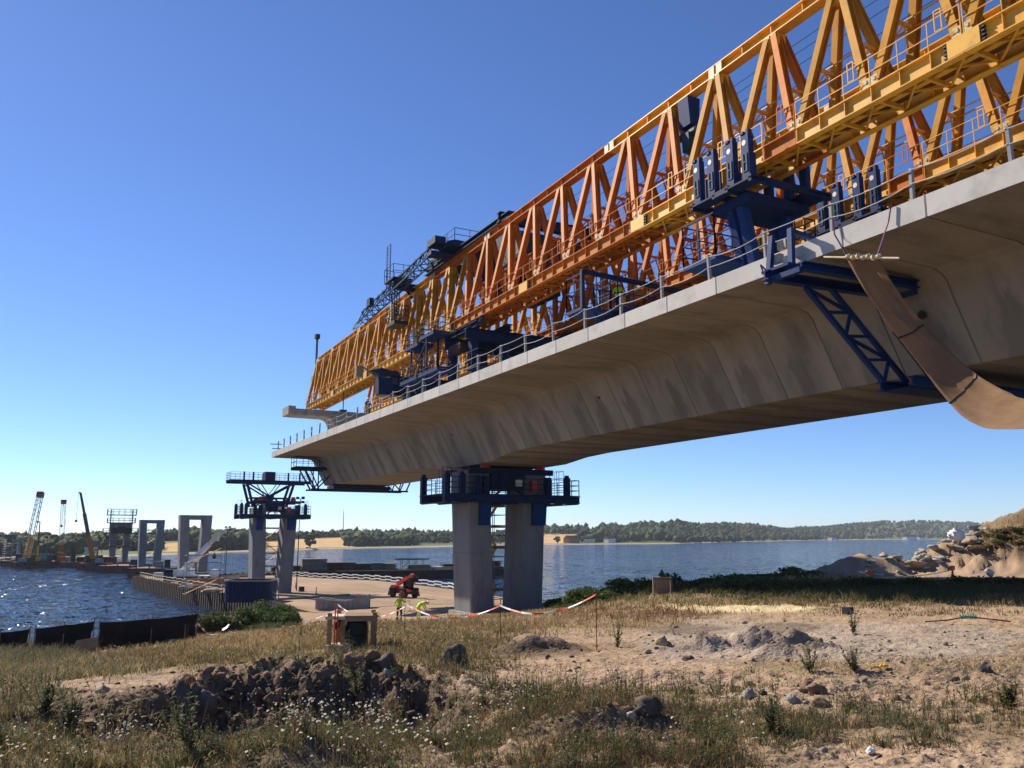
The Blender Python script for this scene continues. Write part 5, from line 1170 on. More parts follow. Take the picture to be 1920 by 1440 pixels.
# ------------------------------------------------------------------ tape posts and tape
def stake(px,py,D,h,label,loop=False):
    p=on_ground(px,py,D,-.05); t=thing('tape_stake',tuple(p),label,'stake','thin steel stakes holding the tape'); MB().tube((0,0,-.2),(.01,.01,h+.05),.011,6).build('rod',M['rustred'],t)
    if loop: MB().path([(0,0,h-.05),(-.16*cy,.16*sy,h),(-.2*cy,.2*sy,h-.3),(0,0,h-.5),(.18*cy,-.18*sy,h-.35),(.16*cy,-.16*sy,h-.02),(0,0,h-.05)],.008,4).build('wire_loop',M['rustred'],t)
    MB().lathe((0,0,.12),[(.03,0),(.035,.02),(.03,.05)],6).build('ground_cap',M['orangemark'],t)
    return p, h
sA=stake(758,1192,29,1.2,'stake with a wire loop on top beside the two workers',True); sB=stake(938,1207,25.6,1.2,'thin rusty stake where the tape peaks in front of the pier'); sC=stake(1119,1220,20,1.42,'tall thin rusty stake at the right end of the tape')
sD_=stake(632,1180,48,1.0,'short red stake behind the timber stand')
def tape(label, a, b_, sag, n=26, w=.045):
    a=V(a);b_=V(b_); t=thing('barrier_tape',tuple(a),label,'barrier tape','red and white tape strung between stakes'); L_=(b_-a).length; k=max(6,int(L_/.55))
    for i in range(k):
        m=MB(); vs=[]
        for j in range(4):
            u=(i+j/3)/k; p=(b_-a)*u-V((0,0,sag*4*u*(1-u))); tw=.6*math.sin(u*9)
            vs+= [p+V((math.sin(tw)*w*.5,0,w/2*math.cos(tw))),p-V((math.sin(tw)*w*.5,0,w/2*math.cos(tw)))]
        fs=[]
        for j in range(3): fs+= [(2*j,2*j+2,2*j+3,2*j+1)]
        m.raw(vs,fs); o=m.build('tape_length',M['redmark'] if i%2 else M['white'],t); 
        md=o.modifiers.new('thick','SOLIDIFY'); md.thickness=.006
def topof(s): return s[0]+V((0,0,s[1]-.12))
tape('tape sagging between the pointed stake and the tall right stake',topof(sB),topof(sC),.32); tape('tape sagging from the looped stake to the stake in front of the pier',topof(sA),topof(sB),.40)
tape('tape sagging from the short red stake to the looped stake',topof(sD_)+V((0,0,.2)),topof(sA)-V((0,0,.1)),.45)
lowp=on_ground(430,1192,40,.15); tape('long low tape running from the debris to the short red stake',lowp,topof(sD_),.35)
# ------------------------------------------------------------------ silt fence
mf = mat('black_silt_fabric',(.012,.011,.011),.85,.2,2,dirt=(.035,.028,.022),dirt_amt=.6)
def fabric_fence(label, tops, D, hh, n=8):
    """tops: pixel points along the top edge"""
    P=[at_D(px,py,D_) for px,py,D_ in [(a,b_,(D if np.isscalar(D) else D[i])) for i,(a,b_) in enumerate(tops)]]
    t=thing('silt_fence',(P[0].x,P[0].y,ground_z(P[0].x,P[0].y)),label,'silt fence','black silt fences along the shore'); o0=V(t.location)
    vs=[];cnt=0;rows_=5
    path=[]
    for a,b_ in zip(P,P[1:]):
        for i in range(n):
            u=i/n; q=a+(b_-a)*u; q.z-= .05*4*u*(1-u)*.6; path.append(q)
    path.append(P[-1]); W_=len(path)
    for r in range(rows_):
        for i,q in enumerate(path):
            g=min(max(ground_z(q.x,q.y)-.1,q.z-hh),q.z-.3); f=r/(rows_-1); bulge=.10*math.sin(i*.9+r*1.3)*(.3+f)
            vs.append((q.x+bulge-o0.x,q.y-bulge*.6-o0.y,q.z+(g-q.z)*f-o0.z))
    fs=[(r*W_+i,r*W_+i+1,(r+1)*W_+i+1,(r+1)*W_+i) for r in range(rows_-1) for i in range(W_-1)]
    o=MB().raw(vs,fs).build('fabric',mf,t); md=o.modifiers.new('thick','SOLIDIFY'); md.thickness=.015
    for i,q in enumerate(P):
        g=ground_z(q.x,q.y); MB().bar((q.x-o0.x,q.y-o0.y,g-o0.z-.3),(q.x-o0.x+.02,q.y-o0.y,q.z-o0.z+.16),.05).build('stake',M['greytimber'],t)
fabric_fence('low black silt fence end partly sunk in tall green grass',[(-260,1215),(-120,1198),(0,1186),(56,1179)],[40,40.5,41,41.5],1.2)
fabric_fence('black silt fence length behind the plywood board',[(66,1178),(120,1172),(176,1165)],[41.5,42,42.5],1.2)
fabric_fence('long black silt fence length ending at the green bushes',[(186,1167),(285,1160),(370,1151)],[41,43,45],1.3)
fabric_fence('low black silt fence along the far shore beside the rubble',[(1278,1090),(1345,1084),(1420,1076),(1485,1073),(1545,1068)],[62,62.5,63,64,65],.8)
p=on_ground(158,1228,36); t=thing('plywood_board',tuple(p),'brown plywood board leaning upright in front of the silt fence','board',rz=-YAW-.25)
o=MB().prism([(-.55,-.1),(.53,-.1),(.55,.74),(-.52,.56)],'y',-.02,.02).build('panel',M['plywood'],t); o.rotation_euler=(-.12,0,0); MB().bar((0,.3,0),(0,.04,.5),.05).build('prop',M['timber'],t)
# debris by the bushes
p=on_ground(428,1190,40); t=thing('black_tarp',tuple(p),'crumpled black tarp lying beside the low tape','tarp')
v=IV2*(.55+.7*rng.rand(len(IV2),1))*np.array((.55,.4,.32)); inst('sheet',npmesh('sheet',v+np.array((0,0,.2)),IF2,M['black']),t)
p=on_ground(366,1196,39); t=thing('trestle_boards',tuple(p),'red and white striped trestle boards collapsed by the silt fence','barrier board')
for i,(a,b_) in enumerate((((-.6,0,.05),(.1,.1,.75)),((.1,.1,.75),(.7,-.1,.1)),((-.9,.1,.12),(.9,0,.10)))):
    for j in range(5):
        aa=V(a)+(V(b_)-V(a))*j/5; bb=V(a)+(V(b_)-V(a))*(j+1)/5; MB().bar(aa,bb,.03,.10).build('stripe',M['redmark'] if j%2 else M['white'],t)
for px,py,D,l,lb in ((300,1200,40,2.6,'pale plank lying at the foot of the long silt fence'),(420,1193,39,1.8,'short pale plank lying beside the black tarp'),(340,1203,38.5,3.1,'long pale plank in the dry grass before the striped trestle')):
    p=on_ground(px,py,D,.06); t=thing('plank',tuple(p),lb,'plank','planks lying in the dry grass',rz=-YAW+rp.uniform(-.2,.3)); MB().box((-l/2,-.09,-.025),(l/2,.09,.03)).build('board',M['paletimber'],t); MB().box((-.05,-.1,.03),(.05,.1,.05)).build('cleat',M['timber'],t)
# wooden sign board frame at the right shore
p=on_ground(1243,1119,42); t=thing('notice_stand',tuple(p),'brown board fixed between two posts on the grassy shore','notice board',rz=-YAW+.1)
for x in (-.44,.44): MB().box((x-.05,-.05,-.2),(x+.05,.05,.95)).build('post',M['greytimber'],t)
MB().box((-.48,-.07,.84),(.48,.07,.93)).build('top_rail',M['greytimber'],t); MB().box((-.34,-.03,.12),(.36,.01,.82)).build('panel',M['plywood'],t)
# markers, speaker-like box
for px,py,D,h,lab in ((554,1100,None,.9,'slim orange marker post beside the right leg of the V-frame pier'),(593,1110,None,1.0,'slim orange marker post on the open sand'),):
    p=cw_px(px,py+3); t=thing('marker_post',tuple(p),lab,'marker post'); MB().tube((0,0,0),(0,0,h),.07,8).build('tube',M['orangemark'],t); MB().tube((0,0,h*.6),(0,0,h*.75),.075,8).build('band',M['white'],t); MB().lathe((0,0,0),[(.2,0),(.2,.05),(.08,.09)],8).build('foot',M['dark'],t)
p=cw_px(565,1109); t=thing('equipment_box',tuple(p),'small dark red equipment box standing on the open sand','box'); MB().box((-.4,-.3,.08),(.4,.3,.75)).build('case',M['rustred'],t); MB().box((-.34,-.31,.2),(.34,-.3,.65)).build('grille',M['dark'],t); MB().box((-.42,-.32,0),(.42,.32,.08)).build('base',M['dark'],t)
for a,b_,lab in (((500,1127),(655,1117),'long dark timber beam lying across the gravel by the navy tank'),):
    A=cw_px(*a);B2=cw_px(*b_); t=thing('timber_beam',tuple(A),lab,'beam'); MB().bar((0,0,.14),tuple(V(B2)-V(A)+V((0,0,.14))),.3,.28).build('baulk',M['greytimber'],t); MB().bar((0,.5,.08),tuple((V(B2)-V(A))*.6+V((0,.5,.08))),.2,.16).build('plank',M['greytimber'],t)
# ------------------------------------------------------------------ rubble, boulders, gravel heap
M['rock']=vcol_mat('broken_concrete_and_stone',.9,bump=.5,bscale=6,spec=.15,var=.25)
def rock(name,p,s,col,label,cat,group,rz=0,flat=.6,sub=2,seed=0,tilt=0.,parent=None):
    r_=np.random.RandomState(seed); v=(IV2 if sub==2 else IV3).copy(); f=IF2 if sub==2 else IF3
    for _ in range(7 if sub==3 else 13):   # cut facets
        d_=r_.randn(3); d_/=np.linalg.norm(d_); k=r_.uniform(.55,.85) if sub==3 else r_.uniform(.35,.75); q=v@d_; v=v-np.outer(np.maximum(q-k,0),d_)
    if sub==3: v=v*(.62+.75*fbm(v[:,0:1]*1.9+seed*.7+v[:,2:3]*1.3,v[:,1:2]*1.9-v[:,2:3]*.9+seed,4)+.5*np.abs(fbm(v[:,0:1]*4.5-seed+v[:,2:3]*3.1,v[:,1:2]*4.5+v[:,2:3]*2.3,3)-.5))
    v=v*(1+(.06 if sub==3 else .02)*r_.randn(len(v),1))*np.array(s)*np.array((1,1,flat)); 
    c=np.array(col)*(.8+.4*r_.rand(len(v),1))
    o=inst(name,npmesh(name,v,f,M['rock'],c)); o.location=p; o.rotation_euler=(tilt,tilt*.6,rz); tag(o,label,cat,group); return o
GR=(.33,.31,.285); BR=(.24,.155,.10); DK=(.13,.10,.08)
r5=random.Random(11)
for i in range(84):
    px=r5.uniform(1625,1860); py=1091-(px-1585)*.02-abs(r5.gauss(0,9)); D=57.5+ (1093-py)*.3
    p=at_D(px,1085,D); p.z=ground_z(p.x,p.y); sz=r5.uniform(.25,.8)*(1.25 if i<16 else .75)
    p.z += max(0,r5.gauss(.12,.2))
    gr_=r5.random()<.75
    rock('concrete_block',p,(sz*1.3,sz*.8,sz),GR if gr_ else (.36,.27,.21),('large ' if i<16 else 'small ')+('grey' if gr_ else 'tan')+' jagged block of broken concrete in the rubble heap on the shore','concrete block','broken concrete blocks in the rubble heap',r5.uniform(0,6),.42,2,i,r5.uniform(-.5,.5))
p=on_ground(1856,1083,54); rock('boulder',V(p)+V((0,0,.25)),(.62,.45,.5),(.50,.44,.38),'pale boulder lying alone right of the white sack','boulder',None,.3,.8,2,77)
p=at_D(1798,1062,60); p.z=ground_z(p.x,p.y)+1.0; t=thing('white_sack',tuple(p),'crumpled white bulk sack on top of the rubble heap','sack'); v=IV3*(.7+.5*rng.rand(len(IV3),1))*np.array((.62,.45,.42)); inst('bag',npmesh('bag',v,IF3,mat('white_woven_sack',(.72,.72,.74),.8)),t); MB().path([(-.2,0,.3),(-.1,0,.5),(.1,0,.48),(.2,0,.28)],.03).build('loop',M['white'],t)
for px,py,D,h,lab in ((1632,1090,50,.7,'orange marker post in front of the left end of the rubble'),(1786,1086,51,.8,'orange marker post below the white sack')):
    p=on_ground(px,py,D); t=thing('marker_post',tuple(p),lab,'marker post'); MB().tube((0,0,0),(.1,0,h),.06,8).build('tube',M['orangemark'],t); MB().box((-.12,-.05,h-.25),(.25,.05,h)).build('flag',M['orangemark'],t)
tape('tape trailing along the front of the rubble heap',on_ground(1640,1088,50,.4),on_ground(1786,1086,51,.55),.25)
# foreground clods and stones
r6=random.Random(21)
for px,py,D,s_,col,lab in [(853,1247,14.6,.34,DK,'big dark upright clod standing in the dry grass'),(665,1247,14.2,.20,BR,'round brown clod on the crest of the dirt bank'),(694,1248,14.0,.17,BR,'brown clod between two larger clods on the bank crest'),(722,1252,13.8,.24,DK,'dark angular clod at the right end of the bank crest'),
    (729,1272,13.0,.12,(.33,.30,.27),'grey stone stuck in the dirt bank below the crest'),(1515,1296,14,.15,BR,'brown stone pair member left among weeds on the sand'),(1528,1302,14,.17,BR,'larger brown stone beside another among the weeds'),(1485,1318,13.5,.11,GR,'small grey stone left of the brown stones'),
    (1241,1210,22,.24,(.40,.30,.2),'pale tan clod left of the gravel mound'),(1290,1238,19,.13,DK,'dark clod on the sand below the gravel mound'),(1404,1308,14,.13,GR,'flat grey stone on the sand slope'),(1848,1260,16,.14,DK,'dark clod on the bare sand at right'),(1217,1335,10.5,.20,DK,'dark clod at the right end of the soil ridge'),
    (1540,1325,12.5,.12,BR,'brown stone half sunk below the stone pair'),(1595,1330,12.2,.11,BR,'reddish stone beside the sunk stone'),(513,1325,11.6,.16,BR,'brown stone at the foot of the dirt bank'),(190,1300,14,.10,GR,'pale stone on the bare sandy top of the bank'),(320,1297,14.2,.10,GR,'light stone near the tall root clod'),(1632,1415,7.6,.055,(.8,.8,.78),'small bright white stone on the sand in front')]:
    p=on_ground(px,py,D); s_*=.72 if px>800 else .85; col=tuple(c*.8 for c in col)
    rock('clod' if 'clod' in lab else 'stone',V(p)+V((0,0,s_*.3)),(s_*1.15,s_,s_),col,lab,'clod' if 'clod' in lab else 'stone',None,r6.uniform(0,6),1.15 if 'upright' in lab else .8,3,int(px),r6.uniform(-.2,.2))
p=on_ground(345,1330,12.7); t=thing('root_clod',tuple(p),'tall earthy root clod topped with dry orange grass at the bank edge','root clod')
for i,(dx,dz,s_) in enumerate(((0,.1,.22),(.28,.02,.2),(-.12,-.1,.2),(.12,.2,.14))):
    o=rock('earth',(dx*cy,-dx*sy,dz),(s_,s_*.9,s_*1.2),DK,None,None,None,i,1.1,3,200+i); o.parent=t
m=MB()
for i in range(60):
    a=r6.uniform(0,6.28); b0=(r6.gauss(0,.14)*cy,-r6.gauss(0,.14)*sy,.22); m.bar(b0,(b0[0]+r6.gauss(0,.06),b0[1]+r6.gauss(0,.08),.22+r6.uniform(.12,.36)),.006,.006,w2=.001,h2=.001)
m.build('dry_grass',mat('rusty_dry_grass',(.36,.17,.06),.9),t)
# small litter
p=on_ground(1650,1258,14,.02); t=thing('yellow_rag',tuple(p),'torn yellow plastic strip lying on the gravelly soil','plastic strip'); MB().path([(-.35,0,0),(-.2,.03,.05),(0,0,.02),(.12,.04,.09),(.3,0,.04)],.03,5).build('strip',mat('yellow_plastic',(.75,.42,.02),.5),t); MB().box((.1,-.06,.03),(.28,.08,.1)).build('knot',mat('yellow_plastic2',(.7,.4,.02),.5),t); t.scale=(.55,.55,.5)
p=on_ground(1590,1152,28,.06); t=thing('dark_block',tuple(p),'small dark block lying on the flat sand','block'); MB().box((-.14,-.12,-.06),(.14,.12,.16)).build('body',M['dark'],t); MB().box((-.1,-.13,.0),(.02,-.12,.1)).build('face_plate',M['steel'],t)
p=on_ground(1815,1170,23,.05); t=thing('hose_pole',tuple(p),'thin dark pole wrapped with green hose lying on the sand','pole',rz=-YAW); t.scale=(.75,.75,.6); MB().path([(-1.5,0,0),(-.7,.05,.06),(0,.0,.22),(.7,.05,.12),(1.5,0,.0)],.028,6).build('pole',M['dark'],t)
m=MB()
for i in range(7): m.path([(-.28+i*.09,0,.12),(-.26+i*.09,-.08,.22),(-.24+i*.09,0,.30),(-.22+i*.09,.08,.2),(-.19+i*.09,0,.12)],.02,5)
m.build('hose_wrap',mat('green_hose',(.03,.22,.14),.5),t); MB().tube((.9,.05,.10),(1.5,0,.01),.032,6).build('orange_end',M['orangemark'],t)
# ================================================================== barges, cranes and stores over the water
def wpx(px, py): return at_z(px, py, 0.)
M['bargered']=mat('red_oxide_barge',(.16,.045,.035),.75,.25,.6,dirt=(.05,.03,.025),dirt_amt=.7,dirt_scale=.5)
M['cranegrey']=mat('grey_lattice',(.42,.40,.37),.5); M['cranered']=mat('crane_red',(.38,.05,.05),.5); M['cranedark']=mat('dark_crane_boom',(.06,.055,.06),.5); M['cranegreen']=mat('green_paint',(.05,.22,.12),.5)
def barge(pxa, pxb, py, h, depth, label, mt=None, pre=1.6):
    a=wpx(pxa,py); b_=wpx(pxb,py); d_=b_-a; L_=d_.length; t=thing('barge',tuple(a),label,'barge','work barges on the fjord',math.atan2(d_.y,d_.x)); mt=mt or M['bargered']
    MB().prism([(0,-.6),(L_,-.6),(L_+.4,h*.5),(L_+.4,h),(-.4,h),(-.4,h*.5)],'y',0,depth).build('hull',mt,t)
    MB().box((-.5,-.12,h-.25),(L_+.5,0.-.004,h-.05)).build('rubbing_strake',M['dark'],t)
    n=max(2,int(L_/3)); bo=MB().lathe((0,0,h),[(.18,0),(.18,.5),(.26,.55),(.26,.7)],8).mesh('bollard',M['dark'])
    for i in range(n): inst('bollard',bo,t,(L_*(i+.5)/n,.5,0))
    for i in range(max(1,int(L_/4))):
        MB().lathe((L_*(i+.4)/max(1,int(L_/4)),-.28,h*.45),[(.15,-.14),(.4,-.14),(.4,.14),(.15,.14)],10,'y').build('tyre_fender',M['rubber'],t)
    return t,L_,h
bs=[(240,314,1084,2.6,14,'red barge moored in front of the pier with the stair scaffold'),(184,252,1074.5,2.2,14,'dark red barge under the pier wrapped in formwork'),(145,206,1068.5,2.2,16,'dark barge carrying the orange telescopic crane'),(112,152,1064.5,2.0,12,'small dark red barge with a slim black post'),(20,83,1064.5,2.0,16,'dark barge carrying the tall yellow and grey lattice crane'),(82,124,1061,2.4,14,'rust red barge carrying the upright lattice crane'),(-60,26,1060,1.8,12,'low dark barge below the far scaffold stacks')]
BG=[barge(*b_) for b_ in bs]
def crane(base, tip, w, n, label, mats, cab, jib=None, solid=False, body=3.0, split=.35):
    """crawler crane: base and tip are world points of the boom"""
    t=thing('crane',tuple(base),label,'crane',rz=0.); b0=V((0,0,0)); tp=V(tip)-V(base); az=math.atan2(tp.y,tp.x)
    m=MB(); 
    bd=V((math.cos(az),math.sin(az),0)); sdv=V((-bd.y,bd.x,0))
    for s_ in (-1,1): MB().bar(b0+sdv*s_*body*.42-bd*body*.7-V((0,0,1.6)), b0+sdv*s_*body*.42+bd*body*.7-V((0,0,1.6)),body*.3,.9).build('track',M['dark'],t)
    MB().bar(b0-bd*body*1.1+V((0,0,-.4)),b0+bd*body*.4+V((0,0,-.4)),body*.8,1.5).build('house',cab,t); MB().bar(b0-bd*body*1.25+V((0,0,-.4)),b0-bd*body*.95+V((0,0,-.4)),body*.9,1.2).build('counterweight',M['steel'],t)
    MB().bar(b0+bd*body*.2+sdv*body*.45,b0+bd*body*.65+sdv*body*.45,.9,1.7).build('cab',M['glassy'],t)
    if solid:
        MB().bar(b0,tp*.34,w*1.15,w*1.15,w2=w,h2=w).build('boom_base',mats[0],t); MB().bar(tp*.33,tp*.68,w*.8).build('boom_section',mats[1],t); MB().bar(tp*.67,tp,w*.6,w2=w*.5,h2=w*.5).build('boom_section',mats[1],t)
    else:
        m=MB(); lattice(m,b0,tp*split,w,w,max(3,int(n*split)),w*.055,False); m.build('boom_foot',mats[0],t)
        m=MB(); lattice(m,tp*split,tp*.96,w,w,int(n*(1-split)),w*.05,False); m.build('boom_lattice',mats[1],t)
        MB().bar(tp*.95,tp+tp.normalized()*.6,w*1.3,w*1.1).build('boom_head',mats[2],t)
        MB().tube(b0-bd*body*.9+V((0,0,2.8)),tp*.97,.05,4).build('pendant',M['wire'],t); MB().bar(b0-bd*body*.4,b0-bd*body*.9+V((0,0,3.)),.25).build('gantry_mast',mats[0],t)
    hd=tp+ (V(jib) if jib else V((0,0,0)))
    if jib: MB().bar(tp,hd,w*.35).build('jib',mats[1],t)
    MB().tube(hd,hd-V((0,0,tp.z*.42)),.05,4).build('hoist_rope',M['wire'],t); MB().lathe(tuple(hd-V((0,0,tp.z*.42+.8))),[(.12,0),(.4,.2),(.4,.7),(.12,.9)],8).build('hook_block',M['dark'],t)
    return t
def bpx(px,py,D): return at_D(px,py,D)
crane(bpx(49,1048,308),bpx(76,926,316),1.7,26,'tall lattice crane with yellow boom foot leaning right on its barge',[M['yellow'],M['cranegrey'],M['cranered']],M['slate'])
crane(bpx(113,1046,318),bpx(119.5,940,318),1.5,24,'upright lattice crane with orange boom foot and red head',[M['orange'],M['cranegrey'],M['cranered']],M['orange'],split=.26)
crane(bpx(174,1049,288),bpx(151,924,292),1.05,10,'telescopic crane with orange lower boom and dark upper boom leaning left',[M['orange'],M['cranedark'],M['dark']],M['dark'],jib=(-.6,0,.2),solid=True)
crane(bpx(70,1046,312),bpx(75,977,312),.6,8,'short slim dark crane boom beside the tall yellow-footed crane',[M['yellow'],M['cranedark'],M['dark']],M['yellow'],solid=True,body=1.8)
crane(bpx(181,1046,290),bpx(187,1014,290),.5,8,'small excavator arm with red boom behind the orange crane',[M['cranered'],M['cranered'],M['dark']],M['dark'],jib=(.9,-.5,-3.5),solid=True,body=1.6)
# stores on the barges
def clutter(bi, items, group):
    t0,L_,h=BG[bi]
    for i,(u,v,sx,sy_,sz,mt,name,lab) in enumerate(items):
        q=t0.matrix_world if False else Matrix.Translation(t0.location)@Matrix.Rotation(t0.rotation_euler.z,4,'Z'); p=q@V((u*L_,v,h)); t=thing(name,tuple(p),lab,name.split('_')[-1],rz=t0.rotation_euler.z)
        MB().box((-sx/2,-sy_/2,.0),(sx/2,sy_/2,sz)).build('body',mt,t); MB().box((-sx/2-.04,-sy_/2-.04,sz+.002),(sx/2+.04,sy_/2+.04,sz+.12)).build('lid',mt,t)
        for k in range(3): MB().box((-sx/2+sx*(k+.5)/3-.05,-sy_/2-.05,.05),(-sx/2+sx*(k+.5)/3+.05,-sy_/2-.003,sz-.05)).build('rib',mt,t)
clutter(0,[(.62,4,1.8,1.4,1.6,M['steel'],'generator_box','grey generator box on the red barge beside the pier'),(.86,3,1.2,1.2,2.1,M['navy'],'tool_cabinet','tall navy tool cabinet at the right end of the red barge')],'')
clutter(1,[(.85,5,3.,2.,1.6,M['slate'],'site_container','slate container on the barge behind the formwork pier')],'')
clutter(2,[(.3,4,5.,2.4,2.4,M['dark'],'site_container','dark container left of the orange crane'),(.75,5,4.,2.4,1.8,M['rustred'],'site_container','rust red container right of the orange crane'),(.55,3,1.4,1.4,1.0,M['cream'],'storage_crate','pale crate in front of the orange crane')],'')
clutter(4,[(.65,3,9.,2.6,2.6,M['slate'],'site_container','long slate blue container on the lattice crane barge'),(.15,4,4.,2.4,2.6,M['navy'],'site_container','navy container at the left end of the lattice crane barge')],'')
clutter(5,[(.4,5,3.,2.,2.2,M['dark'],'site_container','dark container beside the upright lattice crane')],'')
clutter(3,[(.4,3,1.2,1.2,5.5,M['dark'],'piling_post','slim black piling post on the small red barge'),(.75,4,3.,2.,1.6,M['rustred'],'site_container','low rust container on the small red barge')],'')
p=at_D(85,1047,300); p.z=2.2; crane(V((p.x,p.y,4.)),V((p.x+.5,p.y,9.)),.45,5,'squat green boom machine behind the slate blue container',[M['cranegreen'],M['cranegreen'],M['dark']],M['cranegreen'],jib=(1.8,0,-2.),solid=True,body=1.4)
for i,(px,py,D) in enumerate(((6,1046,330),(20,1042,345),(-30,1044,335))):
    p=at_D(px,py,D); scaffold(p.x,p.y,.5,5,5,11.-i,('rust brown scaffold stack nearest the lattice crane barge','tall rust brown scaffold stack behind its neighbours','lowest rust brown scaffold stack by the far shore')[i],1.8,M['rustred'],.3*i,.09)
# ------------------------------------------------------------------ white mobile crane by the bare portal pier
p=at_D(350,1086,178); p.z=float(cw_z(np.array([p.x]),np.array([p.y]))[0])+.05; q=at_D(404,1008,172); t=thing('mobile_crane',tuple(p),'white telescopic mobile crane with boom raised to the right','crane',rz=-YAW)
MB().box((-2.2,-1.3,.55),(6.0,1.3,1.25)).build('carrier',M['white'],t)
for x in (-1.5,-.2,3.6,5.0):
    for y in (-1.2,1.2): MB().lathe((x,y-.15,.55),[(.3,0),(.55,.03),(.55,.27),(.3,.3)],12,'y').build('wheel',M['rubber'],t)
MB().box((-1.6,-1.2,1.3),(1.2,1.2,2.5)).build('house',M['white'],t); MB().box((5.0,-1.25,1.25),(6.1,1.25,2.4)).build('cab',M['white'],t); MB().box((-2.4,-1.2,1.3),(-1.6,1.2,2.3)).build('counterweight',M['cream'],t)
rel=Matrix.Rotation(YAW,3,'Z')@(V(q)-V(p)); bs_=V((-.6,0,2.3)); dv=rel-bs_
MB().bar(bs_,bs_+dv*.5,.95,1.1).build('boom_base',M['white'],t); MB().bar(bs_+dv*.48,bs_+dv*.8,.75,.85).build('boom_section',M['white'],t); MB().bar(bs_+dv*.78,bs_+dv,.6,.65).build('boom_section',M['cream'],t)
MB().bar(bs_+V((2.4,0,-.6)),bs_+dv*.38,.4).build('luffing_ram',M['steel'],t)
MB().cbox(tuple(bs_+dv),(1.2,1.2,1.4)).build('boom_head',M['cream'],t); jt=bs_+dv+V((2.2,0,1.3)); m=MB(); lattice(m,bs_+dv,jt,.5,.5,3,.05); m.build('jib',M['cream'],t)
MB().tube(bs_+dv,bs_+dv-V((0,0,3.2)),.06,5).build('hoist_rope',M['wire'],t); MB().lathe(tuple(bs_+dv-V((0,0,4.2))),[(.1,0),(.35,.2),(.35,.8),(.1,1.1)],8).build('hook_block',M['rustred'],t); MB().tube(jt,jt-V((0,0,2.2)),.05,5).build('hoist_rope',M['wire'],t)
for x in (-2.,4.6):
    for y in (-2.6,2.6): MB().bar((x,y*.4,.8),(x,y,.8),.3,.25).build('outrigger',M['white'],t)
# ------------------------------------------------------------------ stores on the causeway
def crate(px,py,sx,sy_,sz,mt,name,lab,rz=0.):
    p=cw_px(px,py); t=thing(name,tuple(p),lab,name.split('_')[-1],rz=-YAW+rz); MB().box((-sx/2,-sy_/2,.06),(sx/2,sy_/2,sz)).build('body',mt,t); MB().box((-sx/2-.05,-sy_/2-.05,sz+.002),(sx/2+.05,sy_/2+.05,sz+.1)).build('lid',mt,t)
    for x in (-sx*.35,0,sx*.35): MB().box((x-.06,-sy_/2-.06,.1),(x+.06,-sy_/2-.003,sz-.06)).build('rib',mt,t)
    MB().box((-sx/2,-sy_/2,0),(sx/2,sy_/2,.055)).build('skid',M['dark'],t)
crate(331,1090,4.6,2.4,2.3,M['navy'],'site_container','navy container near the far end of the causeway')
crate(352,1094,3.,2.,1.3,M['dark'],'skip_container','low dark skip in front of the navy container')
crate(297,1083,1.6,1.6,1.0,M['cream'],'cable_crate','cream crate at the causeway end by the railing')
crate(347,1097,1.,.8,.9,M['cream'],'pump_case','small cream pump case beside the low dark skip')
crate(380,1087,2.4,1.6,1.4,M['cranegreen'],'tool_box','green tool box between the timber heaps')
crate(398,1084,2.6,1.8,1.0,M['cranegreen'],'tool_chest','low green tool chest behind the timber heaps',.2)
crate(372,1082,1.6,1.4,1.7,M['steel'],'site_cabinet','grey cabinet beside the white crane')
p=cw_px(299,1084)
def timber_heap(px,py,n,L_,mt,lab,spread=1.2,jumble=.25):
    p=cw_px(px,py); t=thing('timber_heap',tuple(p),lab,'timber heap',rz=-YAW+rp.uniform(-.3,.3))
    for i in range(n):
        l=L_*rp.uniform(.6,1.1); w=rp.uniform(.12,.3); z=.1+ (i//5)*.22; a=rp.gauss(0,jumble); y=(i%5-2)*spread*.4; MB().bar((-l/2*math.cos(a),y-l/2*math.sin(a),z+rp.uniform(0,.1)),(l/2*math.cos(a),y+l/2*math.sin(a),z+rp.uniform(0,.35)),w,.14).build('timber',mt if rp.random()<.7 else M['greytimber'],t)
timber_heap(400,1092,14,5,M['scafboard'],'jumbled heap of orange boards left of the V-frame pier',1.6,.6)
timber_heap(425,1085,12,6,M['paletimber'],'heap of pale timber behind the navy tank',1.4,.15)
timber_heap(372,1103,12,6,M['paletimber'],'low heap of pale boards on the sand beside the timber railing',1.5,.4)
timber_heap(418,1101,16,7,M['greytimber'],'stack of grey planks left of the navy tank',1.5,.2)
timber_heap(455,1082,10,6,M['scafboard'],'orange scaffold beams stacked behind the left pier leg',1.2,.1)
timber_heap(345,1084,8,3.5,M['timber'],'short brown timbers beside the navy container',1.2,.5)
timber_heap(372,1096,8,3.5,M['redmark'],'fallen red and grey barrier bars near the green tool box',1.2,.8)
# sand mound on the causeway
p=cw_px(398,1109); v=IV3*np.array((1.7,1.2,.55))*(.9+.2*rng.rand(len(IV3),1)); o=inst('sand_mound',npmesh('sand_mound',v,IF3,M['ground'],np.repeat(np.array([(.36,.28,.19)]),len(v),0),smooth=True)); o.location=p; tag(o,'low pale sand mound beside the timber railing','sand mound')
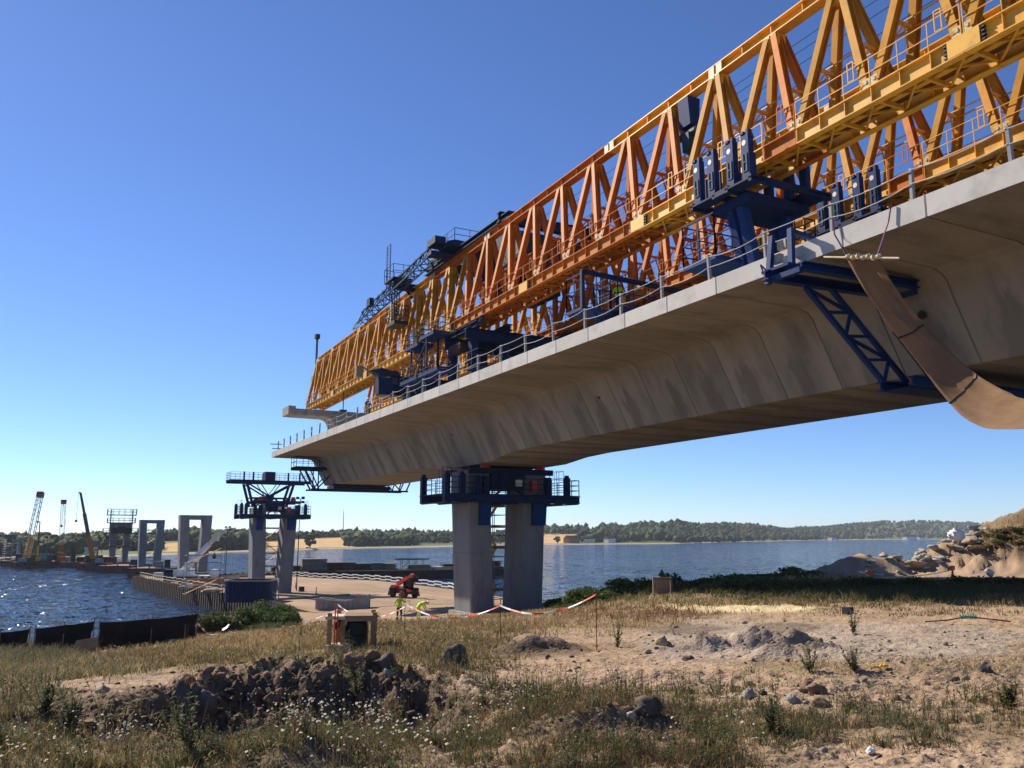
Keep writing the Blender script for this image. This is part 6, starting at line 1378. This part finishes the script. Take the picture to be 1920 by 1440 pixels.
# lamp masts
for px,py,D,h,lab in ((556,1102,142,14.8,'thin lamp mast right of the V-frame pier'),(422,1080,215,11.2,'thin lamp mast left of the V-frame pier')):
    p=at_D(px,py,D); z=float(cw_z(np.array([p.x]),np.array([p.y]))[0]); t=thing('lamp_mast',(p.x,p.y,z),lab,'lamp mast'); MB().tube((0,0,0),(0,0,h),.09,6,.06).build('mast',M['dark'],t); MB().bar((-.6,0,h),(.6,0,h),.1).build('crossarm',M['dark'],t)
    for x,z_ in ((-.45,h+.15),(.45,h+.2),(.4,h-.5)): MB().box((x-.25,-.15,z_-.2),(x+.25,.15,z_+.2)).build('floodlight',M['black'],t)
# ------------------------------------------------------------------ long store pontoon behind the causeway
a=wpx(520,1090); b_=wpx(990,1082); d_=b_-a; L_=d_.length; az=math.atan2(d_.y,d_.x)
t=thing('pontoon',tuple(a),'long dark pontoon with stacked timber moored beyond the board barrier','pontoon',rz=az)
MB().prism([(0,-.6),(L_,-.6),(L_+.5,1.2),(L_+.5,2.3),(-.5,2.3),(-.5,1.2)],'y',0,16).build('hull',mat('black_hull',(.02,.017,.016),.8,.3,.4,dirt=(.06,.035,.02),dirt_amt=.5),t); MB().box((-.6,-.1,1.9),(L_+.6,-.004,2.2)).build('rubbing_strake',M['rust'],t)
rots=Matrix.Rotation(az,4,'Z')
def on_pont(u,v,z=2.3): return V(a)+rots@V((u*L_,v,z))
def mat_stack(u,v,lx,ly,n,lab,mt,ragged=.1):
    p=on_pont(u,v); t=thing('timber_stack',tuple(p),lab,'timber stack',rz=az)
    for i in range(n): MB().box((-lx/2+rp.gauss(0,ragged),-ly/2,i*.34+.06),(lx/2+rp.gauss(0,ragged),ly/2,i*.34+.30)).build('layer',mt,t); MB().box((-lx*.3,-ly/2-.02,i*.34),(-lx*.2,ly/2+.02,i*.34+.055)).build('bearer',M['greytimber'],t); MB().box((lx*.2,-ly/2-.02,i*.34),(lx*.3,ly/2+.02,i*.34+.055)).build('bearer',M['greytimber'],t)
mat_stack(.14,5,6.2,4,9,'square stack of dark timber mats on the pontoon',M['greytimber'],.05); mat_stack(.225,6,10,4,6,'long dark stack of timber mats next to the square stack',M['rust'],.2); mat_stack(.33,6,12,4,5,'long rusty stack of planks along the pontoon',M['rust'],.3); mat_stack(.415,6,7,4,5,'rusty stack of planks ending before the open scaffold rack',M['greytimber'],.3)
mat_stack(.555,5,6,4,4,'brown stack under the raised rack on the pontoon',M['greytimber'],.3); mat_stack(.74,6,12,4,4,'long low rusty stack near the white cabin',M['rust'],.4); mat_stack(.84,7,9,4,6,'high rusty stack beside the white cabin',M['rust'],.5); mat_stack(.04,6,7,4,4,'low rusty stack at the near end of the pontoon',M['rust'],.3); mat_stack(.65,5,5,4,2,'very low plank stack on the pontoon deck',M['paletimber'],.3)
p=on_pont(.54,7,2.3); t=thing('storage_rack',tuple(p),'open rusty steel rack standing above the stacks on the pontoon','rack',rz=az); m=MB()
for x in (-3,-1,1,3): m.bar((x,0,0),(x,0,2.5),.12); m.bar((x,2,0),(x,2,2.5),.12)
m.build('upright',M['rust'],t); MB().box((-4.6,-.2,2.45),(4.4,2.2,2.6)).build('shelf',M['rust'],t)
for i in range(5): MB().bar((-4.8+rp.uniform(-.4,.4),i*.45,2.7+.1*(i%2)),(4.5+rp.uniform(-.6,.6),i*.45,2.72),.12).build('bar',M['rust'],t)
p=on_pont(.775,11,2.3); p2=at_D(856,1051,W2L(p.x,p.y)[1]); t=thing('white_cabin',(p2.x,p2.y,2.3),'small white site cabin with a dark mark on the pontoon','cabin',rz=-YAW)
MB().box((-1.3,-1.2,1.3),(1.3,1.2,4.0)).build('walls',M['white'],t); MB().box((-1.4,-1.3,4.002),(1.4,1.3,4.12)).build('roof',M['white'],t); MB().box((-2.2,-1.6,.0),(2.2,1.6,.6)).box((-1.6,-1.4,.6),(1.6,1.4,1.29)).build('plinth',M['cream'],t)
MB().prism([(.1,2.2),(.3,2.2),(.35,2.9),(.7,2.95),(.7,3.3),(.0,3.3)],'y',-1.23,-1.203).build('dark_mark',M['dark'],t)
# ================================================================== grass, weeds and flowers
M['leaf'] = vcol_mat('grass_and_leaves', .75, trans=.30, spec=.2, bscale=6, var=.2)
rg_ = np.random.RandomState(12)
STRAW=np.array((.44,.33,.155)); TANG=np.array((.31,.215,.105)); OLIVE=np.array((.145,.125,.052)); GREEN=np.array((.085,.105,.038)); RUSTG=np.array((.22,.125,.065)); LUSH=np.array((.05,.10,.028)); SAGE=np.array((.15,.155,.09))
# px,py,rx,ry,density,height(m),[colours]
PATCH = [
 (-330,1245,330,70,1.0,.42,[OLIVE,GREEN,SAGE,STRAW]),(-350,1390,380,80,1.0,.28,[OLIVE,TANG,GREEN,STRAW]),(2200,1340,260,60,.7,.18,[OLIVE,TANG,SAGE]),(2200,1130,260,24,.8,.4,[OLIVE,TANG]),
 (40,1245,250,50,1.0,.42,[OLIVE,GREEN,SAGE,STRAW]),(30,1215,170,45,1.0,.75,[GREEN,OLIVE,SAGE]),(330,1225,260,30,1.0,.34,[STRAW,TANG,OLIVE]),(520,1205,260,24,1.0,.36,[STRAW,STRAW,TANG]),
 (420,1235,240,24,.8,.3,[OLIVE,GREEN,STRAW]),(720,1190,260,26,1.0,.38,[STRAW,STRAW,TANG,OLIVE]),(740,1225,230,32,1.0,.28,[TANG,RUSTG,OLIVE,STRAW]),(900,1195,150,34,.9,.34,[STRAW,OLIVE,TANG]),
 (1000,1160,200,22,.9,.30,[STRAW,TANG]),(1180,1150,180,18,.9,.30,[STRAW,TANG,RUSTG]),(1080,1180,190,16,.7,.2,[TANG,STRAW]),(1230,1130,200,14,1.0,.42,[STRAW,STRAW,OLIVE]),
 (900,1275,170,46,1.0,.22,[TANG,RUSTG,OLIVE]),(820,1350,330,90,1.0,.24,[OLIVE,TANG,GREEN,RUSTG]),(640,1410,360,60,1.0,.24,[OLIVE,TANG,GREEN]),(100,1400,320,70,1.0,.28,[OLIVE,TANG,GREEN,STRAW]),(30,1330,120,60,1.0,.30,[OLIVE,GREEN,TANG]),
 (350,1405,260,30,.8,.24,[OLIVE,GREEN,TANG]),(1050,1330,220,50,.9,.22,[OLIVE,TANG,RUSTG]),(1120,1410,330,50,1.0,.20,[OLIVE,TANG,RUSTG,GREEN]),(1350,1350,260,70,1.0,.22,[OLIVE,TANG,GREEN]),(1300,1290,170,32,.5,.16,[TANG,OLIVE]),
 (1600,1350,300,46,.75,.18,[OLIVE,TANG,SAGE]),(1800,1330,220,50,.6,.16,[OLIVE,TANG,RUSTG]),(1480,1275,150,22,.45,.16,[OLIVE,STRAW]),(1750,1245,260,18,.55,.14,[OLIVE,TANG]),(1560,1395,260,26,.8,.18,[OLIVE,GREEN,TANG]),
 (1300,1160,260,14,.5,.2,[TANG,STRAW]),(1600,1150,300,10,.55,.2,[TANG,OLIVE]),(1560,1128,330,14,.8,.35,[OLIVE,GREEN,TANG]),(1600,1112,420,22,1.,.55,[OLIVE,GREEN,OLIVE*.7]),(1850,1120,160,20,.7,.4,[OLIVE,TANG]),
 (1130,1113,150,18,1.0,.7,[LUSH,GREEN,OLIVE]),(1060,1130,60,16,1.0,.6,[LUSH,GREEN]),(1320,1095,190,14,1.0,.7,[OLIVE,GREEN,SAGE]),(1450,1085,160,12,1.0,.7,[SAGE,OLIVE,STRAW]),(1560,1098,120,8,.8,.4,[SAGE,OLIVE]),
 (1900,1010,80,30,1.0,.5,[OLIVE,STRAW,TANG]),(1990,1000,140,50,1.0,.5,[OLIVE,STRAW,TANG]),
 (460,1175,110,14,1.0,.6,[LUSH,GREEN]),(200,1160,260,10,.8,.7,[OLIVE,GREEN,STRAW]),(320,1150,60,8,.8,.8,[OLIVE,STRAW])]
NC_ = 960000; na_ = 510000
def _sampD(n,d0,d1): return 1/(1/d0 + rg_.rand(n)*(1/d1 - 1/d0))
Dg = np.r_[_sampD(na_,4.6,19.), _sampD(NC_-na_,19.,112.)]; tg_ = rg_.uniform(-.95,.92,NC_); lg = tg_*Dg
xg, yg = L2W(lg, Dg); zg = grid_z(xg, yg)
pxg, pyg = to_px(xg, yg, zg)
best = np.zeros(NC_); hg = np.zeros(NC_); colg = np.zeros((NC_,3)); wob = fbm(lg*.9, Dg*.9, 3); wob3 = fbm(lg*3.1+4, Dg*3.1, 3)
for px,py,rx,ry,den,hh,cols in PATCH:
    q = np.hypot((pxg-px)/rx,(pyg-py)/ry) + (wob-.5)*.9; w = den*np.clip((1.1-q)/.3,0,1)*rg_.uniform(.6,1.,NC_)
    m_ = w > best; best[m_] = w[m_]; hg[m_] = hh; ci = np.floor((rg_.rand(NC_)*.55+wob3*.75)*len(cols)).astype(int)%len(cols); colg[m_] = np.array(cols)[ci][m_]
clump = np.clip((wob3-.40)*5.5,.05,1.)*np.clip((wob-.22)*4,.15,1.)
BARE = [(290,1292,230,30,.95),(470,1290,150,26,.8),(560,1310,260,62,.8),(250,1345,150,26,.5),(1120,1262,240,34,.9),(1650,1190,420,44,.9),(1350,1200,180,34,.9),(1100,1192,140,14,.7),(1450,1290,170,26,.6),(1770,1285,230,24,.6),(1770,1425,300,26,.9),(1000,1212,90,18,.7),(1150,1365,110,26,.8),(1380,1142,160,6,.7)]
for px,py,rx,ry,st in BARE:
    q = np.hypot((pxg-px)/rx,(pyg-py)/ry) + (wob-.5)*1.2; best *= 1 - st*np.clip((1.15-q)/.35,0,1)
keep = (rg_.rand(NC_) < best*clump*.85) & (zg > .3) & (hg > 0)
# nothing grows on the causeway or inside the pier
keep &= ~((yg > 92) & (xg > 18)); keep &= ~((np.abs(xg-31.7) < 4.2) & (np.abs(yg-63.2) < 3))
# dirt bank face stays bare
xk,yk,zk,Dk,hk,ck = xg[keep],yg[keep],zg[keep],Dg[keep],hg[keep],colg[keep]
_jit = .035 + .004*Dk; xk2 = xk + rg_.randn(len(xk))*_jit; yk2 = yk + rg_.randn(len(xk))*_jit; zk2 = grid_z(xk2, yk2)
xk,yk,zk,Dk,hk,ck = np.r_[xk,xk2],np.r_[yk,yk2],np.r_[zk,zk2],np.r_[Dk,Dk],np.r_[hk,hk*.8],np.r_[ck,ck*.92]
_n = len(xk)
hk = hk*rg_.uniform(.25,1.0,_n)*np.where(Dk<18,.62,.8); wd = np.maximum(.0035, Dk*.00042)*rg_.uniform(.7,1.4,_n)
az_ = rg_.uniform(0,2*np.pi,_n); lean = rg_.uniform(.15,1.5,_n)*hk; la_ = rg_.uniform(0,2*np.pi,_n)
dx,dy = np.cos(az_)*wd, np.sin(az_)*wd; lx,ly = np.cos(la_)*lean, np.sin(la_)*lean
V5 = np.stack([np.stack([xk-dx,yk-dy,zk-.02],-1),np.stack([xk+dx,yk+dy,zk-.02],-1),np.stack([xk+dx*.7+lx*.4,yk+dy*.7+ly*.4,zk+hk*.6],-1),np.stack([xk-dx*.7+lx*.4,yk-dy*.7+ly*.4,zk+hk*.6],-1),np.stack([xk+lx,yk+ly,zk+hk],-1)],1)
bi_ = np.arange(_n)[:,None]*5; F3 = np.concatenate([bi_+np.array([[0,1,2]]),bi_+np.array([[0,2,3]]),bi_+np.array([[3,2,4]])],0)
cv = np.repeat((ck*rg_.uniform(.7,1.35,(_n,1)))[:,None],5,1)
print('GRASS', _n)
o = inst('grass', npmesh('grass', V5.reshape(-1,3), F3, M['leaf'], cv.reshape(-1,3))); tag(o,'dry and green grass growing over the slope','grass',kind='stuff')
# ------------------------------------------------------------------ leafy weeds and bushes: clouds of leaf-sized faces on stems
def leaf_cloud(centres, radii, per, size, cols, flat=.8, seed=1):
    r_ = np.random.RandomState(seed); vs=[];cs=[];n=0
    for (c,rad) in zip(centres,radii):
        k=per; d_=r_.randn(k,3); d_/=np.linalg.norm(d_,axis=1)[:,None]; p=np.array(c)+d_*(r_.rand(k,1)**.5)*np.array(rad)
        t1=r_.randn(k,3); t1/=np.linalg.norm(t1,axis=1)[:,None]; t2=np.cross(t1,r_.randn(k,3)); t2/=np.linalg.norm(t2,axis=1)[:,None]; s_=size*r_.uniform(.6,1.4,(k,1))
        q=np.stack([p-t1*s_,p+t2*s_*.45,p+t1*s_,p-t2*s_*.45],1); vs.append(q.reshape(-1,3)); cc=np.array(cols)[r_.randint(len(cols),size=k)]*r_.uniform(.65,1.4,(k,1)); cs.append(np.repeat(cc,4,0)); n+=k
    v=np.concatenate(vs); return v, np.arange(len(v)).reshape(-1,4), np.concatenate(cs)
def bush(px,py,D,w,h,label,cols,per=260,nb=9,size=.07,group='green bushes on the shore',name='bush',cat='bush'):
    p=on_ground(px,py,D); t=thing(name,tuple(p),label,cat,group); r_=np.random.RandomState(int(px*7+py))
    cen=[];rad=[]
    for i in range(nb):
        a=r_.uniform(0,6.28); rr_=w*.5*math.sqrt(r_.rand()); hz=h*r_.uniform(.3,.8)*(1-.4*rr_/(w*.5)); cen.append((math.cos(a)*rr_,math.sin(a)*rr_*.6,hz)); s_=w*r_.uniform(.12,.24); rad.append((s_,s_,h*.28*r_.uniform(.7,1.3)))
    v,f,c=leaf_cloud(cen,rad,per,size,cols,seed=int(px)); inst('foliage',npmesh('foliage',v,f,M['leaf'],c),t)
    m=MB()
    for c_ in cen: m.tube((c_[0]*.3,c_[1]*.3,-.1),c_,.02,4,.008)
    m.build('stems',M['greytimber'],t)
GB=[LUSH,GREEN,np.array((.06,.13,.03)),OLIVE]
for a in [(395,1180,52,4.,1.3,'low leafy bush right beside the end of the silt fence'),(440,1180,54,4.5,1.5,'broad green bush in front of the sheet pile wall'),(500,1172,56,5.,1.9,'tallest dense green bush by the near end of the timber railing'),(525,1172,55,3.2,1.2,'small green bush at the gravel edge')]: bush(*a,GB,per=420,nb=14,size=.11)
for a in [(1045,1138,54,2.6,1.0,'small leafy bush just right of the pier leg'),(1110,1130,50,3.6,1.1,'leafy shore bush left of the brown board'),(1165,1122,50,4.,1.3,'broad leafy shore bush between pier and brown board'),(1215,1110,54,3.4,1.4,'leafy shore bush behind the brown board'),(1250,1100,56,1.8,1.9,'tall bright green shrub rising above the shoreline'),(1300,1098,56,4.,1.0,'low green bush in front of the shore silt fence'),(1400,1092,58,5.,1.0,'grey-green bush along the shore silt fence'),(1480,1086,60,5.,1.0,'pale green bush near the gravel heap')]: bush(*a,GB,per=330,nb=12,size=.10)
# dark weeds in the shade of the bridge
for i,px in enumerate(range(1300,1930,42)):
    py=1107-(px-1300)*.012; bush(px,py,46-(px-1300)*.012,2.6,.6,'dark weed clump growing in the bridge shadow band before the rubble',[OLIVE,GREEN,np.array((.07,.075,.04))],per=170,nb=8,size=.07,group='weed clumps in the bridge shade',name='weed_clump',cat='weeds')
for i,(px,py,D) in enumerate(((1850,1030,60),(1870,1012,60),(1890,1000,60),(1905,1015,58),(1918,995,61),(1935,1005,60),(1950,985,62),(1970,1000,60),(1880,1025,58),(1925,1020,58))):
    bush(px,py,D,2.2,.4,'olive weed clump on the sandy hill behind the rubble',[OLIVE,TANG,GREEN],per=160,nb=10,size=.07,group='weed clumps on the sandy hill',name='weed_clump',cat='weeds')
# weeds: stemmed plants scattered in front
def weed_mesh(seed, h, cols, leaf=.035, n=26, branches=3):
    r_=np.random.RandomState(seed); vs=[];fs=[];cs=[];b=0
    for br_ in range(branches):
        lean_=r_.randn(2)*.22*h*(br_>0); hh=h*r_.uniform(.7,1.)
        base=np.array((r_.randn()*.02,r_.randn()*.02,-.02)); top=np.array((lean_[0],lean_[1],hh)); w=.004
        for ang in (0,1.57):
            o_=np.array((math.cos(ang)*w,math.sin(ang)*w,0)); q=np.array([base-o_,base+o_,top+o_*.3,top-o_*.3]); vs.append(q); fs.append(np.arange(4)[None]+b); b+=4; cs.append(np.repeat(cols[0][None]*.8,4,0))
        for i in range(n):
            u=r_.uniform(.08,1.); p=base+(top-base)*u; d_=r_.randn(3); d_[2]=abs(d_[2])*.5+.15; d_/=np.linalg.norm(d_); L_=leaf*r_.uniform(.6,1.5)*(1.35-u*.8); sd_=np.cross(d_,(0,0,1)); sd_/=np.linalg.norm(sd_)+1e-9
            q=np.array([p,p+d_*L_*.5+sd_*L_*.22,p+d_*L_,p+d_*L_*.5-sd_*L_*.22]); vs.append(q); fs.append(np.arange(4)[None]+b); b+=4; cs.append(np.repeat(cols[r_.randint(len(cols))][None]*r_.uniform(.7,1.3),4,0))
    return np.concatenate(vs),np.concatenate(fs),np.concatenate(cs)
wl=[weed_mesh(s_,h,c) for s_,h,c in ((1,.30,[GREEN,OLIVE,SAGE]),(2,.38,[OLIVE,GREEN]),(3,.24,[SAGE,GREEN]),(4,.45,[OLIVE,TANG,GREEN]),(5,.20,[LUSH,GREEN]))]
cand=np.where(keep & (Dg<26) & (hg>=.16))[0]; pick=rg_.choice(cand,min(3000,len(cand)),replace=False); vs=[];fs=[];cs=[];b=0
for i in pick:
    v,f,c=wl[rg_.randint(5)]; a=rg_.uniform(0,6.28); s_=rg_.uniform(.5,1.15); R_=np.array(((math.cos(a),-math.sin(a),0),(math.sin(a),math.cos(a),0),(0,0,1)))
    vs.append(v@R_.T*s_*(.75 if Dg[i]<10 else 1.)+np.array((xg[i],yg[i],zg[i]))); fs.append(f+b); b+=len(v); cs.append(c*rg_.uniform(.7,1.25))
o=inst('weeds',npmesh('weeds',np.concatenate(vs),np.concatenate(fs),M['leaf'],np.concatenate(cs))); tag(o,'small leafy weeds scattered through the grass','weeds',kind='stuff')
# single tall weeds one can pick out
TW=[(1158,1215,21,.85,'tall bushy weed standing just right of the tall stake'),(1600,1190,30,.7,'green weed clump on the bare gravel'),(1520,1262,17,.45,'pale spiky thistle on the sandy soil'),(1602,1262,16.5,.40,'dark green thistle right of the pale thistle'),(360,1425,8.2,.65,'tall leafy weed in front of the root clod'),(345,1220,30,1.1,'lanky bare-stemmed weed by the plank in dry grass'),(85,1345,11,.55,'bushy weed at the left end of the dirt bank'),(565,1200,32,.75,'slim dry weed left of the timber stand'),(1450,1380,9.5,.35,'dark green weed among the brown stones'),(135,1380,9.,.5,'flowering weed clump below the bank end'),(670,1320,12.,.6,'leafy weed growing in the dirt bank hollow'),(700,1190,26,.55,'pale weed in front of the black tank'),(1890,1330,11,.35,'small green weed on the sand at right')]
for i,(px,py,D,h,lab) in enumerate(TW):
    p=on_ground(px,py,D); t=thing('weed_plant',tuple(p),lab,'weed'); v,f,c=weed_mesh(40+i,h,[SAGE,GREEN] if 'pale' in lab else [GREEN,OLIVE] if 'dry' not in lab and 'lanky' not in lab else [TANG,OLIVE],.06 if 'lanky' not in lab else .03,70 if 'lanky' not in lab else 14,6 if 'lanky' not in lab else 2); inst('leaves',npmesh('leaves',v,f,M['leaf'],c),t)
    m=MB()
    for k in range(3): m.tube((0,0,-.03),(r6.gauss(0,.1)*h,r6.gauss(0,.1)*h,h*.8),.006,4,.003)
    m.build('stem',M['greytimber'],t)
# daisies
FL=[(640,1345,130,28,150),(540,1335,70,16,60),(700,1335,60,14,50),(900,1300,60,16,60),(910,1325,70,26,80),(560,1360,60,18,50),(980,1298,50,10,30),(230,1375,90,12,60),(120,1400,130,26,60),(800,1390,160,30,60),(1390,1372,40,10,14),(1270,1385,40,8,8),(1615,1293,24,6,8),(740,1380,60,18,30),(20,1410,40,30,30),(660,1415,200,16,40),(850,1195,120,16,120),(760,1185,110,10,90),(1010,1170,80,12,60),(1290,1130,60,8,50),(560,1195,90,12,60),(250,1215,90,10,60),(420,1225,80,8,40)]
vs=[];fs=[];cs=[];b=0; W_=np.array((.78,.78,.72)); Y_=np.array((.62,.36,.02))
for px,py,rx,ry,n in FL:
    for _ in range(int(n*.75)):
        X_=px+rg_.randn()*rx*.5; Yp=py+rg_.randn()*ry*.5
        # find ground along this ray
        lo_=5.; r0=ray(X_,Yp); fw=r0[0]*sy+r0[1]*cy; Ds=np.linspace(5.5,60,160); xs=r0[0]/fw*Ds; ys=r0[1]/fw*Ds; zr=CAMZ+r0[2]/fw*Ds; hz=grid_z(xs,ys)+.2; ix=np.argmax(zr<hz)
        if ix==0: continue
        x_,y_=xs[ix],ys[ix]; D_=Ds[ix]; gz=ground_z(x_,y_); hh=rg_.uniform(.14,.34); c0=np.array((x_,y_,gz+hh)); rad=rg_.uniform(.009,.016)*max(1,D_/20); nrm=np.array((rg_.randn()*.5-.2,rg_.randn()*.5-.1,1.)); nrm/=np.linalg.norm(nrm); t1=np.cross(nrm,(0,1,.01)); t1/=np.linalg.norm(t1); t2=np.cross(nrm,t1)
        k=8; ring=[c0+(t1*math.cos(6.283*j/k)+t2*math.sin(6.283*j/k))*rad*(1 if j%2 else .86)-nrm*.004 for j in range(k)]
        vs.append(np.array([c0]+ring)); fs+=[(b,b+1+j,b+1+(j+1)%k) for j in range(k)]; cs.append(np.repeat(W_[None]*rg_.uniform(.8,1.1),k+1,0)); b+=k+1
        ring=[c0+(t1*math.cos(6.283*j/6)+t2*math.sin(6.283*j/6))*rad*.42+nrm*.004 for j in range(6)]
        vs.append(np.array([c0+nrm*rad*.35]+ring)); fs+=[(b,b+1+j,b+1+(j+1)%6) for j in range(6)]; cs.append(np.repeat(Y_[None],7,0)); b+=7
        st=.0025*max(1,D_/14); vs.append(np.array([(x_-st,y_,gz-.02),(x_+st,y_,gz-.02),tuple(c0-nrm*.005)])); fs.append((b,b+1,b+2)); cs.append(np.repeat(OLIVE[None],3,0)); b+=3
o=inst('daisies',npmesh('daisies',np.concatenate(vs),np.array(fs),M['leaf'],np.concatenate(cs))); tag(o,'white daisies with yellow centres dotted through the grass','daisies',kind='stuff')
# loose gravel and small clods
ns=16000; Ds=1/(1/5.5+rg_.rand(ns)*(1/34.-1/5.5)); ts=rg_.uniform(-.7,.7,ns); ls=ts*Ds; xs,ys=L2W(ls,Ds); zs=grid_z(xs,ys); psx,psy=to_px(xs,ys,zs)
def near(zl):
    w=np.zeros(ns)
    for a,b_,rx,ry,dn in zl: w=np.maximum(w,dn*np.clip(1.2-np.hypot((psx-a)/rx,(psy-b_)/ry),0,1))
    return w
pr=near([(560,1310,300,80,1.),(250,1330,240,40,.9),(1400,1205,260,40,1.),(1700,1210,300,30,.8),(1500,1300,240,40,.7),(1750,1270,260,40,.6),(1150,1365,140,40,.9),(1120,1265,240,30,.45),(1760,1420,300,30,.22),(560,1415,140,40,.9),(300,1290,220,20,.4),(1000,1215,120,25,.8)])
ok=np.where(rg_.rand(ns)<pr)[0]; vs=[];fs=[];cs=[];b=0
for i in ok:
    s_=min(rg_.gamma(1.4,.006)*(.6+Ds[i]*.085)+.004,.10); v=IV1*(.6+.7*rg_.rand(len(IV1),1))*np.array((s_*1.2,s_,s_*.8)); v=v+np.array((xs[i],ys[i],zs[i]+s_*.3)); vs.append(v); fs.append(IF1+b); b+=len(v)
    base=np.array((.27,.235,.20)) if psx[i]>1150 and rg_.rand()<.75 else np.array((.14,.098,.068)); cs.append(np.repeat((base*rg_.uniform(.6,1.4))[None],len(v),0))
nb_=7000; tb_=rg_.uniform(-.52,.0,nb_); Db_=rg_.uniform(9.6,14.6,nb_); xb,yb=L2W(tb_*Db_,Db_); zb_=grid_z(xb,yb); pbx,pby=to_px(xb,yb,zb_)
wb_=np.clip(1.25-np.hypot((pbx-570)/250,(pby-1310)/70),0,1)+np.clip(1.2-np.hypot((pbx-250)/190,(pby-1345)/30),0,1)*.8
for i in np.where(rg_.rand(nb_)<wb_)[0]:
    s_=min(rg_.gamma(1.3,.013)+.010,.085); v=IV1*(.45+.95*rg_.rand(len(IV1),1))*np.array((s_*1.2,s_,s_*.9))+np.array((xb[i],yb[i],zb_[i]+s_*.3)); vs.append(v); fs.append(IF1+b); b+=len(v); cs.append(np.repeat((np.array((.135,.094,.064))*rg_.uniform(.6,1.5))[None],len(v),0))
o=inst('loose_stones',npmesh('loose_stones',np.concatenate(vs),np.concatenate(fs),M['rock'],np.concatenate(cs))); tag(o,'loose gravel and small clods strewn over the bare soil','gravel',kind='stuff')
# ================================================================== thin summer haze over the fjord
vh = bpy.data.materials.new('thin_haze'); vh.use_nodes = True; N,L = nodes_of(vh); N.remove(N['Principled BSDF'])
pv = N.new('ShaderNodeVolumePrincipled'); pv.inputs['Color'].default_value = (.80,.88,1.,1); pv.inputs['Density'].default_value = .00007; pv.inputs['Anisotropy'].default_value = .2
L.new(pv.outputs[0], N['Material Output'].inputs['Volume'])
hv=[]
for z in (-4.,95.):
    for la,D in ((-4200,-320),(4200,-320),(4200,5200),(-4200,5200)):
        x,y = L2W(la,D); hv.append((x,y,z))
o = inst('haze', MB().raw(hv,[(0,3,2,1),(4,5,6,7),(0,1,5,4),(1,2,6,5),(2,3,7,6),(3,0,4,7)]).mesh('haze', vh)); tag(o,'thin pale haze over the fjord','haze',kind='stuff')
